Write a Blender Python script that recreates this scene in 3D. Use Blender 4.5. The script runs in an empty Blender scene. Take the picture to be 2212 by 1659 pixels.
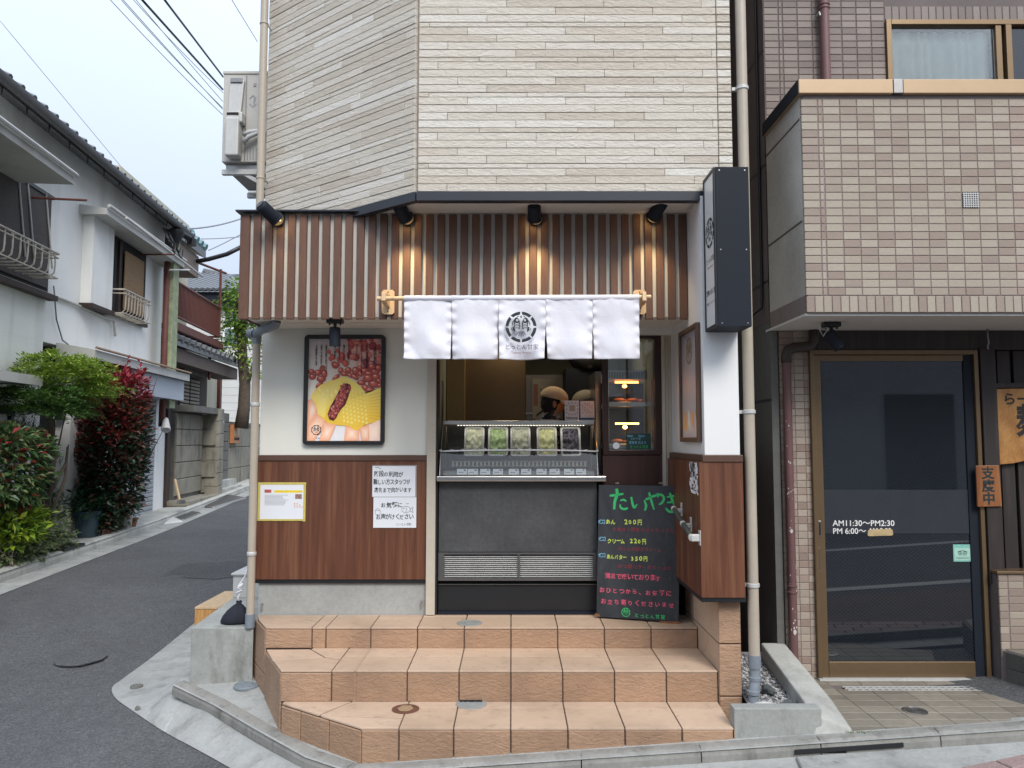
import bpy, math, random
from mathutils import Vector, Matrix, noise
R = random.Random(7)
rad = math.radians
# ------------------------------------------------------------------ camera, world, sun, exposure
H = 1.65                     # eye height above the datum
PIT = rad(4.05)
F, CX, CY = 1662.0, 1106.0, 829.5
sc = bpy.context.scene
COL = sc.collection
cam_d = bpy.data.cameras.new('camera'); cam = bpy.data.objects.new('camera', cam_d); COL.objects.link(cam)
cam.location = (0, 0, H); cam.rotation_euler = (rad(90) + PIT, 0, 0)
cam_d.sensor_width = 36.0; cam_d.lens = F / 2212 * 36; cam_d.clip_start = 0.05; cam_d.clip_end = 2000
sc.camera = cam
SUN_DIR = Vector((-0.26, 0.66, -0.68)).normalized()      # direction the light travels
elev = math.asin(-SUN_DIR.z); azim = math.atan2(-SUN_DIR.x, -SUN_DIR.y)
w = bpy.data.worlds.new('World'); sc.world = w; w.use_nodes = True
nt = w.node_tree; nt.nodes.clear()
out = nt.nodes.new('ShaderNodeOutputWorld'); bg = nt.nodes.new('ShaderNodeBackground')
sky = nt.nodes.new('ShaderNodeTexSky'); sky.sky_type = 'NISHITA'; sky.sun_disc = False
sky.sun_elevation = elev; sky.sun_rotation = azim
sky.air_density = 1.0; sky.dust_density = 3.0; sky.ozone_density = 1.5
mx = nt.nodes.new('ShaderNodeMixRGB'); mx.inputs[0].default_value = 0.86
mx.inputs[2].default_value = (5.6, 6.35, 7.6, 1)         # thin even cloud over the blue
nt.links.new(sky.outputs[0], mx.inputs[1])
tcw = nt.nodes.new('ShaderNodeTexCoord'); sxw = nt.nodes.new('ShaderNodeSeparateXYZ'); nt.links.new(tcw.outputs['Generated'], sxw.inputs[0])
ov = nt.nodes.new('ShaderNodeMath'); ov.operation = 'MULTIPLY_ADD'; ov.use_clamp = False; ov.inputs[1].default_value = 1.14; ov.inputs[2].default_value = 0.57   # standard overcast sky: 1 + 2 sin(elevation)
mz = nt.nodes.new('ShaderNodeMath'); mz.operation = 'MAXIMUM'; mz.inputs[1].default_value = 0; nt.links.new(sxw.outputs[2], mz.inputs[0]); nt.links.new(mz.outputs[0], ov.inputs[0])
cn_ = nt.nodes.new('ShaderNodeTexNoise'); cn_.inputs['Scale'].default_value = 2.2; cn_.inputs['Detail'].default_value = 4; nt.links.new(tcw.outputs['Generated'], cn_.inputs['Vector'])
cm_ = nt.nodes.new('ShaderNodeMath'); cm_.operation = 'MULTIPLY_ADD'; cm_.inputs[1].default_value = .12; cm_.inputs[2].default_value = .94; nt.links.new(cn_.outputs['Fac'], cm_.inputs[0])
m1 = nt.nodes.new('ShaderNodeVectorMath'); m1.operation = 'SCALE'; nt.links.new(mx.outputs[0], m1.inputs[0]); nt.links.new(ov.outputs[0], m1.inputs['Scale'])
m2 = nt.nodes.new('ShaderNodeVectorMath'); m2.operation = 'SCALE'; nt.links.new(m1.outputs[0], m2.inputs[0]); nt.links.new(cm_.outputs[0], m2.inputs['Scale'])
nt.links.new(m2.outputs[0], bg.inputs[0])
bg.inputs[1].default_value = 0.1; nt.links.new(bg.outputs[0], out.inputs[0])
sd = bpy.data.lights.new('sun', 'SUN'); sd.energy = 1.5; sd.angle = rad(24); sd.color = (1.0, 0.96, 0.90)
sun = bpy.data.objects.new('sun', sd); COL.objects.link(sun)
sun.rotation_euler = SUN_DIR.to_track_quat('-Z', 'Y').to_euler(); sun.location = (4, -8, 12)
sc.view_settings.view_transform = 'Standard'; sc.view_settings.look = 'None'
sc.view_settings.exposure = 0.76; sc.view_settings.gamma = 1.0
sc.view_settings.use_curve_mapping = False
sc.cycles.max_bounces = 6; sc.cycles.transparent_max_bounces = 12; sc.cycles.caustics_reflective = False
sc.cycles.caustics_refractive = False

# ------------------------------------------------------------------ measuring helpers
def ray(px, py):
    a = (px - CX) / F; b = (CY - py) / F
    return Vector((a, math.cos(PIT) - b * math.sin(PIT), math.sin(PIT) + b * math.cos(PIT)))
def PY(px, py, Y):
    d = ray(px, py); t = Y / d.y; return Vector((d.x * t, Y, H + d.z * t))
def PZ(px, py, Z):
    d = ray(px, py); t = (Z - H) / d.z; return Vector((d.x * t, d.y * t, Z))
def PX(px, py, X):
    d = ray(px, py); t = X / d.x; return Vector((X, d.y * t, H + d.z * t))
def PP(px, py, p0, n):
    d = ray(px, py); o = Vector((0, 0, H)); t = (Vector(p0) - o).dot(n) / d.dot(n); return o + d * t
UP = Vector((0, 0, 1))
class Fr:                                    # a vertical facade plane: u along it, n out of it
    def __init__(s, o, u, n):
        s.o = Vector(o); s.u = Vector(u).normalized(); s.n = Vector(n).normalized()
    def P(s, a, w, z):
        p = s.o + s.u * a + s.n * w; return Vector((p.x, p.y, z))
    def uv(s, px, py, w=0):
        p = PP(px, py, s.o + s.n * w, s.n); return (p - s.o).dot(s.u), p.z

# ------------------------------------------------------------------ mesh helpers
def wo(o):
    v = Vector((0, 0, 0))
    while o: v = v + o.location; o = o.parent
    return v
class MB:
    def __init__(s): s.v = []; s.f = []; s.c = None; s.col = None
    def add(s, vs, fs):
        b = len(s.v); s.v += [Vector(x) for x in vs]; s.f += [tuple(i + b for i in f) for f in fs]
        if s.c is not None: s.c += [s.col] * len(fs)
        return s
    def poly(s, pts): return s.add(pts, [tuple(range(len(pts)))])
    def hexa(s, p):      # 8 points: bottom 4 ccw, top 4 ccw
        return s.add(p, [(0, 3, 2, 1), (4, 5, 6, 7), (0, 1, 5, 4), (1, 2, 6, 5), (2, 3, 7, 6), (3, 0, 4, 7)])
    def box(s, x0, x1, y0, y1, z0, z1):
        x0, x1 = sorted((x0, x1)); y0, y1 = sorted((y0, y1)); z0, z1 = sorted((z0, z1))
        return s.hexa([(x0, y0, z0), (x1, y0, z0), (x1, y1, z0), (x0, y1, z0), (x0, y0, z1), (x1, y0, z1), (x1, y1, z1), (x0, y1, z1)])
    def fbox(s, fr, a0, a1, w0, w1, z0, z1):
        P = fr.P
        return s.hexa([P(a0, w1, z0), P(a1, w1, z0), P(a1, w0, z0), P(a0, w0, z0), P(a0, w1, z1), P(a1, w1, z1), P(a1, w0, z1), P(a0, w0, z1)])
    def prism(s, pts, vec):
        n = len(pts); vec = Vector(vec); a = [Vector(p) for p in pts]; b = [p + vec for p in a]
        return s.add(a + b, [tuple(range(n - 1, -1, -1)), tuple(range(n, 2 * n))] + [(i, (i + 1) % n, n + (i + 1) % n, n + i) for i in range(n)])
    def tube(s, pts, r, n=8, caps=True):
        pts = [Vector(p) for p in pts]; rs = r if isinstance(r, (list, tuple)) else [r] * len(pts)
        T = []
        for i in range(len(pts)):
            a = pts[max(i - 1, 0)]; b = pts[min(i + 1, len(pts) - 1)]; T.append((b - a).normalized())
        x = T[0].orthogonal().normalized(); vs = []
        for i, p in enumerate(pts):
            x = (x - T[i] * x.dot(T[i])).normalized(); y = T[i].cross(x)
            for k in range(n):
                t = 2 * math.pi * k / n; vs.append(p + (x * math.cos(t) + y * math.sin(t)) * rs[i])
        fs = []
        for i in range(len(pts) - 1):
            for k in range(n):
                k2 = (k + 1) % n; fs.append((i * n + k, i * n + k2, (i + 1) * n + k2, (i + 1) * n + k))
        if caps: fs += [tuple(range(n - 1, -1, -1)), tuple((len(pts) - 1) * n + k for k in range(n))]
        return s.add(vs, fs)
    def cyl(s, p, q, r0, r1=None, n=16): return s.tube([p, q], [r0, r0 if r1 is None else r1], n)
    def lathe(s, c, prof, n=20, axis=UP, caps=True):
        c = Vector(c); axis = Vector(axis).normalized(); x = axis.orthogonal().normalized(); y = axis.cross(x)
        vs = [c + axis * h + (x * math.cos(2 * math.pi * k / n) + y * math.sin(2 * math.pi * k / n)) * r for r, h in prof for k in range(n)]
        m = len(prof)
        fs = [(i * n + k, i * n + (k + 1) % n, (i + 1) * n + (k + 1) % n, (i + 1) * n + k) for i in range(m - 1) for k in range(n)]
        if caps: fs += [tuple(range(n - 1, -1, -1)), tuple((m - 1) * n + k for k in range(n))]
        return s.add(vs, fs)
    def ell(s, c, rx, ry, rz, nu=16, nv=10, rot=None):
        c = Vector(c); vs = []; fs = []
        for j in range(nv + 1):
            ph = math.pi * j / nv - math.pi / 2
            for i in range(nu):
                th = 2 * math.pi * i / nu
                v = Vector((rx * math.cos(ph) * math.cos(th), ry * math.cos(ph) * math.sin(th), rz * math.sin(ph)))
                if rot: v = rot @ v
                vs.append(c + v)
        for j in range(nv):
            for i in range(nu):
                fs.append((j * nu + i, j * nu + (i + 1) % nu, (j + 1) * nu + (i + 1) % nu, (j + 1) * nu + i))
        return s.add(vs, fs)
    def build(s, name, mat, parent=None, smooth=False, bevel=0, kind=None, label=None, seg=2):
        me = bpy.data.meshes.new(name); off = wo(parent) if parent else Vector((0, 0, 0))
        me.from_pydata([tuple(x - off) for x in s.v], [], s.f)
        if s.c is not None:
            at = me.color_attributes.new('print', 'FLOAT_COLOR', 'CORNER'); i = 0
            for p, c in zip(me.polygons, s.c):
                if isinstance(c, list):
                    for k in range(p.loop_total): at.data[p.loop_start + k].color = (*c[k], 1)
                else:
                    for k in range(p.loop_total): at.data[p.loop_start + k].color = (*c, 1)
        me.update()
        if mat: me.materials.append(mat)
        if smooth:
            for p in me.polygons: p.use_smooth = True
            if smooth != 'full': me.set_sharp_from_angle(angle=rad(40))
        o = bpy.data.objects.new(name, me); COL.objects.link(o)
        if parent: o.parent = parent
        if bevel:
            b = o.modifiers.new('edge', 'BEVEL'); b.width = bevel; b.segments = seg; b.limit_method = 'ANGLE'; b.angle_limit = rad(50)
        if kind: o['kind'] = kind
        if label: o['label'] = label
        return o
def thing(name, label, cat, loc, group=None):
    o = bpy.data.objects.new(name, None); COL.objects.link(o); o.empty_display_size = .1
    o.location = loc; o['label'] = label; o['category'] = cat
    if group: o['group'] = group
    return o
def tag(o, label, cat, group=None):
    o['label'] = label; o['category'] = cat
    if group: o['group'] = group
    return o
_tc = {}
def tile(name, mat, parent, c, a, b, o_, sa, sb, so, ch=.003):
    """one piece: c = centre of its back face, a/b = in-plane axes, o_ = outward; chamfered front edge"""
    key = (round(sa, 3), round(sb, 3), round(so, 4), round(ch, 4), mat.name, name)
    me = _tc.get(key)
    if me is None:
        x, y = sa / 2, sb / 2; z1 = so - ch
        vs = [(-x, -y, 0), (x, -y, 0), (x, y, 0), (-x, y, 0), (-x, -y, z1), (x, -y, z1), (x, y, z1), (-x, y, z1),
              (-x + ch, -y + ch, so), (x - ch, -y + ch, so), (x - ch, y - ch, so), (-x + ch, y - ch, so)]
        fs = [(0, 3, 2, 1), (8, 9, 10, 11)] + [(i, (i + 1) % 4, 4 + (i + 1) % 4, 4 + i) for i in range(4)] + [(4 + i, 4 + (i + 1) % 4, 8 + (i + 1) % 4, 8 + i) for i in range(4)]
        me = bpy.data.meshes.new(name); me.from_pydata(vs, [], fs); me.materials.append(mat); _tc[key] = me
    o = bpy.data.objects.new(name, me); COL.objects.link(o); o.parent = parent
    a = Vector(a).normalized(); o_ = Vector(o_).normalized(); b = o_.cross(a)
    m = Matrix((a, b, o_)).transposed()
    o.rotation_euler = m.to_euler(); o.location = Vector(c) - wo(parent)
    return o
def inset(pts, d, nrm):
    n = len(pts); out = []
    for i in range(n):
        p, q, r = pts[i - 1], pts[i], pts[(i + 1) % n]
        e1 = (q - p).normalized(); e2 = (r - q).normalized(); n1 = nrm.cross(e1); n2 = nrm.cross(e2)
        m = (n1 + n2); k = m.dot(n1)
        out.append(q + m * (d / max(k, .2)))
    return out
def ptile(name, mat, parent, pts, nrm, th, ch=.003, mb=None):
    """polygon piece lying in a plane; pts counter-clockwise seen from nrm, th = thickness outward"""
    nrm = Vector(nrm).normalized(); pts = [Vector(p) for p in pts]; n = len(pts)
    a = pts; b = [p + nrm * (th - ch) for p in pts]; c = [p + nrm * th for p in inset(pts, ch, nrm)]
    m = mb or MB()
    m.add(a + b + c, [tuple(range(n - 1, -1, -1)), tuple(range(2 * n, 3 * n))] + [(i, (i + 1) % n, n + (i + 1) % n, n + i) for i in range(n)]
          + [(n + i, n + (i + 1) % n, 2 * n + (i + 1) % n, 2 * n + i) for i in range(n)])
    if mb is None: return m.build(name, mat, parent)

# ------------------------------------------------------------------ materials
class NT:
    def __init__(s, name):
        s.m = bpy.data.materials.new(name); s.m.use_nodes = True; s.t = s.m.node_tree; s.N = s.t.nodes
        s.b = s.N['Principled BSDF']; s.tc = s.N.new('ShaderNodeTexCoord')
        s.p = s.tc.outputs['Object']
    def n(s, typ, **kw):
        x = s.N.new(typ)
        for k, v in kw.items(): setattr(x, k, v)
        return x
    def l(s, a, b): s.t.links.new(a, b)
    def mapped(s, scale=(1, 1, 1), rot=(0, 0, 0), src=None):
        m = s.n('ShaderNodeMapping'); m.inputs['Scale'].default_value = scale; m.inputs['Rotation'].default_value = rot
        s.l(src or s.p, m.inputs['Vector']); return m.outputs[0]
    def worldp(s):
        g = s.n('ShaderNodeNewGeometry'); return g.outputs['Position']
    def noise(s, scale, detail=4, rough=.55, vec=None, dist=0):
        x = s.n('ShaderNodeTexNoise'); x.inputs['Scale'].default_value = scale; x.inputs['Detail'].default_value = detail
        x.inputs['Roughness'].default_value = rough; x.inputs['Distortion'].default_value = dist
        s.l(vec or s.p, x.inputs['Vector']); return x.outputs['Fac']
    def ramp(s, fac, stops):
        r = s.n('ShaderNodeValToRGB'); e = r.color_ramp.elements
        while len(e) < len(stops): e.new(.5)
        for i, (p, c) in enumerate(stops): e[i].position = p; e[i].color = (*c, 1) if len(c) == 3 else c
        s.l(fac, r.inputs[0]); return r.outputs[0]
    def mix(s, a, b, f, mode='MIX'):
        x = s.n('ShaderNodeMixRGB', blend_type=mode)
        for i, v in ((0, f), (1, a), (2, b)):
            if isinstance(v, (int, float)): x.inputs[i].default_value = v
            elif isinstance(v, tuple): x.inputs[i].default_value = (*v, 1)
            else: s.l(v, x.inputs[i])
        return x.outputs[0]
    def rnd(s):
        return s.n('ShaderNodeObjectInfo').outputs['Random']
    def bump(s, h, strength, dist=.01):
        b = s.n('ShaderNodeBump'); b.inputs['Strength'].default_value = strength; b.inputs['Distance'].default_value = dist
        s.l(h, b.inputs['Height']); s.l(b.outputs[0], s.b.inputs['Normal']); return b
    def fin(s, col=None, rough=None, metal=None, spec=None):
        for k, v in (('Base Color', col), ('Roughness', rough), ('Metallic', metal), ('Specular IOR Level', spec)):
            if v is None: continue
            if isinstance(v, (int, float)): s.b.inputs[k].default_value = v
            elif isinstance(v, tuple): s.b.inputs[k].default_value = (*v, 1)
            else: s.l(v, s.b.inputs[k])
        return s.m
g = lambda c, k: tuple(min(1, x * k) for x in c)
def plain(name, c, rough=.6, metal=0, var=.12, scale=6, bump=0, bscale=120, spec=.5, rand=0, world=False):
    n = NT(name); vec = n.worldp() if world else None
    f = n.noise(scale, 5, .6, vec); f2 = n.noise(scale * 9, 3, .6, vec)
    c1 = n.ramp(f, [(.25, g(c, 1 - var)), (.75, g(c, 1 + var))])
    c1 = n.mix(c1, n.ramp(f2, [(.3, (.5 - var * .5,) * 3), (.7, (.5 + var * .5,) * 3)]), .6, 'OVERLAY')
    if rand:
        c1 = n.mix(c1, n.ramp(n.rnd(), [(0, (1 - rand,) * 3), (1, (1, 1, 1))]), 1, 'MULTIPLY')
    if bump: n.bump(n.noise(bscale, 4, .6, vec), bump, .004)
    return n.fin(c1, rough, metal, spec)
def emis(name, c, st):
    n = NT(name); n.b.inputs['Emission Color'].default_value = (*c, 1); n.b.inputs['Emission Strength'].default_value = st
    return n.fin(c, .5)
def glass(name, tint=(.9, .93, .92), rough=.0, alpha=.25, ior=1.5):
    n = NT(name); n.N.remove(n.b); gl = n.n('ShaderNodeBsdfGlossy'); gl.inputs['Roughness'].default_value = max(rough, .005)
    tr = n.n('ShaderNodeBsdfTransparent'); tr.inputs[0].default_value = (*tint, 1)
    fr = n.n('ShaderNodeFresnel'); fr.inputs[0].default_value = ior
    mp = n.n('ShaderNodeMath', operation='MULTIPLY_ADD'); mp.inputs[1].default_value = 1.0; mp.inputs[2].default_value = alpha
    n.l(fr.outputs[0], mp.inputs[0])
    ms = n.n('ShaderNodeMixShader'); n.l(mp.outputs[0], ms.inputs[0]); n.l(tr.outputs[0], ms.inputs[1]); n.l(gl.outputs[0], ms.inputs[2])
    n.l(ms.outputs[0], n.N['Material Output'].inputs[0]); return n.m
M = {}
def wood_lam(name, c0, c1, c2, sc_=(9, 9, .35), rough=.45):
    n = NT(name); p = n.worldp()
    v = n.mapped(sc_, src=p)
    a = n.noise(2.2, 6, .62, v, .4); b = n.noise(14, 4, .6, n.mapped((sc_[0] * 2, sc_[1] * 2, sc_[2] * 1.3), src=p))
    c = n.ramp(a, [(.30, c0), (.5, c1), (.68, c2)])
    c = n.mix(c, n.ramp(b, [(.3, (.38,) * 3), (.7, (.6,) * 3)]), .7, 'OVERLAY')
    n.bump(b, .12, .002)
    return n.fin(c, rough)
M['panel_wood'] = wood_lam('brown_wood_laminate', (.075, .025, .013), (.122, .043, .021), (.19, .082, .042))
M['panel_dark'] = wood_lam('dark_wood_laminate', (.028, .010, .008), (.045, .015, .011), (.07, .026, .017))
M['slat'] = wood_lam('slat_wood', (.10, .046, .027), (.122, .057, .034), (.148, .072, .045), (6, 6, .8), .5)
M['pale_wood'] = wood_lam('pale_wood', (.50, .33, .18), (.60, .42, .24), (.68, .50, .31), (14, 14, 2))
M['yellow_wood'] = wood_lam('sign_wood', (.30, .13, .035), (.42, .20, .06), (.52, .28, .09), (5, 5, 3), .4)
M['sign_wood2'] = wood_lam('small_sign_wood', (.16, .055, .02), (.24, .09, .03), (.34, .14, .05), (8, 8, 1.2), .4)
M['bench_wood'] = wood_lam('step_wood', (.42, .20, .06), (.55, .29, .10), (.62, .36, .14), (20, 20, 2))
M['dark_board'] = wood_lam('dark_stained_board', (.018, .013, .011), (.028, .020, .018), (.045, .033, .028), (10, 10, .6), .6)
M['old_wood'] = wood_lam('old_dark_wood', (.02, .012, .009), (.035, .02, .015), (.06, .036, .026), (8, 8, .6), .7)
def siding():
    n = NT('stone_siding'); p = n.worldp()
    v = n.mapped((1, 1, 2.2), (.0, .75, 0), src=p)
    a = n.noise(16, 6, .7, v, 1.2); b = n.noise(50, 4, .6, v)
    base = n.ramp(n.rnd(), [(0, (.54, .48, .395)), (.35, (.61, .555, .47)), (.65, (.645, .595, .51)), (.85, (.665, .615, .54)), (1, (.725, .69, .62))])
    c = n.mix(base, n.ramp(a, [(.32, (.43,) * 3), (.55, (.5,) * 3), (.7, (.56,) * 3)]), .55, 'OVERLAY')
    h = n.mix(a, b, .35); n.bump(h, .9, .016)
    return n.fin(c, .75)
M['siding'] = siding()
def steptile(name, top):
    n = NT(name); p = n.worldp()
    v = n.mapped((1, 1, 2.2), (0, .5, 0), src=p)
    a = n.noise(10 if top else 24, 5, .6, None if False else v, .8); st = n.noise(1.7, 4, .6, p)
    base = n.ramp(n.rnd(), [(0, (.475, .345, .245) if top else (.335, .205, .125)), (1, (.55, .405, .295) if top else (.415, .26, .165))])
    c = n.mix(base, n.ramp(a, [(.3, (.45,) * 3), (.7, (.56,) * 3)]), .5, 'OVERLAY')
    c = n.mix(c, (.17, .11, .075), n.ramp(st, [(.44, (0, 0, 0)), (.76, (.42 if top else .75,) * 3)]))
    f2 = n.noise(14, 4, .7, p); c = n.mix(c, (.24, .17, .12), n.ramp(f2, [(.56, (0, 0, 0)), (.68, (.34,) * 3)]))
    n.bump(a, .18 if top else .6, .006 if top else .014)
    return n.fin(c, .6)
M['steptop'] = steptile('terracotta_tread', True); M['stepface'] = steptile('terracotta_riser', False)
M['grout'] = plain('grout', (.13, .09, .075), .9, var=.25, scale=4, world=True)
def concrete(name, c, rough=.85, stain=(.10, .095, .075), amt=.5, sc_=2.0, bump=.25):
    n = NT(name); p = n.worldp()
    a = n.noise(sc_, 6, .62, p, .3); b = n.noise(45, 4, .7, p); d = n.noise(sc_ * 2.3, 5, .65, n.mapped((1, 1, .35), src=p))
    sp_ = n.noise(7, 4, .7, p)
    col = n.ramp(a, [(.3, g(c, .80)), (.5, c), (.72, g(c, 1.18))])
    col = n.mix(col, g(c, .5), n.ramp(sp_, [(.66, (0, 0, 0)), (.72, (.4,) * 3)]))
    col = n.mix(col, stain, n.ramp(d, [(.52, (0, 0, 0)), (.75, (amt,) * 3)]))
    col = n.mix(col, n.ramp(b, [(.3, (.40,) * 3), (.7, (.58,) * 3)]), .55, 'OVERLAY')
    n.bump(b, bump, .006); return n.fin(col, rough)
M['conc'] = concrete('concrete', (.32, .33, .31), amt=.8); M['conc_pale'] = concrete('pale_concrete', (.42, .42, .385), amt=.35)
M['conc_dark'] = concrete('weathered_concrete', (.15, .145, .13), amt=.6, stain=(.04, .036, .03))
M['conc_wall'] = concrete('plastered_base', (.33, .335, .32), amt=.35, sc_=1.3, bump=.12)
M['pave'] = concrete('pavement_concrete', (.33, .335, .32), amt=.7, sc_=2.2, stain=(.12, .12, .105), bump=.45)
M['kerb'] = concrete('kerb_stone', (.25, .245, .225), amt=.75, sc_=4, stain=(.10, .095, .08), bump=.5)
M['block'] = concrete('block_stone', (.27, .25, .20), amt=.95, sc_=1.8, stain=(.06, .052, .042), bump=.6)
def asphalt():
    n = NT('asphalt'); p = n.worldp()
    v = n.n('ShaderNodeTexVoronoi'); v.inputs['Scale'].default_value = 95; n.l(p, v.inputs['Vector'])
    big = n.noise(.7, 5, .6, p, .6); mid = n.noise(9, 4, .65, p); fine = n.noise(170, 3, .6, p)
    c = n.ramp(big, [(.3, (.082, .083, .086)), (.7, (.112, .113, .116))])
    c = n.mix(c, n.ramp(mid, [(.3, (.42,) * 3), (.7, (.57,) * 3)]), .7, 'OVERLAY')
    c = n.mix(c, n.ramp(v.outputs['Color'], [(.25, (.30,) * 3), (.6, (.5,) * 3), (.9, (.70,) * 3)]), .75, 'OVERLAY')
    sp = n.ramp(n.noise(60, 2, .5, p), [(.70, (0, 0, 0)), (.73, (1, 1, 1))])
    c = n.mix(c, (.30, .29, .27), sp)
    h = n.mix(v.outputs['Distance'], fine, .4); n.bump(h, .9, .008)
    return n.fin(c, .88)
M['asphalt'] = asphalt()
def plaster(name, c, amt=.35, stain=(.35, .33, .25), zdirt=None):
    n = NT(name); p = n.worldp()
    a = n.noise(.6, 6, .62, p, .5); s1 = n.noise(1.2, 5, .6, n.mapped((1.5, 1.5, .22), src=p)); f = n.noise(60, 3, .6, p)
    col = n.ramp(a, [(.3, g(c, .92)), (.7, g(c, 1.04))])
    col = n.mix(col, stain, n.ramp(s1, [(.5, (0, 0, 0)), (.75, (amt,) * 3)]))
    n.bump(f, .25, .01); return n.fin(col, .85)
M['plaster'] = plaster('old_white_plaster', (.85, .85, .82), .5, (.46, .44, .36))
M['joint'] = plain('siding_joint', (.36, .315, .285), .9, var=.05, world=True)
M['white_wall'] = plain('white_board', (.78, .78, .765), .55, var=.02, scale=2, world=True)
M['cream_wall'] = plain('cream_board', (.74, .73, .655), .5, var=.025, scale=1.5, world=True)
M['cream_fac'] = plaster('cream_far_wall', (.55, .52, .40), .5)
M['soffit'] = plain('soffit_board', (.70, .68, .63), .7, var=.03, scale=2, world=True)
M['slat_back'] = plain('slat_backing', (.50, .48, .435), .7, var=.06, scale=3, world=True)
M['cream_metal'] = plain('cream_metal', (.50, .45, .37), .45, var=.05, scale=3, world=True)
M['pipe'] = plain('beige_pvc', (.43, .375, .30), .4, var=.06, scale=3, world=True)
M['pipe_grey'] = plain('grey_pvc', (.20, .23, .26), .45, var=.08, scale=6)
M['pipe_red'] = plain('red_brown_pvc', (.15, .075, .075), .5, var=.1, scale=4, world=True)
M['black'] = plain('black_metal', (.012, .013, .015), .42, var=.1)
M['navy'] = plain('navy_metal', (.014, .018, .026), .6, var=.06, scale=2, spec=.2)
M['trimdark'] = plain('dark_blue_trim', (.02, .024, .033), .4, var=.1)
M['brown_trim'] = plain('brown_trim', (.095, .05, .033), .45, var=.06)
M['frame_dark'] = plain('dark_brown_frame', (.030, .010, .008), .35, var=.1)
M['bronze'] = plain('bronze_aluminium', (.20, .135, .075), .35, .55, var=.05, scale=2)
M['bronze_pale'] = plain('pale_bronze_cap', (.46, .32, .19), .4, .2, var=.04, scale=2)
M['steel'] = plain('stainless_steel', (.55, .53, .50), .28, 1, var=.05, scale=3)
M['steel_dark'] = plain('brushed_steel', (.30, .29, .28), .35, 1, var=.1, scale=5)
M['galv'] = plain('pale_painted_steel', (.52, .52, .50), .5, .1, var=.1, scale=8)
M['slab'] = plain('charcoal_stone_panel', (.060, .062, .066), .6, var=.28, scale=4, world=True)
M['cloth'] = None
def cloth():
    n = NT('white_cotton'); p = n.worldp()
    a = n.noise(9, 5, .6, n.mapped((1, 1, .8), (0, .6, 0), src=p), .7); wv = n.noise(600, 2, .5, p)
    n.bump(n.mix(a, wv, .1), .30, .02)
    n.b.inputs['Sheen Weight'].default_value = .15
    return n.fin((.77, .76, .81), .9, spec=.2)
M['cloth'] = cloth()
M['ink'] = plain('dark_print', (.014, .022, .026), .7, var=.05)
M['ink_red'] = plain('brown_red_print', (.16, .05, .06), .7)
M['paper'] = plain('white_paper', (.74, .76, .80), .5, var=.02, scale=3)
M['paper_old'] = plain('grey_paper', (.32, .31, .29), .6, var=.05, scale=9)
M['tape'] = plain('yellow_tape', (.55, .46, .12), .5, var=.12, scale=20)
M['green_chalk'] = plain('green_chalk', (.05, .52, .16), .8, var=.25, scale=60)
M['yellow_chalk'] = plain('yellow_green_chalk', (.66, .80, .12), .8, var=.2, scale=60)
M['pink_chalk'] = plain('pink_chalk', (.72, .10, .18), .8, var=.25, scale=60)
M['red_chalk'] = plain('faded_red_chalk', (.30, .035, .055), .8, var=.4, scale=60)
M['blue_chalk'] = plain('light_blue_chalk', (.25, .60, .85), .8, var=.2, scale=60)
def chalkboard():
    n = NT('chalkboard'); p = n.worldp()
    a = n.noise(3, 6, .65, n.mapped((1, 1, .35), src=p), 1.2); b = n.noise(20, 5, .7, n.mapped((2, 2, .5), src=p))
    c = n.ramp(a, [(.35, (.017, .020, .026)), (.7, (.045, .050, .058))])
    c = n.mix(c, (.13, .14, .15), n.ramp(b, [(.58, (0, 0, 0)), (.85, (.5,) * 3)]))
    return n.fin(c, .7)
M['board'] = chalkboard()
M['glass'] = glass('clear_glass', (.93, .95, .94), 0, .02, 1.45)
M['glass_case'] = glass('case_glass', (.90, .93, .93), .0, .03)
def door_glass(name, base, fres=.10):
    n = NT(name); n.b.inputs['Coat Weight'].default_value = 0
    p = n.worldp()
    # wired glass: fine diagonal mesh inside the pane
    sx = n.n('ShaderNodeSeparateXYZ'); n.l(p, sx.inputs[0])
    def line(sign):
        a = n.n('ShaderNodeMath', operation='MULTIPLY'); a.inputs[1].default_value = sign * .82; n.l(sx.outputs[0], a.inputs[0])
        b = n.n('ShaderNodeMath', operation='ADD'); n.l(a.outputs[0], b.inputs[0]); n.l(sx.outputs[2], b.inputs[1])
        c = n.n('ShaderNodeMath', operation='MULTIPLY'); c.inputs[1].default_value = 42; n.l(b.outputs[0], c.inputs[0])
        d = n.n('ShaderNodeMath', operation='FRACT'); n.l(c.outputs[0], d.inputs[0])
        e = n.n('ShaderNodeMath', operation='LESS_THAN'); e.inputs[1].default_value = .09; n.l(d.outputs[0], e.inputs[0]); return e.outputs[0]
    m = n.n('ShaderNodeMath', operation='MAXIMUM'); n.l(line(1), m.inputs[0]); n.l(line(-1), m.inputs[1])
    c = n.mix(base, g(base, 2.6), m.outputs[0])
    n.b.inputs['IOR'].default_value = 1.75
    return n.fin(c, .02)
M['door_glass'] = door_glass('wired_dark_glass', (.010, .013, .017))
M['win_glass'] = glass('window_glass', (.93, .96, .95), .0, .06)
M['dark_in'] = plain('dark_interior', (.02, .018, .016), .9)
def vc(name, rough=.5, spec=.5):
    n = NT(name); a = n.n('ShaderNodeAttribute'); a.attribute_name = 'print'; n.l(a.outputs['Color'], n.b.inputs['Base Color'])
    return n.fin(None, rough, spec=spec)
M['print'] = vc('printed_paper', .45)
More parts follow.
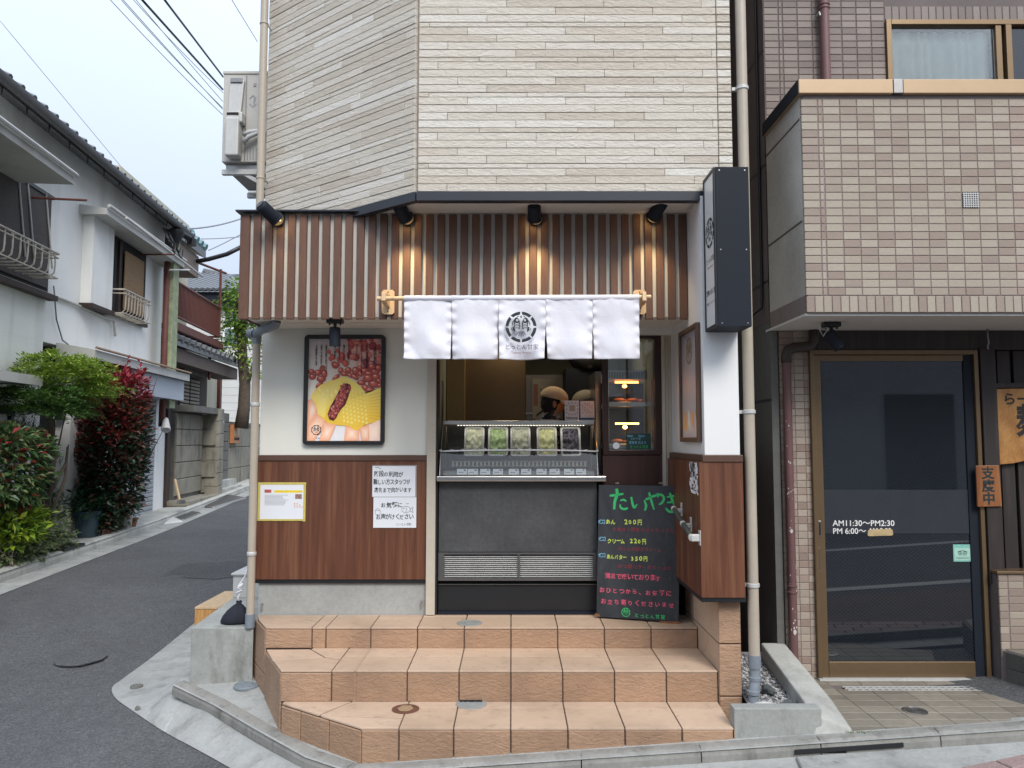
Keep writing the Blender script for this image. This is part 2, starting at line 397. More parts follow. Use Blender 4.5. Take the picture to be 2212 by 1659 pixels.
_t = M['print'].node_tree; _m = _t.nodes.new('ShaderNodeVectorMath'); _m.operation = 'SCALE'; _m.inputs['Scale'].default_value = 1.25; _a = [x for x in _t.nodes if x.type == 'ATTRIBUTE'][0]; _t.links.new(_a.outputs['Color'], _m.inputs[0]); _t.links.new(_m.outputs[0], _t.nodes['Principled BSDF'].inputs['Base Color'])
def leafmat(name, cols, rough=.45, trans=.25):
    n = NT(name); at = n.n('ShaderNodeAttribute'); at.attribute_name = 'print'
    n.l(at.outputs['Color'], n.b.inputs['Base Color']); n.b.inputs['Subsurface Weight'].default_value = 0
    tr = n.n('ShaderNodeBsdfTranslucent'); n.l(at.outputs['Color'], tr.inputs[0])
    ms = n.n('ShaderNodeMixShader'); ms.inputs[0].default_value = trans
    n.l(n.b.outputs[0], ms.inputs[1]); n.l(tr.outputs[0], ms.inputs[2]); n.l(ms.outputs[0], n.N['Material Output'].inputs[0])
    n.b.inputs['Roughness'].default_value = rough; return n.m
M['leaf'] = leafmat('leaves', None)
M['bark'] = plain('bark', (.09, .07, .05), .9, var=.35, scale=14, bump=.6, bscale=60, world=True)
def btile(name, cols, mort=False):
    n = NT(name); p = n.worldp()
    a = n.noise(55, 4, .65, n.mapped((1, 1, 3), (0, .5, 0), src=p), 1); base = n.ramp(n.rnd(), cols)
    big = n.noise(.8, 4, .6, p)
    c = n.mix(base, n.ramp(a, [(.3, (.40,) * 3), (.7, (.58,) * 3)]), .45, 'OVERLAY')
    c = n.mix(c, n.ramp(big, [(.3, (.46,) * 3), (.7, (.54,) * 3)]), .8, 'OVERLAY')
    n.bump(a, .35, .006); return n.fin(c, .6)
M['btile'] = btile('beige_pink_tile', [(0, (.28, .215, .175)), (.15, (.305, .24, .195)), (.35, (.335, .275, .22)), (.5, (.36, .305, .24)), (1, (.395, .34, .27))])
def btile_pos(name, cols, px, pz, ox, oz):
    """same tile glaze for pieces joined in one mesh: colour chosen per tile cell"""
    n = NT(name); p = n.worldp(); at = n.n('ShaderNodeAttribute'); at.attribute_name = 'print'
    a = n.noise(55, 4, .65, n.mapped((1, 1, 3), (0, .5, 0), src=p), 1)
    c = n.mix(at.outputs['Color'], n.ramp(a, [(.3, (.40,) * 3), (.7, (.58,) * 3)]), .45, 'OVERLAY')
    n.bump(a, .35, .006); return n.fin(c, .6)
M['btile_j'] = btile_pos('tile_glaze', None, 0, 0, 0, 0)
M['mortar'] = plain('tile_mortar', (.25, .205, .19), .9, var=.1, scale=4, world=True)
M['mortar_dark'] = plain('dark_tile_mortar', (.15, .125, .118), .9, var=.1, scale=4, world=True)
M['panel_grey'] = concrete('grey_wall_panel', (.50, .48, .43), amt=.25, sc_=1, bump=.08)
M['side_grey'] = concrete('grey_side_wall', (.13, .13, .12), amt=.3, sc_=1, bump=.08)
M['roof_tile'] = plain('grey_roof_tile', (.10, .105, .115), .4, var=.2, scale=5, world=True)
M['rust'] = plain('rust_brown_paint', (.12, .035, .025), .6, var=.2, scale=8, world=True)
M['blind_dark'] = plain('dark_reed_blind', (.075, .066, .062), .85, var=.25, scale=30, world=True)
M['blind_tan'] = wood_lam('tan_reed_blind', (.17, .10, .045), (.22, .135, .065), (.27, .18, .09), (3, 3, 60), .8)
M['ac'] = plain('ac_paint', (.50, .48, .44), .45, var=.04, scale=3)
M['gravel'] = concrete('gravel_ground', (.22, .21, .21), amt=.5, sc_=30, bump=1)

# ------------------------------------------------------------------ writing
_fc = {}
def glyph_mesh(txt, bold=0.0):
    k = (txt, bold)
    if k in _fc: return _fc[k]
    cu = bpy.data.curves.new('t', 'FONT'); cu.body = txt; cu.size = 1; cu.offset = bold; cu.resolution_u = 3
    cu.align_x = 'LEFT'
    o = bpy.data.objects.new('t', cu); COL.objects.link(o)
    dg = bpy.context.evaluated_depsgraph_get(); me = bpy.data.meshes.new_from_object(o.evaluated_get(dg))
    vs = [v.co.copy() for v in me.vertices]; fs = [tuple(p.vertices) for p in me.polygons]
    adv = max([v.x for v in vs], default=.5)
    bpy.data.objects.remove(o); bpy.data.curves.remove(cu); bpy.data.meshes.remove(me)
    _fc[k] = (vs, fs, adv); return _fc[k]
def write(mb, txt, p, xv, yv, size, width=None, bold=0, jit=0, vertical=False, step=None, seed=3, slope=0):
    """glyphs lying in the plane xv/yv from baseline start p; width = total width to fit"""
    rr = random.Random(seed); xv = Vector(xv).normalized(); yv = Vector(yv).normalized(); p = Vector(p)
    if not jit and not vertical:
        vs, fs, adv = glyph_mesh(txt, bold); sx = (width / adv) if width else size
        mb.add([p + xv * (v.x * sx) + yv * (v.y * size) for v in vs], fs); return
    n = len(txt); st = step or (width / n if width else size)
    for i, ch in enumerate(txt):
        if ch == ' ': continue
        vs, fs, adv = glyph_mesh(ch, bold)
        k = 1 + rr.uniform(-1, 1) * jit * 1.2; a = rr.uniform(-1, 1) * jit * .6; dy = rr.uniform(-1, 1) * jit * size * .5
        sx = min(size, st / max(adv, .3) * .97 if not vertical and adv > .75 else size) * k; sy = size * k
        o = p + (yv * (-st * i) if vertical else xv * (st * i)) + yv * (dy + slope * i * st)
        c, s = math.cos(a), math.sin(a)
        mb.add([o + xv * ((v.x * c - (v.y - .35) * s) * sx) + yv * ((v.x * s + (v.y - .35) * c + .35) * sy) for v in vs], fs)
def stroke(mb, pts, wds, f, nrm=None):
    """flat brush stroke through 2-D points mapped by f"""
    P = [Vector((a, b)) for a, b in pts]; ws = wds if isinstance(wds, (list, tuple)) else [wds] * len(P)
    # subdivide with Catmull-Rom
    Q = []; W = []
    for i in range(len(P) - 1):
        p0, p1, p2, p3 = P[max(i - 1, 0)], P[i], P[i + 1], P[min(i + 2, len(P) - 1)]
        for k in range(4):
            t = k / 4; Q.append(.5 * ((2 * p1) + (p2 - p0) * t + (2 * p0 - 5 * p1 + 4 * p2 - p3) * t * t + (3 * p1 - p0 - 3 * p2 + p3) * t ** 3)); W.append(ws[i] * (1 - t) + ws[i + 1] * t)
    Q.append(P[-1]); W.append(ws[-1]); L = []; Rr = []
    for i, q in enumerate(Q):
        d = (Q[min(i + 1, len(Q) - 1)] - Q[max(i - 1, 0)]); d = d.normalized() if d.length else Vector((1, 0)); nn = Vector((-d.y, d.x)) * W[i] / 2
        L.append(f(*(q + nn))); Rr.append(f(*(q - nn)))
    n = len(Q); mb.add(L + Rr, [(i, i + 1, n + i + 1, n + i) for i in range(n - 1)])
def disc2(mb, cx, cy, rx, ry, f, n=20, a=0):
    c, s = math.cos(a), math.sin(a)
    mb.poly([f(cx + rx * math.cos(t) * c - ry * math.sin(t) * s, cy + rx * math.cos(t) * s + ry * math.sin(t) * c) for t in [2 * math.pi * k / n for k in range(n)]])
def crest(parent, c, xv, yv, nv, r, name='emblem', dark=None, light=None, eps=.0012):
    """round crest: eight ring segments, two upright fish back to back and a tail fan"""
    c = Vector(c); xv = Vector(xv).normalized() * r; yv = Vector(yv).normalized() * r; nv = Vector(nv).normalized()
    def lay(k): return lambda a, b: c + xv * a + yv * b + nv * (eps * k)
    d = MB(); f1 = lay(1)
    for k in range(8):
        a0 = rad(k * 45 + 2.5); a1 = rad(k * 45 + 42.5); n = 6
        o = [f1(math.cos(a0 + (a1 - a0) * i / n), math.sin(a0 + (a1 - a0) * i / n)) for i in range(n + 1)]
        q = [f1(.80 * math.cos(a0 + .05 + (a1 - a0 - .1) * i / n), .80 * math.sin(a0 + .05 + (a1 - a0 - .1) * i / n)) for i in range(n + 1)]
        d.add(o + q, [(i, i + 1, n + 2 + i, n + 1 + i) for i in range(n)])
    for sx in (-1, 1):
        disc2(d, sx * .26, .20, .21, .42, f1, 20, sx * rad(-8))
        stroke(d, [(sx * .48, .0), (sx * .45, -.18), (sx * .40, -.32)], [.12, .16, .03], f1)
        stroke(d, [(sx * .42, .50), (sx * .54, .28), (sx * .58, .08)], [.02, .06, .03], f1)
        stroke(d, [(sx * .62, -.1), (sx * .55, -.25)], [.05, .03], f1)
        stroke(d, [(sx * .16, .72), (sx * .30, .62)], [.07, .02], f1)
    disc2(d, 0, .66, .05, .08, f1, 8)
    for k in range(-2, 3): stroke(d, [(k * .07, -.30), (k * .15, -.62 + abs(k) * .05)], [.05, .03], f1)
    for a, b in ((0, .02), (-.08, -.10), (.08, -.10)): disc2(d, a, b, .03, .03, f1, 6)
    o = d.build(name, dark or M['ink'], parent)
    if light:
        l = MB(); f2 = lay(2)
        for sx in (-1, 1):
            disc2(l, sx * .25, .44, .075, .075, f2, 10)
            for k in range(5):
                y = .26 - k * .10; stroke(l, [(sx * .10, y + .01), (sx * .26, y - .05), (sx * .42, y + .02)], [.015, .045, .015], f2)
        l.build('emblem_stripes', light, parent)
        e = MB(); f3 = lay(3)
        for sx in (-1, 1): disc2(e, sx * .25, .44, .035, .035, f3, 8)
        e.build('emblem_eyes', dark or M['ink'], parent)
    return o
# ================================================================== GROUND
def road_z(x, y):
    bx = .065 * max(min(x, 6), -3) + (.03 * (x + 3) if x < -3 else 0)
    bx = bx if x > -20 else bx
    far = .03 * max(min(y, 60) - 4.1, 0) + .012 * max(min(y, 40) - 20, 0)
    return H - 1.70 + bx + far - .028 * max(0, min(1, (4.3 - y) / .5)) * 0
def pave_z(x, y): return H - 1.66 + .065 * x + .13 * (min(y, 6.5) - 4.2)
def sheet(zf, xs, ys, dz=0, keep=None):
    m = MB(); nx = len(xs); m.v = [Vector((x, y, zf(x, y) + dz)) for y in ys for x in xs]
    m.f = [(j * nx + i, j * nx + i + 1, (j + 1) * nx + i + 1, (j + 1) * nx + i) for j in range(len(ys) - 1) for i in range(nx - 1)]
    return m
xs = [-90, -60, -40, -25, -18, -14, -12, -10, -9, -8, -7, -6, -5, -4, -3.5, -3, -2.5, -2, -1.5, -1, -.5, 0, .5, 1, 2, 3, 4, 6, 10, 20, 40, 60, 90]
ys = [-60, -30, -15, -8, -4, -2, 0, 2, 3, 4.1, 5, 6, 7, 8, 10, 12, 14, 17, 20, 25, 30, 40, 60, 100, 200]
def _s(t): t = max(0, min(1, t)); return t * t * (3 - 2 * t)
def _lz(y):
    T = [(-60, -1.72), (5, -1.70), (9, -1.66), (12, -1.63), (14, -1.60), (17, -1.52), (21, -1.40), (30, -1.0), (60, 0), (300, 3)]
    for (a, p), (b, q) in zip(T[:-1], T[1:]):
        if y <= b: return p + (q - p) * max(0, (y - a)) / (b - a)
    return T[-1][1]
def RZ(x, y):
    z = road_z(x, y) - .06; k = max(_s((-2.6 - x) / 3.2) * _s((y - 3) / 4), _s((y - 6.5) / 6) * (x < 4)); return z * (1 - k) + (H + _lz(y)) * k
xs = sorted(set(xs + [-10 + .4 * k for k in range(36)])); ys = sorted(set(ys + [2 + .5 * k for k in range(44)]))
o = sheet(RZ, xs, ys).build('road', M['asphalt'], None, smooth='full'); o['kind'] = 'structure'
def on_road(px, py, dz=0):
    z = H - 1.8
    for _ in range(12): p = PZ(px, py, z + dz); z = RZ(p.x, p.y)
    return Vector((p.x, p.y, z + dz))
def on_pave(px, py, dz=0):
    z = H - 1.66
    for _ in range(12): p = PZ(px, py, z + dz); z = pave_z(p.x, p.y)
    return Vector((p.x, p.y, z + dz))
def drape(pts, zf, dz, sub=.25):
    """triangulated sheet following zf inside polygon pts (xy)"""
    import mathutils.geometry as mg
    ring = []
    for i in range(len(pts)):
        a, b = Vector(pts[i][:2]), Vector(pts[(i + 1) % len(pts)][:2]); n = max(1, int((b - a).length / sub))
        ring += [a.lerp(b, k / n) for k in range(n)]
    minx, maxx = min(p.x for p in ring), max(p.x for p in ring); miny, maxy = min(p.y for p in ring), max(p.y for p in ring)
    inner = []
    x = minx + sub / 2
    while x < maxx:
        y = miny + sub / 2
        while y < maxy:
            inner.append(Vector((x, y))); y += sub
        x += sub
    co, _, fa, *_ = mg.delaunay_2d_cdt(ring + inner, [(i, (i + 1) % len(ring)) for i in range(len(ring))], [], 1, 1e-5)
    m = MB(); m.v = [Vector((c.x, c.y, zf(c.x, c.y) + dz)) for c in co]; m.f = [tuple(f) for f in fa]; return m
# concrete gutter apron at the corner (flush with the asphalt)
edge = [(414, 1352), (330, 1420), (262, 1470), (242, 1488), (250, 1510), (285, 1536), (352, 1581), (420, 1618), (488, 1656), (560, 1700)]
_e = [Vector(q) for q in edge]; edge = []
for i in range(len(_e) - 1):
    p0, p1, p2, p3 = _e[max(i - 1, 0)], _e[i], _e[i + 1], _e[min(i + 2, len(_e) - 1)]
    for k in range(5): t = k / 5; edge.append(tuple(.5 * ((2 * p1) + (p2 - p0) * t + (2 * p0 - 5 * p1 + 4 * p2 - p3) * t * t + (3 * p1 - p0 - 3 * p2 + p3) * t ** 3)))
ep = [on_road(a, b) for a, b in edge]
gut = [(p.x, p.y) for p in ep] + [(-1.3, 3.7), (-.6, 3.78), (0, 3.80), (1.3, 3.78), (2.5, 3.82), (4, 3.82), (6, 3.82), (6, 4.4), (2, 4.4), (-.8, 4.4), (-2.0, 5.4), (-2.0, 12), (ep[0].x - .1, 12)]
KL = [(-2.25, 5.75), (-2.30, 5.34), (-1.89, 5.0), (-1.5, 4.64), (-1.12, 4.30), (-.85, 4.13), (-.6, 4.10), (1.0, 4.10), (2.6, 4.10), (4.2, 4.13), (6.2, 4.16)]
EPV = [Vector((p.x, p.y)) for p in ep]
def gz(x, y):
    d = 9; p = Vector((x, y))
    for a, b in zip(KL[:-1], KL[1:]):
        a, b = Vector(a), Vector(b); t = max(0, min(1, (p - a).dot(b - a) / (b - a).length_squared)); d = min(d, (p - a - (b - a) * t).length)
    e = min([(p - q).length for q in EPV])
    return RZ(x, y) + .006 + max(0, pave_z(x, y) - .068 - RZ(x, y)) * max(0, 1 - d / max(.01, min(.42, d + e - .03)))
o = drape(gut, gz, 0, .12).build('gutter', M['pave'], None); o['kind'] = 'structure'
# raised pavement and its kerb
kl = [(-2.25, 5.75), (-2.30, 5.34), (-1.89, 5.0), (-1.5, 4.64), (-1.12, 4.30), (-.85, 4.13), (-.6, 4.10), (1.0, 4.10), (2.6, 4.10), (4.2, 4.13), (6.2, 4.16)]
inner = [(6.2, 4.18), (1.18, 4.20), (1.18, 4.30), (-.7, 4.40), (-1.3, 4.75), (-1.6, 5.3), (-1.75, 6.6), (-2.2, 6.6)]
m = drape([(p[0] + .0, p[1] + .0) for p in kl] + inner, pave_z, -.004, .25)
o = m.build('pavement', M['pave'], None); o['kind'] = 'structure'
kb = thing('kerb', 'long weathered kerb of rounded concrete stones along the foot of the tiled steps', 'kerb', (0, 4.1, H - 1.75))
def kerb_run(pts, parent, L=.62, wdt=.075, zt=pave_z, zb=RZ, name='kerb_stone', out_=1, mt='kerb'):
    acc = [Vector((p[0], p[1], 0)) for p in pts]
    # resample
    seg = []; cur = [acc[0]]; rem = L
    for i in range(len(acc) - 1):
        a, b = acc[i], acc[i + 1]; d = (b - a).length; u = (b - a) / d; t = 0
        while d - t > rem:
            t += rem; q = a + u * t; cur.append(q); seg.append(cur); cur = [q + u * .006]; rem = L
        rem -= d - t; cur.append(b)
    seg.append(cur)
    for s in seg:
        m = MB(); prof = [(0, -.12), (0, .45), (.10, .80), (.30, .97), (.55, 1.0), (1.0, 1.0), (1.0, -.12)]
        n = len(prof); vs = []
        for i, p in enumerate(s):
            a = s[max(i - 1, 0)]; b = s[min(i + 1, len(s) - 1)]; t = (b - a).normalized(); nn = Vector((-t.y, t.x, 0)) * out_
            zt_ = zt(p.x, p.y) + .008; zb_ = zb(p.x, p.y)
            for (k, h) in prof:
                q = p + nn * (k * wdt) ; vs.append((q.x, q.y, zb_ + (zt_ - zb_) * h))
        k = len(s); fs = [(i * n + j, (i + 1) * n + j, (i + 1) * n + (j + 1) % n, i * n + (j + 1) % n) for i in range(k - 1) for j in range(n)]
        fs += [tuple(range(n)), tuple((k - 1) * n + j for j in range(n - 1, -1, -1))]
        m.add(vs, fs); m.build(name, M[mt], parent)
kerb_run([(p[0], p[1]) for p in kl[1:]], kb, .62, .085, zb=gz)
# thin mortar fillet in front of the kerb is the gutter; drain cover with slot on the right
dr = thing('drain_cover', 'concrete street drain cover with small round holes let into the gutter', 'drain cover', (1.75, 3.95, RZ(1.75, 3.95)))
a = on_road(1668, 1606); 
ptile('cover_slab', M['pave'], dr, [(x, y, gz(x, y) + .001) for x, y in ((1.43, 3.84), (2.13, 3.84), (2.02, 4.08), (1.46, 4.08))], (0, 0, 1), .014, .006)
for (px, py, r) in ((1812, 1634, .035), (1880, 1629, .016), (1846, 1646, .026)):
    q = on_road(px, py, .05); q.z = gz(q.x, q.y) + .018; MB().cyl(q - UP * .006, q, r, n=14).build('hole_cap', M['conc_dark'], dr)
q = on_road(1790, 1622, .04); q.z = gz(q.x, q.y) + .016; MB().box(q.x - .09, q.x + .09, q.y - .008, q.y + .008, q.z - .01, q.z + .002).build('slot', M['black'], dr)
MB().hexa([(1.46, 4.088, gz(1.46, 4.09) + .020), (2.02, 4.088, gz(2.02, 4.09) + .020), (2.02, 4.099, gz(2.02, 4.09) + .012), (1.46, 4.099, gz(1.46, 4.09) + .012), (1.46, 4.09, gz(1.46, 4.09) + .038), (2.02, 4.09, gz(2.02, 4.09) + .038), (2.02, 4.099, gz(2.02, 4.09) + .038), (1.46, 4.099, gz(1.46, 4.09) + .038)]).build('drain_slot', M['black'], dr)
M['asphalt2'] = M['asphalt'].copy(); M['asphalt2'].name = 'asphalt_patch'
for e_ in M['asphalt2'].node_tree.nodes:
    if e_.type == 'VALTORGB' and .07 < e_.color_ramp.elements[0].color[0] < .09:
        for k_ in e_.color_ramp.elements: k_.color = [c * .78 for c in k_.color[:3]] + [1]
pp_ = [on_road(*q) for q in ((345, 1246), (400, 1218), (520, 1212), (560, 1238), (470, 1252))]
o = drape([(q.x, q.y) for q in pp_], RZ, .005, .2).build('road_patch', M['asphalt2'], None); o['kind'] = 'structure'
# pink pavers at the road edge
pk = NT('pink_paver'); pp = pk.worldp(); c_ = pk.mix(pk.ramp(pk.rnd(), [(0, (.27, .19, .18)), (1, (.36, .27, .25))]), pk.ramp(pk.noise(90, 3, .7, pp), [(.3, (.3,) * 3), (.7, (.68,) * 3)]), .7, 'OVERLAY'); M['paver'] = pk.fin(c_, .85)
pv = MB(); o_pv = sheet(lambda x, y: RZ(x, y) + .004, [-1.5, 0, 1.5, 3, 6], [2.5, 3.2, 3.70]).build('paver_strip', M['grout'], None); o_pv['kind'] = 'structure'
x = 1.7
while x < 4.6:
    for j in range(5):
        xx = x + (j % 2) * .1; yy = 3.80 - j * .105 + (xx - 2.1) * .26
        tile('paver', M['paver'], o_pv, (xx, yy, RZ(xx, yy) + .007), (1, .26, .065), (0, 1, 0), (-.065, 0, 1), .196, .098, .012, .004)
    x += .2
# main road edge line (seen mirrored in the glass door)
M['line'] = plain('road_paint', (.55, .55, .53), .7, var=.15, scale=20)
for yy in (2.2, -.15):
    o = sheet(lambda x, y: RZ(x, y) + .005, [-30, -10, -3, 0, 3, 6, 10, 30], [yy - .075, yy + .075]).build('road_line', M['line'], None); o['kind'] = 'structure'
# round concrete drain lids and small pavement caps
def lid(px, py, r, mat, label, zf=on_pave, name='inspection_cover', group=None, dz=.0, rim=True):
    q = zf(px, py); t = thing(name, label, 'drain cover', q, group)
    MB().lathe(q + UP * dz, [(r, -.01), (r, .004), (r * .97, .007), (r * .9, .007), (r * .89, .004), (.001, .004)], 28).build('rim', mat, t, smooth=True)
    m = MB()
    for k in range(6):
        a = k * math.pi / 3; m.cyl(q + Vector((r * .5 * math.cos(a), r * .5 * math.sin(a), dz + .003)), q + Vector((r * .5 * math.cos(a), r * .5 * math.sin(a), dz + .007)), r * .10, n=8)
    m.build('boss', mat, t)
    return t
lid(534, 1518 - 38, .086, M['pipe_grey'], 'round blue-grey drain cover in the pavement in front of the concrete block')
lid(310, 1556 - 24, .055, M['conc_dark'], 'small round weathered cap in the gutter apron, the nearer of two', on_road, 'pavement_cap', None, .012)
lid(295, 1486, .045, M['conc_dark'], 'small faint round cap in the gutter apron, the farther of two', on_road, 'pavement_cap', None, .012)
q = on_road(173, 1425)   # patched cover in the asphalt
mh = thing('road_cover', 'rough oval valve cover sunk in the dark asphalt of the side street', 'drain cover', q)
ptile('cover_plate', M['asphalt'], mh, [q + Vector((.19 * math.cos(t) * (1 + .1 * math.sin(3 * t)), .20 * math.sin(t), .001)) for t in [2 * math.pi * k / 12 for k in range(12)]], (0, 0, 1), .010, .004)
m = MB(); m.tube([q + Vector((.20 * math.cos(t) * (1 + .1 * math.sin(3 * t)), .21 * math.sin(t), .002)) for t in [2 * math.pi * k / 14 for k in range(6, 15)]], .006, 5); m.build('crack_seal', M['black'], mh)

# ================================================================== TILED STEPS
st = thing('tiled_steps', 'three terracotta tiled steps with a cut-off left corner leading up to the shop counter', 'steps', (-.1, 4.9, H - 1.7))
Z1, Z2, Z3 = H - 1.532, H - 1.355, H - 1.222
XR = 1.205; Yb = 5.47; Y1, Y2, Y3 = 4.20, 4.607, 5.09
G = .0036; TT = .010
P3 = [(-1.776, 5.40), (-1.600, 5.09)]; P2 = [(-1.588, 5.06), (-1.354, 4.607)]; P1 = [(-1.340, 4.585), (-.800, 4.20)]
core = MB()
def slab(poly, z0, z1):
    core.prism([(x, y, z0) for x, y in poly], (0, 0, z1 - z0))
i_ = .012
slab([(-1.76, Yb - .03), (-1.59, Y3 + i_), (XR - .002, Y3 + i_), (XR - .002, Yb - .03)], H - 1.80, Z3 - TT)
slab([(-1.574, 5.11), (-1.345, Y2 + i_), (XR - .002, Y2 + i_), (XR - .002, 5.11)], H - 1.80, Z2 - TT)
slab([(-1.322, 4.62), (-.795, Y1 + i_), (1.172, Y1 + i_), (XR - .012, 4.62)], H - 1.80, Z1 - TT)
core.build('step_core', M['grout'], st)
def cuts(xl, first, pitch=.303):
    xs_ = [XR]; x = XR
    while x - pitch > first - .02: x -= pitch; xs_.append(x)
    return xs_[::-1]
def treads(xcuts, yf, yb, z, ysplit, left):
    for a, b in zip(xcuts[:-1], xcuts[1:]):
        for y0, y1 in ((yf, ysplit), (ysplit, yb)):
            if y1 - y0 < .02: continue
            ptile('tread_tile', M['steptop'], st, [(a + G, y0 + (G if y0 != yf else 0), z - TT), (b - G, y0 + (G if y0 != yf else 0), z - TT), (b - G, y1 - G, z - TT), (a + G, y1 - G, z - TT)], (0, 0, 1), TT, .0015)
    for poly in left:
        pts = inset([Vector((x, y, z - TT)) for x, y in poly], G, UP)
        ptile('tread_tile', M['steptop'], st, pts, (0, 0, 1), TT, .0015)
def risers(xcuts, y, zb, zt):
    for a, b in zip(xcuts[:-1], xcuts[1:]):
        za, zc = (zb(a), zb(b)) if callable(zb) else (zb, zb)
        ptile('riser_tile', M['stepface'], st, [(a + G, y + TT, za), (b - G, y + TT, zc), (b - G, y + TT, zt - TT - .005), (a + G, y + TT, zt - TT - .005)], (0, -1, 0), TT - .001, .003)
def sideface(a, b, cutsn, zb, zt, hs=(), mat='stepface'):
    a = Vector((a[0], a[1], 0)); b = Vector((b[0], b[1], 0)); u = (b - a); n = Vector((u.y, -u.x, 0)).normalized()
    if n.x > 0: n = -n
    for t0, t1 in zip(cutsn[:-1], cutsn[1:]):
        p = a + u * t0; q = a + u * t1; zs = [zb] + list(hs) + [zt - TT - .003]
        for z0, z1 in zip(zs[:-1], zs[1:]):
            un = u.normalized() * G
            pts = [p + un - n * TT, q - un - n * TT]
            zz = lambda r, z: z(r.x, r.y) if callable(z) else z
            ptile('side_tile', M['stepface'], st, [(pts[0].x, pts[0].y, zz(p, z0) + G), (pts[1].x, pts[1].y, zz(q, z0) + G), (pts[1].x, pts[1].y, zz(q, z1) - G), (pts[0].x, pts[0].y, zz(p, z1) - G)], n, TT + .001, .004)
c3 = [-1.297, -1.207] + [XR - .303 * k for k in range(7, -1, -1)]
c3 = sorted(set([round(v, 4) for v in c3]))
treads(c3, Y3, Yb - .02, Z3, Y3 + .30, [[(-1.600, Y3), (-1.297, Y3), (-1.297, Y3 + .15), (-1.40, Y3 + .22), (-1.72, Y3 + .22)], [(-1.72, Y3 + .225), (-1.40, Y3 + .225), (-1.297, Y3 + .155), (-1.297, Yb - .03), (-1.77, Yb - .03)]])
risers([-1.600] + c3, Y3, Z2, Z3)
c2 = [-1.055, -.918] + [XR - .303 * k for k in range(7, -1, -1)]
c2 = sorted(set([round(v, 4) for v in c2]))
treads(c2, Y2, Y3 + TT, Z2, Y2 + .30, [[(-1.354, Y2), (-1.055, Y2), (-1.055, Y2 + .22), (-1.17, Y2 + .28), (-1.46, Y2 + .20)], [(-1.465, Y2 + .205), (-1.17, Y2 + .285), (-1.30, Y3 - .02), (-1.583, Y3 - .03)], [(-1.165, Y2 + .287), (-1.055, Y2 + .226), (-1.055, Y3 + TT), (-1.29, Y3 + TT), (-1.295, Y3 - .02)]])
risers([-1.354] + c2, Y2, Z1, Z2)
c1 = [-.60] + [XR - .303 * k for k in range(5, 0, -1)] + [1.175]
for a, b in zip(c1[:-1], c1[1:]):
    for y0, y1 in ((Y1, Y1 + .30), (Y1 + .30, Y2 + TT)):
        f0 = 0 if y0 != Y1 else 0
        b0 = b if b < 1.17 else 1.178 + (y0 - Y1) * .06; b1 = b if b < 1.17 else 1.178 + (y1 - Y1) * .06
        ptile('tread_tile', M['steptop'], st, [(a + G, y0 + (G if y0 > Y1 else 0), Z1 - TT), (b0 - G, y0 + (G if y0 > Y1 else 0), Z1 - TT), (b1 - G, y1 - G, Z1 - TT), (a + G, y1 - G, Z1 - TT)], (0, 0, 1), TT, .0015)
for poly in ([(-.800, Y1), (-.60, Y1), (-.60, Y1 + .14), (-1.06, Y1 + .185)], [(-1.068, Y1 + .190), (-.60, Y1 + .145), (-.60, Y2 + TT), (-.93, Y2 + TT)], [(-1.075, Y1 + .195), (-.935, Y2 + TT), (-1.33, Y2 + TT), (-1.335, Y1 + .385)]):
    ptile('tread_tile', M['steptop'], st, inset([Vector((x, y, Z1 - TT)) for x, y in poly], G, UP), (0, 0, 1), TT, .0015)
pzb = lambda x: pave_z(x, Y1) - .02
for a, b in zip([-.800] + c1[:-1], c1):
    ptile('riser_tile', M['stepface'], st, [(a + G, Y1 + TT, pzb(a)), (b - G, Y1 + TT, pzb(b)), (b - G, Y1 + TT, Z1 - TT - .003), (a + G, Y1 + TT, Z1 - TT - .003)], (0, -1, 0), TT + .002, .004)
pz = lambda x, y: pave_z(x, y) - .03
sideface(P3[0], P3[1], [0, 1], pz, Z3, (H - 1.52,))
sideface(P2[0], P2[1], [0, .38, 1], pz, Z2)
sideface(P1[0], P1[1], [0, .26, .62, 1], pz, Z1)
ptile('side_tile', M['stepface'], st, [(1.178, Y1, pave_z(1.2, Y1)), (1.20, Y2, pave_z(1.2, Y1)), (1.20, Y2, Z1 - TT), (1.178, Y1, Z1 - TT)], (1, 0, 0), .006)
# inspection lids on the steps
def on_z(px, py, z): return PZ(px, py, z)
def plid(px, py, z, r, mat, label):
    q = PZ(px, py, z); t = thing('floor_cover', label, 'lid', q)
    MB().lathe(q, [(r, 0), (r, .003), (r * .93, .0045), (r * .86, .0045), (r * .85, .003), (.001, .003)], 32).build('rim', mat, t, smooth=True)
    m = MB()
    for k in (.65, .4): m.lathe(q + UP * .003, [(r * k, 0), (r * k, .0015), (r * (k - .06), .0015), (r * (k - .06), 0)], 24, caps=False)
    m.build('ring', mat, t); return t
M['lidgrey'] = plain('grey_plastic_lid', (.26, .27, .26), .6, var=.1, scale=20)
M['lidbrown'] = plain('brown_drain_lid', (.13, .055, .035), .5, var=.3, scale=30)
plid(1014, 1346, Z3, .085, M['lidgrey'], 'grey round lid set in the tiles of the top step')
plid(1018, 1521, Z1, .090, M['lidgrey'], 'grey round lid in the lowest step with a dark slot behind it')
tb = plid(876, 1532, Z1, .078, M['lidbrown'], 'brown grated round drain lid in the lowest step')
q = PZ(876, 1532, Z1); m = MB()
for k in range(-3, 4): m.box(q.x - .045 + abs(k) * .006, q.x + .045 - abs(k) * .006, q.y + k * .013 - .003, q.y + k * .013 + .003, q.z + .003, q.z + .0065)
m.build('grating', M['bronze_pale'], tb)
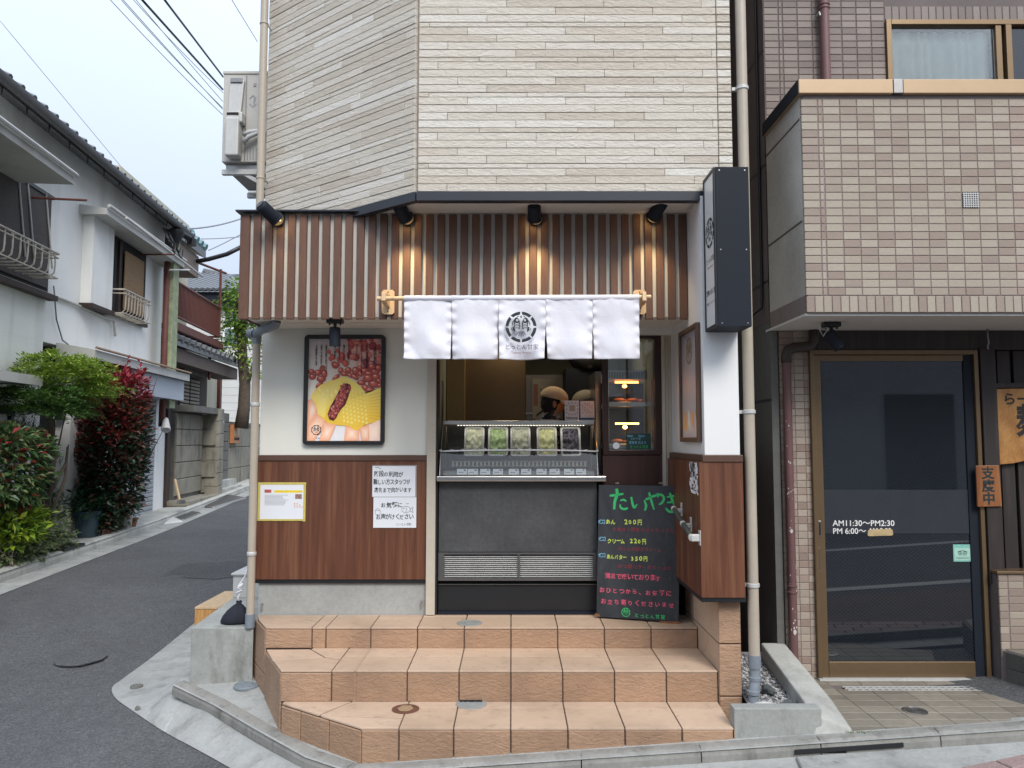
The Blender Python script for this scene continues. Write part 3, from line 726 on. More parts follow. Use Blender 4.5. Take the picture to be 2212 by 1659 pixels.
q = PZ(1018, 1511, Z1); s_ = MB().box(q.x - .065, q.x + .065, Y2 - .012, Y2 - .001, Z1 + .001, Z1 + .012).build('floor_slot', M['black']); tag(s_, 'thin dark bar at the foot of the middle riser behind the grey lid', 'bar')

# concrete block left of the steps, wooden step and electrical cabinet behind it
cb = MB(); cb.prism([(-2.175, 5.32, H - 1.76), (-1.752, 5.32, H - 1.76), (-1.790, 5.42, H - 1.76), (-1.790, 5.60, H - 1.76), (-1.83, 7.0, H - 1.76), (-2.30, 7.0, H - 1.76)], (0, 0, .48))
cb = cb.build('concrete_block', M['conc'], None, bevel=.006); tag(cb, 'grey concrete block with a dark stain beside the left end of the steps', 'block')
pl_z = H - 1.28
bs = thing('wooden_step', 'light wooden step box behind the concrete block on the side street', 'step box', (-2.55, 6.9, H - 1.7))
q = PZ(425, 1311, H - 1.33); q2 = PZ(520, 1277, H - 1.33)
# planks run away from the viewer
bx0, bx1, by0, by1, bz = -2.96, -2.25, 7.3, 8.05, H - 1.566
for k in range(3):
    ww = (bx1 - bx0) / 3
    tile('plank', M['pale_wood'], bs, (bx0 + ww * (k + .5), (by0 + by1) / 2, bz - .02), (1, 0, 0), (0, 1, 0), (0, 0, 1), ww - .006, by1 - by0, .02)
    tile('front_board', M['bench_wood'], bs, (bx0 + ww * (k + .5), by0 + .022, bz - .125), (1, 0, 0), (0, 0, 1), (0, -1, 0), ww - .006, .20, .02)
MB().box(bx0, bx1, by0 + .03, by1, H - 1.80, bz - .025).build('step_body', M['bench_wood'], bs)
ec = thing('meter_box', 'small grey cabinet with a pale top beside the left wall of the shop', 'cabinet', (-2.0, 6.6, H - 1.28))
MB().box(-2.25, -1.88, 6.3, 6.7, H - 1.28, H - 1.10).build('body', M['galv'], ec, bevel=.005); MB().box(-2.26, -1.87, 6.28, 6.72, H - 1.099, H - 1.082).build('lid', M['galv'], ec, bevel=.003)
# dark drawstring bag with white cord
bg_ = thing('drawstring_bag', 'dark navy drawstring bag tied with a white cord on the concrete block', 'bag', (-1.93, 5.5, pl_z))
m = MB(); prof = [(.001, 0), (.078, .001), (.088, .018), (.082, .05), (.062, .085), (.036, .115), (.014, .135), (.020, .150), (.012, .155)]
n = 36; vs = []
for (r, h) in prof:
    for k in range(n):
        a = 2 * math.pi * k / n; rr = r * (1 + .10 * math.sin(7 * a) * (h / .15)) * (1.12 if math.cos(a) < 0 else .92)
        vs.append((-1.90 + rr * math.cos(a) * 1.02 - .03 * (1 - h / .15) * (1 if math.cos(a) < 0 else 0), 5.455 + rr * .8 * math.sin(a), pl_z + h))
m.add(vs, [(i * n + k, i * n + (k + 1) % n, (i + 1) * n + (k + 1) % n, (i + 1) * n + k) for i in range(len(prof) - 1) for k in range(n)])
m.build('pouch', plain('navy_fabric', (.010, .012, .022), .85, var=.2, scale=30, bump=.4), bg_, smooth='full')
top = Vector((-1.90, 5.455, pl_z + .145))
pts = [top, top + Vector((-.012, 0, .03)), top + Vector((.008, .0, .07)), top + Vector((-.01, 0, .11)), top + Vector((.03, .01, .17)), top + Vector((.06, .0, .25)), top + Vector((.085, .02, .33))]
MB().tube(pts, .0055, 6).build('cord', M['cloth'], bg_, smooth='full')
MB().tube([top + Vector((-.02, -.01, .06)), top + Vector((.02, -.01, .085)), top + Vector((-.01, -.012, .10)), top + Vector((.025, -.01, .125))], .008, 6).build('knot', M['cloth'], bg_, smooth='full')

# ================================================================== SHOP BUILDING
sb = thing('shop_building', 'narrow corner shop building clad upstairs in pale split-stone strips over a recessed ground floor', 'building', (0, 6.5, H - 1.22))
YW = 5.45; YS = 4.55; YF = 4.87; XL = -1.78; ZS = H + 1.474; ZT = H + 6.2
XC = -.575; XSR = 1.337
ZB = H + .782                                         # underside of the slatted fascia
m = MB()   # upper storey body
m.prism([(XC, YS + .02, ZS), (XSR, YS + .02, ZS), (XSR, 13, ZS), (XL, 13, ZS), (XL, YW + .03, ZS)], (0, 0, ZT - ZS)); m.build('upper_wall', M['joint'], sb)
# siding strips
PER = .2215; rows = []
z = ZS + .012; k = 1
hs = [.048, .048, .048, .048, .0295]
while z < H + 3.42:
    h = hs[k % 5]; rows.append((z, h, k)); z += h; k += 1
    if k % 5 == 0: pass
offs = [.0, .423, .125, .30, .49, .115, .268, .03, .385, .20]
chu = Vector((XL - XC, YW + .02 - YS, 0)); chL = chu.length; chu.normalize(); chn = Vector((chu.y, -chu.x, 0));
if chn.y > 0: chn = -chn
LS = .598
for (z, h, k) in rows:
    of = (808 * 0 + [808, 240, 648, 405, 85, 567, 323, 730, 160, 505][k % 10]) / 816 * LS
    x = XC + .006 - LS + of
    gp = .0022; zc = z + h / 2
    while x < 1.250:
        a = max(x, XC + .006); b = min(x + LS, 1.250)
        if b - a > .012:
            tile('stone_strip', M['siding'], sb, ((a + b) / 2, YS + .02, zc), (1, 0, 0), UP, (0, -1, 0), round(b - a - gp, 3), h - .0030, .020 + R.choice((0, .0012, .0025)), .002)
        x += LS
    x = -LS + ((of * 1.7 + .19) % LS)
    while x < chL:
        a = max(x, .006); b = min(x + LS, chL)
        if b - a > .012:
            c = Vector((XC, YS + .02, zc)) + chu * ((a + b) / 2)
            tile('stone_strip', M['siding'], sb, c, chu, UP, chn, round(b - a - gp, 3), h - .0030, .020 + R.choice((0, .0012, .0025)), .002)
        x += LS
    tile('corner_stone', M['siding'], sb, (1.295, YS + .02, zc), (1, 0, 0), UP, (0, -1, 0), .082, h - .0042, .022, .004)
# plain siding continuing above the view
m = MB(); zt = rows[-1][0] + rows[-1][1]
m.prism([(XC, YS - .002, zt + .002), (XSR, YS - .002, zt + .002), (XSR, YS + .06, zt + .002), (XL, YW + .05, zt + .002), (XL - .01, YW, zt + .002)], (0, 0, ZT - zt)); m.build('upper_cladding', M['siding'], sb)
# black-blue flashing at the foot of the siding
fl = MB(); t_ = .045
fl.box(XC, 1.215, YS - .012, YS + .05, ZS - .045, ZS + .010)
a0 = Vector((XC, YS - .012, 0)); 
for (o0, o1, za, zb_) in ((-.012, .06, -.045, .010),):
    p = [Vector((XC, YS, 0)) + chn * .012, Vector((XC, YS, 0)) + chn * .012 + chu * .72, Vector((XC, YS, 0)) - chn * .05 + chu * .72, Vector((XC, YS + .04, 0))]
    fl.prism([(q.x, q.y, ZS - .045) for q in p], (0, 0, .055))
fl.build('flashing', M['trimdark'], sb)
MB().box(1.10, XSR, YS - .008, YS + .02, ZS - .012, ZS + .012).build('flashing_end', M['trimdark'], sb)
MB().prism([(XC + .02, YS + .052, ZS - .02), (1.30, YS + .052, ZS - .02), (1.30, YW + .3, ZS - .02), (XL + .02, YW + .3, ZS - .02), (XL + .05, YW + .06, ZS - .02)], (0, 0, .016)).build('upper_soffit', M['soffit'], sb)
# ground-floor left wall
m = MB(); m.box(XL, -.595, YW, YW + .12, H - .116, ZB + .02); m.build('poster_wall', M['cream_wall'], sb)
m = MB(); m.box(XL, XL + .10, YW + .121, 12.5, H - 1.3, ZS - .03); m.build('left_wall', M['white_wall'], sb)
MB().box(XL - .012, -.60, YW - .030, YW + .10, H - .156, H - .117).build('dado_trim', M['brown_trim'], sb, bevel=.003)
MB().box(XL - .018, -.60, YW - .022, YW + .10, H - .977, H - .158).build('dado_panel', M['panel_wood'], sb)
MB().box(XL - .018, -.60, YW - .014, YW + .10, H - 1.004, H - .978).build('drip_edge', M['black'], sb)
MB().box(XL + .012, -.60, YW + .004, YW + .12, H - 1.40, H - 1.005).build('base_wall', M['conc_wall'], sb)
for px, py in ((567, 1311), (911, 1305)):
    q = PY(px, py, YW); m = MB(); m.cyl((q.x, YW - .018, q.z - .015), (q.x, YW - .018, q.z + .02), .006, n=8); m.cyl((q.x, YW + .005, q.z + .02), (q.x, YW - .018, q.z + .02), .005, n=8); m.build('wall_hook', M['steel'], sb, smooth=True)
MB().box(-.598, -.535, YW - .035, YW + .11, Z3 + .004, ZB + .01).build('door_post', M['cream_metal'], sb, bevel=.003)
MB().box(-.534, -.522, YW + .0, YW + .11, Z3 + .004, ZB + .01).build('post_edge', M['black'], sb)
# soffit below the fascia and fascia body
MB().box(-1.742, 1.13, YF + .04, YW + .05, ZB, ZB + .02).build('lower_soffit', M['soffit'], sb)
MB().box(-1.742, 1.13, YF + .03, YF + .05, ZB - .004, ZS - .02).build('fascia_board', M['slat_back'], sb)
MB().box(-1.75, -1.74, YF + .051, YW + .1, ZB - .01, ZS - .02).build('fascia_end', M['slat'], sb)
MB().box(-1.775, -.80, YF - .025, YW - .0, ZS - .019, ZS - .009).build('fascia_cap', M['trimdark'], sb)
NS = 39; pit = (1.125 + 1.742) / (NS - .36)
slx = []
for k in range(NS):
    x0 = -1.742 + pit * k; wd = .048 if k else .062
    if k == 0: x0 -= .012
    tile('slat', M['slat'], sb, (x0 + wd / 2, YF + .03, (ZB - .02 + ZS - .03) / 2), (1, 0, 0), UP, (0, -1, 0), wd, ZS - .03 - ZB + .02, .020, .003)
# small ceiling beam & brown joint lines in the soffit
MB().box(-.60, 1.13, YW - .09, YW - .0, ZB - .05, ZB - .001).build('lintel', M['white_wall'], sb)
MB().box(-1.55, -.75, YF + .30, YF + .306, ZB - .003, ZB).build('soffit_joint', M['slat_back'], sb)
# right wing wall
MB().box(1.131, XSR, YS - .02 + .0, 9.0, H - .095, ZS - .02).build('right_wall', M['white_wall'], sb)
MB().box(1.112, XSR + .012, YS - .042, YW + .02, H - .137, H - .096).build('dado_trim', M['brown_trim'], sb, bevel=.003)
MB().box(1.095, XSR + .010, YS - .035, YW + .02, H - .916, H - .1375).build('dado_panel', M['panel_wood'], sb)
m = MB(); m.box(1.097, XSR + .016, YS - .028, YW + .01, H - .943, H - .9165); m.build('drip_edge', M['black'], sb)
m = MB(); m.box(XR + .012, XSR + .0, 4.585 + .012, 9, H - 1.80, H - .944); m.build('tiled_base', M['grout'], sb)
zz = [H - 1.74, H - 1.496, H - 1.197, H - .945]
for z0, z1 in zip(zz[:-1], zz[1:]):
    ptile('base_tile', M['stepface'], sb, [(XR + .003, 4.597, z0 + G), (XSR, 4.597, z0 + G), (XSR, 4.597, z1 - G), (XR + .003, 4.597, z1 - G)], (0, -1, 0), .011, .004)
ylist = [4.588, 4.89, 5.19, 5.46]
for a, b in zip(ylist[:-1], ylist[1:]):
    for z0, z1 in zip(zz[:-1], zz[1:]):
        ptile('base_tile', M['steptop'], sb, [(XR + .012, b - G, z0 + G), (XR + .012, a + G, z0 + G), (XR + .012, a + G, z1 - G), (XR + .012, b - G, z1 - G)], (-1, 0, 0), .009, .002)
# ---- counter front
xl, xr = -.520, .655
m = MB(); m.box(xl, xr, YW + .06, YW + .10, Z3 - .0, H - .31); m.build('counter_core', M['dark_in'], sb)
MB().box(xl + .004, .60, YW + .02, YW + .06, H - .795, H - .302).build('stone_panel', M['slab'], sb, bevel=.002)
lg = MB(); lg.box(xl - .006, .660, YW - .055, YW + .12, H - .299, H - .262); lg.build('counter_ledge', M['steel'], sb, bevel=.006)
for z0, z1, mt in ((H - .811, H - .797, 'steel_dark'), (H - .992, H - .972, 'steel_dark')):
    MB().box(xl + .004, .60, YW + .012, YW + .06, z0, z1).build('grille_rail', M[mt], sb)
for xa, xb in ((xl + .004, xl + .045), (.04, .055), (.57, .60)):
    MB().box(xa, xb, YW + .014, YW + .058, H - .9715, H - .8115).build('grille_stile', M['steel_dark'], sb)
for k in range(11):
    zc = H - .822 - k * .0138
    m = MB(); m.hexa([(xl + .046, YW + .02, zc - .008), (.568, YW + .02, zc - .008), (.568, YW + .045, zc - .001), (xl + .046, YW + .045, zc - .001), (xl + .046, YW + .02, zc - .0055), (.568, YW + .02, zc - .0055), (.568, YW + .045, zc + .0015), (xl + .046, YW + .045, zc + .0015)])
    m.build('grille_louvre', M['galv'], sb)
MB().box(xl + .004, .655, YW + .03, YW + .058, Z3 + .02, H - 1.021).build('kick_panel', M['black'], sb)
MB().box(xl + .004, .655, YW + .015, YW + .058, H - 1.020, H - 1.016).build('kick_edge', M['steel_dark'], sb)
MB().box(xl + .004, 1.06, YW + .0, YW + .06, Z3 + .001, Z3 + .018).build('sill', M['navy'], sb)
# ---- window cabinet on the right of the counter
fx0, fx1 = .645, 1.058; fz0, fz1 = H - .115, ZB - .03
for a in (((fx0, fx0 + .038, fz0, fz1)), ((fx1 - .045, fx1, fz0, fz1)), ((fx0 + .0385, fx1 - .0455, fz0, fz0 + .035)), ((fx0 + .0385, fx1 - .0455, fz1 - .04, fz1))):
    MB().box(a[0], a[1], YW - .01, YW + .06, a[2], a[3]).build('window_frame', M['frame_dark'], sb, bevel=.003)
MB().box(fx0 + .036, fx1 - .043, YW + .030, YW + .034, fz0 + .034, fz1 - .039).build('window_pane', M['win_glass'], sb)
MB().box(fx0 - .003, fx1 + .002, YW - .0, YW + .06, Z3 + .02, fz0 - .004).build('lower_panel', M['panel_dark'], sb)
for a, b in ((1.060, 1.085), (1.088, 1.105), (1.107, 1.13)):
    MB().box(a, b, YW - .02 + (a - 1.06) * .3, YW + .08, Z3 + .004, ZB - .001).build('cream_column', M['cream_metal'], sb, bevel=.002)
# ---- room shell
rm = MB(); Yr = 7.6
rm.box(-.60, 1.13, Yr, Yr + .1, Z3 - .02, H + 1.1); rm.box(-.62, -.54, YW + .121, Yr, Z3 - .02, H + 1.1); rm.box(1.05, 1.13, YW + .09, Yr, Z3 - .02, H + 1.1)
rm.build('room_wall', plain('dim_room_wall', (.30, .32, .26), .7, var=.03), sb)
MB().box(-.62, 1.13, YW - .0, Yr + .1, H + .95, H + 1.0).build('room_ceiling', plain('room_ceiling_paint', (.4, .4, .36), .8), sb)
MB().box(-.62, 1.13, YW + .101, Yr + .1, Z3 - .04, Z3 - .002).build('room_floor', M['dark_in'], sb)
# ================================================================== THINGS ON AND IN THE SHOP
# pipes
def pipe_thing(name, label, parts, loc):
    t = thing(name, label, 'pipe', loc)
    for nm, pts, r, mt in parts: MB().tube(pts, r, 16).build(nm, M[mt], t, smooth=True)
    return t
lp = thing('downpipe', 'beige downpipe with a grey elbow on the left corner of the shop', 'pipe', (-1.78, 5.33, pl_z))
zE = ZB - .055
MB().tube([(-1.78, 5.33, pl_z + .09), (-1.78, 5.33, zE - .05)], .027, 18).build('lower_pipe', M['pipe'], lp, smooth=True)
MB().tube([(-1.78, 5.33, pl_z), (-1.78, 5.33, pl_z + .09)], .033, 18).build('foot_socket', M['pipe_grey'], lp, smooth=True)
MB().tube([(-1.78, 5.33, zE - .07), (-1.78, 5.33, zE - .02), (-1.775, 5.31, zE), (-1.74, 5.25, zE + .01), (-1.64, 5.13, zE + .015), (-1.58, 5.10, zE + .03), (-1.57, 5.09, ZB - .001)], .030, 14).build('elbow', M['pipe_grey'], lp, smooth=True)
MB().tube([(-1.84, 5.33, zE + .004), (-1.80, 5.32, zE)], .030, 14).build('elbow_stub', M['pipe_grey'], lp, smooth=True)
for zc in (H - .80, H + .22): MB().lathe((-1.78, 5.33, zc), [(.029, 0), (.032, .004), (.032, .024), (.029, .028)], 18).build('pipe_clip', M['galv'], lp, smooth=True)
lu = thing('downpipe', 'beige downpipe running up past the outdoor unit at the left edge of the stone cladding', 'pipe', (-1.79, 5.36, ZS))
MB().tube([(-1.79, 5.36, ZS - .01), (-1.79, 5.36, ZT)], .0275, 18).build('pipe_run', M['pipe'], lu, smooth=True)
for zc in (H + 1.84, H + 2.98):
    MB().lathe((-1.79, 5.36, zc), [(.029, 0), (.032, .003), (.032, .012), (.029, .015)], 18).build('pipe_clip', M['pipe'], lu, smooth=True)
    MB().cyl((-1.77, 5.38, zc + .008), (-1.765, 5.50, zc + .008), .006, n=8).build('clip_bracket', M['galv'], lu)
rp = thing('downpipe', 'tall cream downpipe with grey bent foot right of the white wall', 'pipe', (1.405, 4.56, H - 1.55))
MB().tube([(1.405, 4.56, H - 1.255), (1.405, 4.56, ZT)], .032, 20).build('pipe_run', M['pipe'], rp, smooth=True)
MB().tube([(1.405, 4.56, H - 1.325), (1.405, 4.56, H - 1.25)], .0365, 20).build('socket', M['pipe_grey'], rp, smooth=True)
MB().tube([(1.405, 4.56, H - 1.325), (1.405, 4.555, H - 1.385), (1.398, 4.545, H - 1.42), (1.388, 4.535, H - 1.45), (1.385, 4.53, H - 1.54)], .031, 16).build('bend', M['pipe_grey'], rp, smooth=True)
for zc in (H - 1.395, H - 1.465): MB().lathe((1.403 if zc > H - 1.43 else 1.386, 4.553 if zc > H - 1.43 else 4.53, zc), [(.032, 0), (.036, .003), (.036, .022), (.032, .025)], 18).build('collar', M['pipe_grey'], rp, smooth=True)
for zc in (H - .865, H + .145, H + 2.12):
    MB().lathe((1.405, 4.56, zc), [(.033, 0), (.038, .003), (.038, .022), (.033, .025)], 18).build('pipe_clip', M['galv'], rp, smooth=True)
    MB().box(1.345, 1.38, 4.565, 4.59, zc + .002, zc + .022).build('clip_bracket', M['galv'], rp)
# drain cap and gravel bed beside it
gb = drape([(1.345, 4.285), (1.70, 4.285), (1.70, 5.25), (1.345, 5.25)], lambda x, y: H - 1.535 + .12 * (y - 4.3), 0, .12).build('gravel_bed', M['gravel'], None); gb['kind'] = 'structure'
gm = MB(); rr = random.Random(5)
M['stones'] = vc('gravel_stones', .8)
gm.c = []
for _ in range(1500):
    x = rr.uniform(1.345, 1.69); y = rr.uniform(4.29, 5.2); s = rr.uniform(.005, .012); b_ = rr.choice((.12, .2, .3, .42, .5)); gm.col = (b_, b_ * .99, b_ * .98)
    gm.ell((x, y, H - 1.533 + .12 * (y - 4.3) + s * .3), s * rr.uniform(.8, 1.4), s, s * .7, 5, 3, Matrix.Rotation(rr.random() * 6, 3, (.3, .5, 1)))
gm.build('gravel', M['stones'], None)['kind'] = 'stuff'
dc = thing('drain_cover', 'round grey plastic drain cap on the gravel at the foot of the cream downpipe', 'drain cover', (1.425, 4.40, H - 1.50))
MB().lathe((1.425, 4.40, H - 1.53), [(.082, 0), (.082, .035), (.074, .045), (.060, .045), (.058, .040), (.001, .040)], 28).build('cap', M['galv'], dc, smooth=True)
MB().lathe((1.425, 4.40, H - 1.56), [(.070, 0), (.070, .03)], 28).build('neck', M['pipe_grey'], dc, smooth=True)
for k, (x, y, s, lb) in enumerate(((1.56, 4.42, .07, 'dark grey angular rock beside the round drain cap'), (1.50, 4.62, .05, 'flat dark rock on the gravel behind the bent pipe foot'))):
    m = MB(); m.ell((x, y, H - 1.50 + .03 * k), s, s * .8, s * .55, 7, 5, Matrix.Rotation(.6 + k, 3, (.2, .3, 1)))
    m.v = [v + Vector((rr.uniform(-1, 1), rr.uniform(-1, 1), rr.uniform(-1, 1))) * s * .08 for v in m.v]
    tag(m.build('rock', plain('dark_rock%d' % k, (.07, .08, .08), .85, var=.3, scale=15)), lb, 'rock')
# low concrete block and sloping kerb wall on the right
lb = MB().box(1.18, 1.645, 4.20, 4.285, H - 1.66, H - 1.432).build('planter_edge', M['conc'], None, bevel=.004); tag(lb, 'low grey concrete block between the steps and the sloping kerb wall', 'block')
m = MB(); m.add([(1.60, 4.18, H - 1.62), (1.80, 4.165, H - 1.62), (1.79, 5.12, H - 1.62), (1.62, 5.12, H - 1.62), (1.60, 4.22, H - 1.455), (1.80, 4.18, H - 1.535), (1.775, 5.12, H - 1.325), (1.62, 5.12, H - 1.325), (1.79, 4.42, H - 1.455), (1.605, 4.42, H - 1.425)],
      [(0, 1, 5, 4), (1, 2, 6, 8, 5), (2, 3, 7, 6), (3, 0, 4, 9, 7), (4, 5, 8, 9), (9, 8, 6, 7), (0, 3, 2, 1)])
tag(m.build('kerb_wall', M['conc_pale'], None, bevel=.012), 'rough pale concrete kerb wall sloping down between the two buildings', 'kerb wall')

# ---- spotlights
M['lamp_lens'] = emis('warm_lamp_lens', (1, .62, .25), 6)
def spot(head_top, head_bot, base, label, group, glow=True, power=2.2, cableonly=False):
    t = thing('spotlight', label, 'spotlight', base, group)
    b = Vector(base)
    MB().cyl(b + Vector((0, .0, 0)), b + Vector((0, -.022, 0)), .048, .046, 24).build('mount_plate', M['black'], t, smooth=True)
    power *= 1.0; m = MB()
    for k in range(3):
        a = rad(90 + 120 * k); c = b + Vector((.028 * math.cos(a), -.022, .028 * math.sin(a))); m.cyl(c, c + Vector((0, -.004, 0)), .005, n=8)
    m.build('mount_screw', M['steel'], t)
    p, q = Vector(head_top), Vector(head_bot); ax = (q - p).normalized(); L = (q - p).length
    MB().tube([b + Vector((0, -.02, 0)), b + Vector((0, -.055, .01)), p.lerp(q, .72)], .013, 10).build('swivel_arm', M['black'], t, smooth=True)
    MB().lathe(p, [(.001, -.001), (.030, 0), (.036, .004), (.041, .010), (.042, .03), (.042, L - .012), (.044, L - .010), (.044, L), (.038, L), (.036, L - .02)], 24, axis=ax, caps=False).build('lamp_head', M['navy'], t, smooth=True)
    MB().lathe(p - ax * .002, [(.026, 0), (.026, -.004), (.001, -.004)], 20, axis=ax).build('rear_cap', M['black'], t, smooth=True)
    MB().cyl(q - ax * .016, q - ax * .014, .035, n=20).build('lens', M['lamp_lens'] if glow else M['black'], t)
    if glow:
        ld = bpy.data.lights.new('spot_bulb', 'SPOT'); ld.energy = power; ld.spot_size = rad(84); ld.spot_blend = 1; ld.color = (1, .73, .38); ld.shadow_soft_size = .02
        lo = bpy.data.objects.new('bulb', ld); COL.objects.link(lo); lo.parent = t; lo.location = q + ax * .02 + Vector((0, -.10, -.03)) - b
        aim = (Vector((q.x + (q.x - p.x) * .4, YF + .02, q.z - .50)) - q - Vector((0, -.07, 0))).normalized(); lo.rotation_euler = aim.to_track_quat('-Z', 'Y').to_euler()
    return t
gS = 'black spotlights along the top of the slatted fascia'
for (bx_, by_, tx, ty, lbl, pw) in ((600, 474, 562, 442, 'leftmost black spotlight on the slats, its head tipped far to the left', 1.2),
                               (880, 472, 860, 442, 'black spotlight second from the left, above the left end of the white curtain', 9),
                               (1157, 472, 1154, 442, 'upright black spotlight on the slats above the middle of the white curtain', 9),
                               (1412, 468, 1432, 435, 'rightmost black spotlight on the slats, its head tipped right near the black sign box', 7)):
    b = PY(bx_, by_, YF); b.y = YF; tp = PY(tx, ty, YF - .16)
    bt = PY(bx_ + (bx_ - tx) * .02 - 3, by_ + 2, YF - .065)
    spot(tp, bt, b, lbl, gS, True, pw)
# hanging spotlight under the fascia
def hang_spot(q, label, head_dir, cord=False, body='navy', name='spotlight'):
    t = thing(name, label, 'spotlight', q)
    q = Vector(q); MB().box(q.x - .052, q.x + .052, q.y - .03, q.y + .03, q.z - .030, q.z - .001).build('mount_box', M['black'], t, bevel=.004)
    for s in (-1, 1): MB().cyl(q + Vector((s * .035, 0, -.03)), q + Vector((s * .035, 0, -.042)), .006, n=8).build('mount_nut', M['black'], t)
    MB().tube([q + Vector((0, 0, -.03)), q + Vector((0, 0, -.085))], .011, 10).build('stem', M['black'], t, smooth=True)
    ax = Vector(head_dir).normalized(); p = q + Vector((0, -.0, -.085)) - ax * .03; L = .125
    MB().lathe(p, [(.001, -.002), (.028, 0), (.034, .005), (.036, .02), (.036, L - .01), (.038, L), (.032, L), (.03, L - .02), (.001, L - .02)], 24, axis=ax).build('lamp_head', M[body], t, smooth=True)
    if cord: MB().tube([q + Vector((-.03, 0, -.03)), q + Vector((-.075, -.01, -.05)), q + Vector((-.06, -.02, -.09)), p + Vector((-.02, -.03, .01)), p], .006, 6).build('cord', M['galv'], t, smooth='full')
    return t
q = PY(724, 684, 5.0); q.z = ZB
hang_spot(q, 'black spotlight hanging under the slatted fascia in front of the red bean poster', (0, .08, -1))

# ---- curtain and its rod
YN = 4.70; zr = H + .861
rd_ = thing('curtain_rod', 'pale wooden rod on two wooden brackets carrying the white shop curtain', 'rod', (0, YN, zr))
xa, xb = PY(815, 646, YN).x, PY(1406, 641, YN).x
MB().cyl((xa, YN, zr), (xb, YN, zr + .01), .0135, n=16).build('rod', M['pale_wood'], rd_, smooth=True)
for px in (839, 1381):
    x = PY(px, 655, YF).x; m = MB(); c = .012
    m.prism([(x - .040, YF - .001, zr - .072 + c), (x - .040 + c, YF - .001, zr - .072), (x + .040 - c, YF - .001, zr - .072), (x + .040, YF - .001, zr - .072 + c), (x + .040, YF - .001, zr + .085 - c), (x + .040 - c, YF - .001, zr + .085), (x - .040 + c, YF - .001, zr + .085), (x - .040, YF - .001, zr + .085 - c)], (0, -.016, 0))
    m.build('bracket_plate', M['pale_wood'], rd_)
    m = MB(); m.prism([(x - .013, YF - .017, zr - .03), (x - .013, YF - .017, zr + .055), (x - .013, YN - .02, zr + .036), (x - .013, YN - .03, zr - .018), (x - .013, YN + .02, zr - .030)], (.026, 0, 0)); m.build('bracket_arm', M['pale_wood'], rd_, bevel=.004)
    m = MB()
    for dz in (.07, -.055): m.cyl((x, YF - .017, zr + dz), (x, YF - .020, zr + dz), .004, n=8)
    m.build('screw', M['black'], rd_)
cu = thing('shop_curtain', 'white cotton shop curtain slit into five panels with a dark round fish crest', 'curtain', (0.06, YN, zr))
ztop, zbot, zslit = zr + .018, H + .483, H + .70
edges = [PY(p, 700, YN).x for p in (873, 975.5, 1077, 1178.5, 1280, 1381)]
YC = YN - .018
def cloth_y(x, z, k, u):
    d = (ztop - z) / (ztop - zbot)
    y = .011 * math.sin(x * 23 + 1.3 * k) * d + .007 * noise.noise(Vector((x * 9 + k * 5, z * 7, k))) * (d + .2) * 3.0
    y += .010 * math.exp(-((u) / .09) ** 2) * math.sin(z * 95 + k) * .45 + .010 * math.exp(-((1 - u) / .09) ** 2) * math.sin(z * 90 + 2 * k) * .45
    y += .006 * abs(math.sin((u - .5) * 3 + (z * 9))) * d
    if d < .14: y += .003 * math.sin(x * 85) * (1 - d / .14)
    return YC - y * 1.25 + .012
for k in range(5):
    x0, x1 = edges[k], edges[k + 1]; nx, nz = 36, 48; m = MB()
    vs = []
    for j in range(nz + 1):
        z = ztop + (zbot - ztop) * j / nz
        gap = 0 if z > zslit else (zslit - z) / (zslit - zbot)
        gl = (0 if k == 0 else [.0, .006, .005, .011, .008][k]) * gap; gr = (0 if k == 4 else [.006, .005, .010, .008, 0][k]) * gap
        for i in range(nx + 1):
            u = i / nx; x = x0 + gl + (x1 - gr - x0 - gl) * u
            zz_ = z - (.010 * (k == 2) * (1 - (2 * u - 1) ** 2) * .3 + .006 * noise.noise(Vector((x * 4, 0, k)))) * (j / nz) + .004 * (abs(u - .5) * 2) ** 3 * (j / nz)
            vs.append((x, cloth_y(x, z, k, u), zz_))
    m.add(vs, [(j * (nx + 1) + i, j * (nx + 1) + i + 1, (j + 1) * (nx + 1) + i + 1, (j + 1) * (nx + 1) + i) for j in range(nz) for i in range(nx)])
    o = m.build('cloth_panel', M['cloth'], cu, smooth='full')
    sm = o.modifiers.new('thick', 'SOLIDIFY'); sm.thickness = .0015
    # hems: folded bottom and side edge
    hm = MB(); pts = [Vector(vs[nz * (nx + 1) + i]) for i in range(nx + 1)]
    hm.add([p + Vector((0, -.0012, .001)) for p in pts] + [p + Vector((0, -.0024, .010)) for p in pts], [(i, i + 1, nx + 2 + i, nx + 1 + i) for i in range(nx)])
    hm.build('hem', M['cloth'], cu, smooth='full')
MB().tube([(edges[0], YN, zr), (edges[5], YN, zr + .008)], .018, 14).build('rod_sleeve', M['cloth'], cu, smooth='full')
cc = PY(1125.5, 707, YC - .02); cc.y = YC - .034
crest(cu, cc, (1, 0, 0), UP, (0, -1, 0), .094, 'crest', M['ink'], M['paper'], .0008)
def curtain_text(txt, px, py, size, width, mt, nm):
    p = PY(px, py, YC - .034); m = MB(); write(m, txt, p, (1, 0, 0), UP, size, width); m.build(nm, M[mt], cu)
curtain_text('とっとん甘家', 1090, 754, .036, .205, 'ink', 'shop_name')
curtain_text('Totton Amaya', 1104, 764, .020, .123, 'ink_red', 'shop_name_latin')

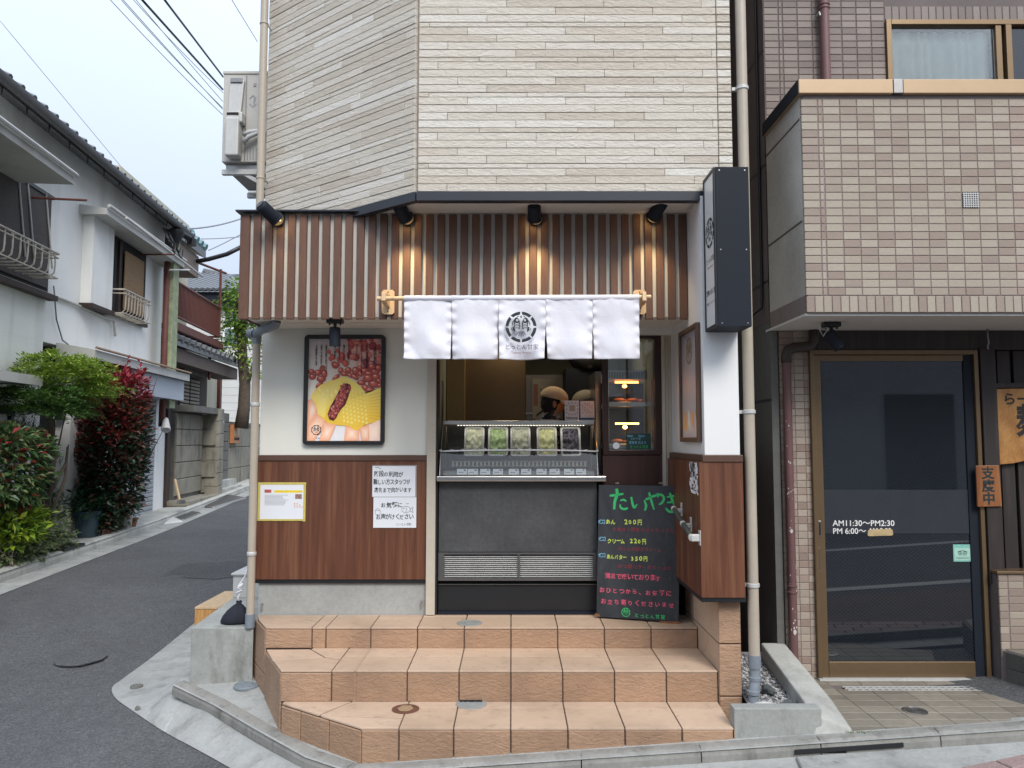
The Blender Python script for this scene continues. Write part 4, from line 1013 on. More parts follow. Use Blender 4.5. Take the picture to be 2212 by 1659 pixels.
# ---- red bean poster
def frame_rect(pts, wd, th, mat, parent, n, name='frame', round_=0):
    m = MB(); pts = [Vector(p) for p in pts]; n = Vector(n).normalized(); ins = inset(pts, wd, n)
    vs = [p for p in pts] + [p for p in ins] + [p + n * th for p in pts] + [p + n * th for p in ins]
    k = len(pts); fs = []
    for i in range(k):
        j = (i + 1) % k; fs += [(2 * k + i, 2 * k + j, 3 * k + j, 3 * k + i), (i, j, 2 * k + j, 2 * k + i), (k + j, k + i, 3 * k + i, 3 * k + j), (j, i, k + i, k + j)]
    m.add(vs, fs); return m.build(name, mat, parent, bevel=.004)
def rrect(x0, x1, z0, z1, r, f, n=4):
    out = []
    for cx, cz, a0 in ((x1 - r, z1 - r, 0), (x0 + r, z1 - r, 90), (x0 + r, z0 + r, 180), (x1 - r, z0 + r, 270)):
        for i in range(n + 1):
            a = rad(a0 + 90 * i / n); out.append(f(cx + r * math.cos(a), cz + r * math.sin(a)))
    return out
YP = YW - .028
a = PY(658, 723, YP); b = PY(830, 961, YP)
po = thing('poster', 'black framed lightbox poster of a yellow fish-shaped cake among red beans', 'poster', ((a.x + b.x) / 2, YW - .001, b.z))
px0, px1, pz0, pz1 = a.x, b.x, b.z, a.z
frame_rect(rrect(px0, px1, pz0, pz1, .028, lambda x, z: (x, YW - .001, z)), .028, .03, M['black'], po, (0, -1, 0))
ix0, ix1, iz0, iz1 = px0 + .026, px1 - .026, pz0 + .026, pz1 - .026
W_, H_ = ix1 - ix0, iz1 - iz0
class Pic:                                           # printed picture: flat coloured shapes, one hair above the other
    def __init__(s, f): s.m = MB(); s.m.c = []; s.k = 0; s.f = f
    def fan(s, pts, c, ec, cen=None):
        s.k += 1; n = len(pts); cx, cy = cen or (sum(p[0] for p in pts) / n, sum(p[1] for p in pts) / n)
        P = [s.f(x, y, s.k) for x, y in pts]; C_ = s.f(cx, cy, s.k)
        b = len(s.m.v); s.m.v += [C_] + P
        for i in range(n):
            e0 = ec[i] if isinstance(ec, list) else ec; e1 = ec[(i + 1) % n] if isinstance(ec, list) else ec
            s.m.f.append((b, b + 1 + i, b + 1 + (i + 1) % n)); s.m.c.append([c, e0, e1])
    def ellp(s, x, y, rx, ry, a, c, ec, n=12, off=(-.3, .3)):
        ca, sa = math.cos(a), math.sin(a); P = []
        for k in range(n):
            t = 2 * math.pi * k / n; u, v = rx * math.cos(t), ry * math.sin(t); P.append((x + u * ca - v * sa, y + u * sa + v * ca))
        s.fan(P, c, ec, (x + off[0] * rx, y + off[1] * ry))
    def quadg(s, pts, cols):
        s.k += 1; b = len(s.m.v); s.m.v += [s.f(x, y, s.k) for x, y in pts]; s.m.f.append(tuple(range(b, b + len(pts)))); s.m.c.append(list(cols))
    def clipu(s): pass
pf = lambda x, y, k: Vector((ix0 + W_ * max(0, min(1, x)), YW - .012 - .00003 * k, iz0 + H_ * max(0, min(1, y))))
# poster coordinates: unit square, y up
U = lambda zx, zy: ((zx - 165) / 1000, 1 - (zy - 155) / 1400)
pc = Pic(pf)
pc.quadg([(0, 0), (1, 0), (1, .5), (0, .5)], [(.75, .74, .73), (.72, .70, .70), (.72, .66, .60), (.85, .78, .66)])
pc.quadg([(0, .5), (1, .5), (1, 1), (0, 1)], [(.85, .78, .66), (.72, .60, .50), (.42, .22, .20), (.42, .40, .42)])
pr = random.Random(11)
for _ in range(110):     # blurred beans at the top right
    x = pr.uniform(.50, 1.0); y = pr.uniform(.62, 1.0)
    if x < .55 + (1 - y) * -.1 or (x + y < 1.36): continue
    r_ = pr.uniform(.035, .06); col = pr.choice([(.33, .045, .05), (.42, .08, .07), (.25, .03, .04), (.52, .16, .13), (.60, .30, .26)])
    pc.ellp(x, y, r_, r_ * .72, pr.uniform(-1, 1), g(col, 1.3), g(col, .8), 10)
for (x, y, s) in [(.33, .82, .04), (.28, .87, .03), (.36, .74, .05), (.30, .80, .03), (.42, .79, .04), (.50, .76, .05), (.40, .88, .03), (.46, .83, .05)]:
    pc.ellp(x, y, s, s * .7, -.5, (.65, .16, .12), (.42, .06, .05), 10)
def bean(zx, zy, rx, ry, a=0, dark=0):
    x, y = U(zx, zy); rx /= 1000; ry /= 1400
    pc.ellp(x, y, rx, ry, a, g((.75, .19, .11), 1 - dark), g((.22, .015, .02), 1 - dark * .5), 14, (-.25, .35))
    pc.ellp(x - rx * .25, y + ry * .4, rx * .35, ry * .16, a, (.95, .75, .65), (.7, .25, .18), 8, (0, 0))
for b_ in [(210, 610, 45, 40), (225, 680, 50, 42), (300, 625, 48, 44), (355, 565, 40, 38, .5), (385, 640, 42, 60, .3), (345, 710, 65, 45), (320, 790, 55, 34, .5), (540, 520, 55, 40), (545, 690, 58, 34, .5), (610, 595, 38, 46), (660, 640, 58, 32), (710, 590, 46, 44), (740, 660, 60, 30, -.3), (808, 600, 48, 60), (800, 680, 62, 35, -.4), (880, 640, 50, 40), (930, 600, 60, 42), (990, 640, 60, 42), (1075, 610, 60, 40), (985, 700, 72, 58), (1085, 680, 60, 46), (1130, 740, 50, 40), (1060, 780, 80, 52), (950, 830, 55, 45, -.4), (890, 760, 60, 35), (1010, 860, 70, 34), (1140, 800, 40, 38), (1120, 560, 50, 40), (1030, 540, 50, 40), (870, 560, 40, 30)]: bean(*b_)
# fingers and palms behind the cake
sk, se = (.92, .60, .42), (.80, .36, .20)
for P_ in ([(165, 1000), (240, 980), (300, 1080), (290, 1190), (165, 1380)], [(165, 1350), (300, 1180), (420, 1240), (400, 1330), (260, 1558), (165, 1558)], [(400, 1290), (560, 1330), (470, 1558), (330, 1558)], [(690, 1350), (865, 1350), (870, 1558), (665, 1558)], [(870, 1360), (1000, 1330), (1010, 1400), (1000, 1558), (905, 1558)], [(1000, 1340), (1160, 1250), (1160, 1558), (1010, 1558)]):
    pc.fan([U(*p) for p in P_][::-1], (.95, .72, .56), se if P_[0][0] < 900 else (.86, .62, .50))
body = [(210, 950), (260, 860), (340, 790), (450, 735), (520, 722), (600, 690), (655, 668), (720, 700), (790, 735), (860, 790), (910, 850), (960, 900), (1010, 890), (1060, 865), (1160, 820), (1160, 1250), (1080, 1300), (990, 1320), (920, 1345), (870, 1400), (820, 1410), (770, 1385), (740, 1350), (640, 1345), (520, 1330), (440, 1305), (370, 1250), (310, 1190), (295, 1120), (280, 1050), (230, 1000)]
pc.fan([U(*p) for p in body][::-1], (.86, .64, .10), [(.80, .50, .05) if p[1] > 1150 else (.84, .66, .16) for p in body][::-1], U(640, 1000))
pc.fan([U(*p) for p in [(210, 950), (340, 790), (520, 722), (640, 690), (560, 900), (440, 1060), (400, 1240), (310, 1190), (280, 1050), (230, 1000)]][::-1], (.92, .76, .25), (.88, .66, .14))
for i in range(9):       # moulded scale grid
    for j in range(9):
        zx = 600 + i * 52 + j * 6; zy = 820 + j * 55 + i * 14
        if 820 + (zx - 600) * .1 < zy < 1300 and zx < 960: pc.ellp(*U(zx + 20, zy + 20), .021, .018, .3, (.93, .80, .28), (.80, .56, .06), 8)
for i in range(9):
    zy = 930 + i * 38; pc.quadg([U(1000, zy + 4), U(1158, zy - 40 + i * 9), U(1158, zy - 33 + i * 9), U(1000, zy + 9)], [(.66, .43, .04)] * 4)
for i in range(5): pc.ellp(*U(330 + i * 55, 860 + (i % 2) * 60 + i * 6), .022, .035, .5, (.97, .86, .42), (.88, .68, .16), 8)
pc.fan([U(*p) for p in [(640, 800), (690, 765), (745, 790), (745, 860), (715, 960), (680, 1060), (600, 1150), (560, 1240), (520, 1280), (465, 1260), (440, 1190), (480, 1080), (540, 970), (590, 870)]][::-1], (.16, .02, .025), (.09, .008, .012))
for _ in range(70):
    t = pr.random(); cx = 690 + (500 - 690) * t + pr.uniform(-60, 60) * (1.0 - .3 * t); cy = 800 + (1230 - 800) * t + pr.uniform(-25, 25)
    pc.ellp(*U(cx, cy), pr.uniform(.014, .034), pr.uniform(.010, .02), pr.uniform(-1, 1), pr.choice([(.75, .20, .14), (.55, .10, .08), (.80, .35, .25)]), (.20, .015, .02), 9)
pc.m.build('printed_picture', M['print'], po)
m = MB(); yt = YW - .0165
cols_ = [(1060, 285, 'はみ出したおいしさ', .017, .020), (958, 250, 'あんこには北海道産の小豆', .011, .014), (888, 250, '皮までぎっしり詰まっております', .011, .0142), (820, 250, 'ひとつひとつ', .011, .0145), (712, 250, '職人がじっくり焼いて', .011, .0145), (645, 250, '香ばしいたい焼き', .011, .0142), (582, 250, '焼きたてをどうぞ', .011, .0145), (525, 250, 'ぜひ一度お試し', .011, .0145), (405, 250, 'お気軽にお召し上がりください', .011, .0142), (340, 250, 'お待ちしております皆さま', .011, .0145), (270, 250, 'ご来店お待ちしています', .011, .0138)]
for zx, zy, txt, s, stp in cols_:
    u, v = U(zx - 12, zy + 16); write(m, txt, (ix0 + W_ * u, yt, iz0 + H_ * v), (1, 0, 0), UP, s * 1.45, vertical=True, step=stp * .98, bold=.025)
m.build('poster_text', M['ink'], po)
u, v = U(291, 1404); crest(po, (ix0 + W_ * u, yt, iz0 + H_ * v), (1, 0, 0), UP, (0, -1, 0), .036, 'crest', M['ink'], M['paper'], .0004)
m = MB(); u, v = U(205, 1524); write(m, 'とっとん甘家', (ix0 + W_ * u, yt, iz0 + H_ * v), (1, 0, 0), UP, .013, .085); m.build('shop_name', M['ink'], po)

# ---- papers on the wood panel
def paper(px0_, py0_, px1_, py1_, Y, label, name='notice', th=.0015, mat='paper'):
    a = PY(px0_, py0_, Y); b = PY(px1_, py1_, Y); t = thing(name, label, 'notice', ((a.x + b.x) / 2, Y, b.z))
    MB().box(a.x, b.x, Y - th, Y, b.z, a.z).build('sheet', M[mat], t); return t, a.x, b.x, b.z, a.z
YD = YW - .0225
t, x0, x1, z0, z1 = paper(805, 1007, 897, 1073, YD, 'upper white handwritten notice on the wood panel about using the stairs')
MB().box(x0 - .002, x1 + .010, YD - .0008, YD, z0 - .002, z1 + .008).build('plastic_sleeve', plain('plastic_sleeve', (.30, .27, .25), .25), t)
m = MB(); yy = YD - .0022; s = (z1 - z0)
for i, (tx, xo, w_) in enumerate((('階段の利用が', .010, .205), ('難しい方スタッフが', .006, .262), ('店先まで向かいます', .014, .262))):
    write(m, tx, (x0 + xo, yy, z1 - .071 - i * .054), (1, 0, 0), UP, .040, w_, jit=.10, seed=5 + i, bold=.018)
stroke(m, [(0, .004), (.012, .001), (.022, .004), (.030, -.002), (.042, -.003)], .003, lambda a, b: Vector((x0 + .018 + a, yy, z1 - .012 + b)))
m.build('handwriting', M['ink'], t)
t, x0, x1, z0, z1 = paper(807, 1074, 899, 1140, YD - .002, 'lower white handwritten notice on the wood panel with a small fish drawing')
m = MB(); yy = YD - .0042
write(m, 'お気軽に', (x0 + .05, yy, z1 - .068), (1, 0, 0), UP, .038, .155, jit=.10, seed=8, bold=.018)
write(m, 'お声がけください', (x0 + .018, yy, z1 - .150), (1, 0, 0), UP, .040, .262, jit=.10, seed=9, bold=.018)
write(m, 'とっとん甘家', (x0 + .16, yy, z1 - .194), (1, 0, 0), UP, .018, .105, jit=.12, seed=10)
f = lambda cx, cz: (lambda a, b: Vector((x0 + cx + a, yy, z1 - cz + b)))
f1 = f(.228, .085); c_ = [(.030 * math.cos(t), .023 * math.sin(t)) for t in [math.pi * 2 * k / 12 for k in range(13)]]
stroke(m, c_, .0022, f1); stroke(m, [(.028, .0), (.048, .016), (.045, -.002), (.05, -.022), (.026, -.006)], .0022, f1); stroke(m, [(-.002, .018), (.006, 0), (-.002, -.018)], .002, f1); disc2(m, -.014, .006, .0035, .0035, f1, 8)
stroke(m, [(.0, .038), (.006, .044), (.012, .037), (.020, .044)], .002, f1)
f2 = f(.030, .100); stroke(m, [(-.018, .006), (-.014, -.018), (.014, -.018), (.018, .006), (-.018, .006)], .0018, f2); stroke(m, [(-.018, .006), (0, .022), (.018, .006)], .0018, f2)
m.build('handwriting', M['ink'], t)
t, x0, x1, z0, z1 = paper(562, 1045, 656, 1122, YD - .002, 'white printed notice taped with yellow tape to the left edge of the wood panel')
for (a, b, c, d) in ((x0 - .012, x1 + .014, z1 - .006, z1 + .010), (x0 - .012, x1 + .006, z0 - .010, z0 + .003), (x0 - .014, x0 + .003, z0 - .008, z1 + .008), (x1 - .004, x1 + .012, z0 - .014, z1 + .008)):
    MB().box(a, b, YD - .0048 - (.0004 if b - a < .05 else 0), YD - .0036, c, d).build('tape_strip', M['tape'], t)
yy = YD - .0042
m = MB(); m.box(x0 + .10, x1 - .012, yy, yy + .0003, z1 - .062, z1 - .045); m.build('yellow_heading', plain('print_yellow', (.80, .62, .03), .5), t)
m = MB(); rr = random.Random(2)
for i in range(9): 
    xa = x0 + .035; xe = x0 + rr.uniform(.15, .2)
    x = xa
    while x < xe: w_ = rr.uniform(.006, .02); m.box(x, x + w_, yy - .0002, yy, z1 - .080 - i * .0085, z1 - .0775 - i * .0085); x += w_ + .003
m.build('text_lines', plain('print_grey', (.25, .25, .27), .5), t)
m = MB(); m.box(x0 + .032, x0 + .08, yy - .0002, yy, z1 - .062, z1 - .040); m.build('small_photo', plain('print_red', (.45, .10, .09), .5, var=.5, scale=90), t)
m = MB(); m.box(x1 - .062, x1 - .016, yy - .0002, yy, z1 - .105, z1 - .072); m.build('small_photo', plain('print_dark', (.28, .17, .14), .5, var=.7, scale=90), t)
m = MB()
for i in range(3):
    for j in range(2 + i // 1): disc2(m, x1 - .065 + j * .018, z1 - .135 - i * .013, .006, .003, lambda a, b: Vector((a, yy - .0003, b)), 8)
m.build('cake_icons', plain('print_orange', (.75, .28, .10), .5), t)

# ---- chalk menu board
TL = Vector((.605, 5.40, H - .323)); TR = Vector((1.139, 5.235, H - .320)); BL = Vector((.574, 5.340, Z3 + .010)); BR = BL + (TR - TL) * .985
cb_ = thing('menu_board', 'chalkboard menu with green, yellow and pink Japanese writing leaning beside the counter', 'chalkboard', (.84, 5.26, Z3))
n_ = (TR - TL).cross(BL - TL).normalized(); n_ = n_ if n_.y < 0 else -n_
m = MB(); bk = [p - n_ * .018 for p in (BL, BR, TR, TL)]; fr_ = [BL, BR, TR, TL]
m.hexa([bk[0], bk[1], fr_[1], fr_[0], bk[3], bk[2], fr_[2], fr_[3]]); m.build('board', M['board'], cb_, bevel=.003)
ux = (TR - TL).normalized(); uy = n_.cross(ux); uy = uy if uy.z > 0 else -uy
def bp(px, py, k=1): return PP(px, py, TL + n_ * (.0008 * k), n_)
# region: 2212-px from the zoomed crop (260/1135 native px per crop px)
ZB_ = lambda zx, zy: (1261.6 + zx * .19794, 1036.9 + zy * .19794)
def bz_(zx, zy, k=1): return bp(*ZB_(zx, zy), k)
m = MB(); fb = lambda a, b: bz_(a, b)
for pts, w_ in (([(355, 95), (362, 150), (335, 240), (330, 320)], [30, 34, 30, 24]), ([(280, 170), (340, 165), (430, 150)], [20, 26, 20]), ([(395, 225), (430, 215), (462, 232)], [14, 22, 16]), ([(395, 265), (400, 300), (440, 318), (480, 305)], [14, 22, 26, 14]),
                ([(515, 185), (530, 260), (550, 300), (580, 262)], [22, 26, 28, 8]), ([(655, 220), (678, 280), (662, 335)], [12, 28, 16]),
                ([(670, 215), (760, 175), (840, 160), (872, 200), (850, 250), (815, 268)], [22, 26, 22, 26, 24, 12]), ([(710, 135), (735, 230), (765, 325)], [20, 26, 14]), ([(795, 145), (815, 165), (800, 190)], [16, 24, 12]),
                ([(905, 185), (960, 178), (1010, 165)], [14, 24, 18]), ([(905, 245), (965, 240), (1015, 225)], [14, 24, 18]), ([(935, 140), (960, 210), (1000, 290)], [22, 28, 24]), ([(890, 305), (930, 345), (985, 350)], [14, 28, 18])):
    stroke(m, pts, w_, fb)
m.build('chalk_title', M['green_chalk'], cb_)
def chalk(txt, zx, zy, size_px, w_px, mt, nm, seed=1, jit=.10, bold=.02, slope=0):
    m = MB(); p = bz_(zx, zy); L = (bz_(zx + w_px, zy) - p).length; S = (bz_(zx, zy - size_px) - p).length
    write(m, txt, p, ux, uy, S, L, jit=jit, seed=seed, bold=bold, slope=slope); m.build(nm, M[mt], cb_)
chalk('あん', 235, 478, 62, 110, 'yellow_chalk', 'chalk_line', 1)
chalk('200円', 440, 480, 66, 190, 'yellow_chalk', 'chalk_line', 2)
chalk('北海道十勝産小豆がたっぷり', 308, 552, 46, 680, 'red_chalk', 'chalk_line', 3, .12, .0)
chalk('クリーム', 252, 685, 62, 195, 'yellow_chalk', 'chalk_line', 4)
chalk('220円', 500, 690, 64, 175, 'yellow_chalk', 'chalk_line', 5)
chalk('みんな大好きクリーム', 372, 765, 46, 480, 'red_chalk', 'chalk_line', 6, .12, .0)
chalk('あんバター', 245, 855, 58, 220, 'yellow_chalk', 'chalk_line', 7)
chalk('350円', 512, 876, 62, 180, 'yellow_chalk', 'chalk_line', 8)
chalk('四つ葉バターがたっぷり', 372, 955, 46, 590, 'red_chalk', 'chalk_line', 9, .12, .0)
chalk('薄皮で焼いております', 228, 1068, 66, 610, 'pink_chalk', 'chalk_line', 10, .10, .012)
chalk('おひとつから、お気軽に', 165, 1222, 64, 800, 'pink_chalk', 'chalk_line', 11, .10, .015)
chalk('お立ち寄りくださいませ', 182, 1345, 64, 815, 'pink_chalk', 'chalk_line', 12, .10, .015)
chalk('とっとん甘家', 552, 1495, 52, 340, 'green_chalk', 'chalk_line', 13, .12, .01)
crest(cb_, bz_(456, 1444), ux, uy, n_, .030, 'chalk_crest', M['green_chalk'], M['board'], .0005)
m = MB()
for (zx, zy) in ((185, 455), (190, 642), (188, 820)):
    fo = lambda a, b: bz_(zx + a, zy + b)
    stroke(m, [(-28 * math.cos(t) * .95, 19 * math.sin(t)) for t in [rad(30 + 300 * k / 10) - math.pi for k in range(11)]][::1], 5, fo)
    stroke(m, [(16, 6), (40, 22), (38, -20), (16, -8)], 5, fo); disc2(m, -12, -4, 6, 6, fo, 8)
m.build('chalk_fish', M['blue_chalk'], cb_)
for (zx0, zx1, zy0, zy1) in ((118, 170, 1455, 1490), (820, 1040, 1538, 1572)):     # bare wood showing at the chipped foot
    MB().prism([bz_(zx0, zy0), bz_(zx1, zy0 + 8), bz_(zx1, zy1), bz_(zx0, zy1)], n_ * .0012).build('bare_wood_chip', M['sign_wood2'], cb_)
for zx in (363, 838):
    q = bz_(zx, 36); MB().box(q.x - .012, q.x + .012, q.y - .004, q.y + .02, q.z - .004, q.z + .006).build('clip', M['steel'], cb_)

# ---- handrail on the wing wall
hr = thing('handrail', 'short dark handrail on silver brackets mounted on the right wood panel', 'handrail', (1.05, 4.8, H - .6))
p0 = Vector((1.045, 4.53, H - .575)); p1 = Vector((1.045, 5.04, H - .445))
MB().tube([p0 + (p1 - p0) * .02, p1], .0155, 14).build('rail', plain('dark_grip', (.05, .06, .055), .45), hr, smooth=True)
for t_, nm in ((0.0, 1), (.42, 0), (.93, 0)):
    c = p0.lerp(p1, t_)
    m = MB(); m.box(1.040, 1.089, c.y - .012, c.y + .012, c.z - .022, c.z + .004) if not nm else m.box(1.04, 1.089, c.y - .018, c.y + .014, c.z - .021, c.z + .019)
    m.build('bracket', M['galv'], hr, bevel=.004)
    MB().box(1.0895, 1.0945, c.y - .022, c.y + .022, c.z - .045, c.z + .042).build('wall_plate', M['galv'], hr, bevel=.002)
    MB().tube([c - (p1 - p0).normalized() * .012, c + (p1 - p0).normalized() * .012], .0185, 14).build('rail_ring', M['galv'], hr, smooth=True)

# ---- framed poster on the wing wall (seen edge on)
sp = thing('side_poster', 'brown framed poster seen edge-on inside the right wing wall', 'poster', (1.13, 4.8, H - .05))
A = PX(1467, 735, 1.105); yb, yf = PX(1469, 840, 1.11).y, PX(1506, 850, 1.105).y
zt_, zb_ = PX(1505, 690, 1.105).z, PX(1506, 950, 1.105).z
zt_ = PX(1467, 727, 1.11).z * .5 + PX(1503, 688, 1.105).z * .5; zb_ = PX(1470, 957, 1.11).z * .5 + PX(1506, 952, 1.105).z * .5
frame_rect([(1.130, yb, zb_), (1.130, yf, zb_), (1.130, yf, zt_), (1.130, yb, zt_)][::-1] if False else [(1.130, yb, zb_), (1.130, yf, zb_), (1.130, yf, zt_), (1.130, yb, zt_)], .028, .028, M['brown_trim'], sp, (-1, 0, 0))
sf = lambda x, y, k: Vector((1.118 - .0001 * k, yb - .026 + (yf - yb + .052) * x, zb_ + .026 + (zt_ - zb_ - .052) * y))
pc2 = Pic(sf); pc2.quadg([(0, 0), (1, 0), (1, 1), (0, 1)], [(.42, .41, .42), (.42, .41, .42), (.22, .20, .22), (.22, .20, .22)])
for i, (u0, u1, c) in enumerate(((.1, .3, (.55, .28, .1)), (.35, .5, (.55, .55, .5)), (.55, .75, (.6, .25, .12)), (.8, .95, (.25, .3, .12)))):
    pc2.quadg([(u0, .08 + .05 * i), (u1, .06), (u1 - .02, .22), (u0 + .02, .27)], [c] * 4)
pc2.m.build('printed_picture', M['print'], sp)
crest(sp, sf(.5, .82, 9), (0, -1, 0), UP, (-1, 0, 0), .085, 'crest', plain('gold_print', (.16, .13, .07), .5), None, .001)
# paper on wing panel
pp_ = thing('notice', 'narrow crumpled white handwritten paper taped on the right wing panel, seen edge-on', 'notice', (1.094, 4.6, H - .4))
ya, yb2 = PX(1490, 1000, 1.094).y, PX(1507, 1000, 1.094).y; zz1, zz0 = PX(1498, 998, 1.094).z, PX(1498, 1064, 1.094).z
m = MB(); m.add([(1.0935 - .004 * math.sin(k * 1.9 + j * 1.4), ya + (yb2 - ya) * k / 4, zz1 + (zz0 - .01 * k / 4 - zz1) * j / 8) for j in range(9) for k in range(5)], [(j * 5 + k, j * 5 + k + 1, (j + 1) * 5 + k + 1, (j + 1) * 5 + k) for j in range(8) for k in range(4)])
m.build('sheet', M['paper'], pp_)
m = MB(); fq = lambda a, b: Vector((1.0885, ya + (yb2 - ya) * a, zz1 + (zz0 - zz1) * b))
write(m, '段差に', fq(.1, .22), (0, -1, 0), UP, .05, .15, jit=.1, bold=.02)
write(m, '注意', fq(.15, .48), (0, -1, 0), UP, .05, .12, jit=.1, bold=.02)
stroke(m, [(.1, .62), (.25, .63)], .02, fq); stroke(m, [(.4, .86), (.7, .82), (.85, .7)], .03, fq); stroke(m, [(.35, .9), (.9, .91)], .025, fq)
m.build('handwriting', M['ink'], pp_)

# ---- projecting black sign box
sx0, sx1, sy0, sy1, sz0, sz1 = 1.1415, 1.343, 4.273, 4.515, H + .625, H + 1.540
sg = thing('sign_box', 'projecting black lightbox sign with a white lettered side at the right corner', 'sign', ((sx0 + sx1) / 2, sy1, sz0))
MB().box(sx0 + .012, sx1, sy0, sy1, sz0, sz1).build('casing', M['navy'], sg, bevel=.002)
frame_rect([(sx0 + .012, sy1, sz0), (sx0 + .012, sy0, sz0), (sx0 + .012, sy0, sz1), (sx0 + .012, sy1, sz1)], .020, .012, M['black'], sg, (-1, 0, 0))
MB().box(sx0 + .006, sx0 + .0115, sy0 + .019, sy1 - .019, sz0 + .019, sz1 - .019).build('light_panel', plain('white_acrylic', (.70, .72, .72), .3, var=.01), sg)
m = MB()
for x_ in (sx0 + .035, sx1 - .022):
    for z_ in (sz0 + .02, (sz0 + sz1) / 2 - .02, sz1 - .02): m.cyl((x_, sy0 - .002, z_), (x_, sy0, z_), .004, n=10)
m.build('screw', M['steel'], sg, smooth=True)
crest(sg, (sx0 + .0055, (sy0 + sy1) / 2, H + 1.19), (0, -1, 0), UP, (-1, 0, 0), .088, 'crest', M['ink'], M['paper'], .0006)
m = MB(); xx_ = sx0 + .0050
write(m, 'とっとん甘家', (xx_, sy1 - .035, H + 1.02), (0, -1, 0), UP, .035, .17); write(m, 'Totton Amaya', (xx_, sy1 - .06, H + .985), (0, -1, 0), UP, .018, .12)
write(m, '甘味いろいろ', (xx_, sy1 - .030, H + .83), (0, -1, 0), UP, .038, .18, bold=.02); write(m, '鯛焼き・ジェラート', (xx_, sy1 - .035, H + .775), (0, -1, 0), UP, .017, .17)
m.build('sign_lettering', M['ink'], sg)
# small cream siren box under the soffit
q = PY(1501, 428, 4.72); sbx = thing('alarm_box', 'small cream plastic box with a round button under the soffit by the sign', 'alarm box', q)
MB().box(q.x - .038, q.x + .030, q.y - .03, q.y + .06, q.z - .052, q.z + .052).build('housing', M['galv'], sbx, bevel=.005)
MB().cyl((q.x + .008, q.y - .03, q.z - .018), (q.x + .008, q.y - .035, q.z - .018), .012, n=16).build('button', M['pipe'], sbx, smooth=True)
MB().tube([(q.x + .02, q.y, q.z - .05), (q.x + .05, q.y, q.z - .06), (q.x + .11, q.y, q.z - .045)], .004, 6).build('wire', M['galv'], sbx)

# ---- outdoor unit and bracket
acx0, acx1 = PY(481, 250, 5.75).x, PY(600, 250, 5.75).x
za, zb2 = PY(520, 155, 5.75).z, PY(520, 350, 5.75).z
ac = thing('air_conditioner', 'pale grey outdoor air conditioning unit on a wall bracket left of the cladding', 'air conditioner', ((acx0 + acx1) / 2, 5.9, zb2))
MB().box(acx0, acx1 + .2, 5.75, 6.5, zb2, za).build('casing', M['ac'], ac, bevel=.008)
zf_ = lambda zy: PY(500, zy * .3333, 5.75).z; xf_ = lambda zx: PY(zx * .3333, 250, 5.75).x
MB().box(acx0 - .004, acx1 + .02, 5.742, 6.2, za - .02, za + .004).build('top_cover', M['ac'], ac, bevel=.004)
x0, x1 = xf_(1490), xf_(1585)
m = MB(); m.hexa([(x0, 5.700, zf_(900)), (x1 - .03, 5.700, zf_(900)), (x1 - .03, 5.75, zf_(900)), (x0, 5.75, zf_(900)), (x0, 5.725, zf_(530)), (x1, 5.725, zf_(530)), (x1, 5.75, zf_(530)), (x0, 5.75, zf_(530))]); m.build('grip_recess', M['galv'], ac, bevel=.006)
MB().box(x0 + .01, x1 - .012, 5.712, 5.72, zf_(545), zf_(520)).build('grip_shadow', M['steel_dark'], ac)
m = MB(); m.box(x0, x1 - .01, 5.655, 5.75, zf_(1035), zf_(790)); m.box(x0, x1 + .012, 5.665, 5.75, zf_(820), zf_(750)); m.build('valve_cover', M['galv'], ac, bevel=.012)
MB().box(x0 + .008, x1 - .015, 5.6625, 5.668, zf_(775), zf_(758)).build('valve_slot', M['dark_in'], ac)
MB().box(xf_(1590) , xf_(1592) + .004, 5.744, 5.75, zf_(1040), zf_(490)).build('panel_seam', M['steel_dark'], ac)
for k in range(6): MB().box(xf_(1608) + k * .022, xf_(1608) + k * .022 + .005, 5.744, 5.75, zf_(1035), zf_(960)).build('vent_slot', M['steel_dark'], ac)
m = MB(); x = xf_(1640); write(m, '↕', (x - .04, 5.747, zf_(680)), (1, 0, 0), UP, .09); m.build('arrow_mark', M['steel_dark'], ac)
MB().box(xf_(1640), xf_(1656), 5.745, 5.75, zf_(560), zf_(540)).build('rating_label', M['paper_old'], ac)
for dz in (0, .06):
    MB().tube([(x1 + .015, 5.70, zf_(890) - dz), (x1 + .06, 5.68, zf_(880) - dz * .6), (x1 + .13, 5.70, zf_(865) - dz * .2), (-1.72, 5.73, zf_(860))], .017, 10).build('coolant_hose', M['galv'], ac, smooth='full')
bk_ = thing('unit_bracket', 'pale steel triangular wall bracket carrying the outdoor air conditioning unit', 'bracket', (acx0 + .2, 5.9, zb2 - .2))
zs1 = PY(500, 368, 5.75).z; zs2 = PY(545, 416, 5.75).z
for yy in (5.78, 6.35):
    MB().box(acx0 - .01, acx1 + .15, yy, yy + .04, zs1 - .02, zs1 + .02).build('arm', M['galv'], bk_, bevel=.003)
    m = MB(); m.prism([(acx0 + .15, yy + .01, zs1 - .02), (acx0 + .20, yy + .01, zs1 - .02), (acx1 + .1, yy + .01, zs2 - .0), (acx1 + .1, yy + .01, zs2 - .06)], (0, .03, 0)); m.build('strut', M['galv'], bk_)
    MB().box(-1.86, -1.78, yy, yy + .04, zs2 - .08, zs1).build('upright', M['galv'], bk_)
MB().box(acx0 + .02, acx1, 5.79, 6.4, zs1 + .021, zb2 - .001).build('base_rail', M['steel_dark'], bk_)
MB().cyl((PY(537, 417, 5.75).x, 5.75, zs2), (-1.75, 5.75, zs2), .014, n=10).build('tie_bar', M['galv'], bk_, smooth=True)
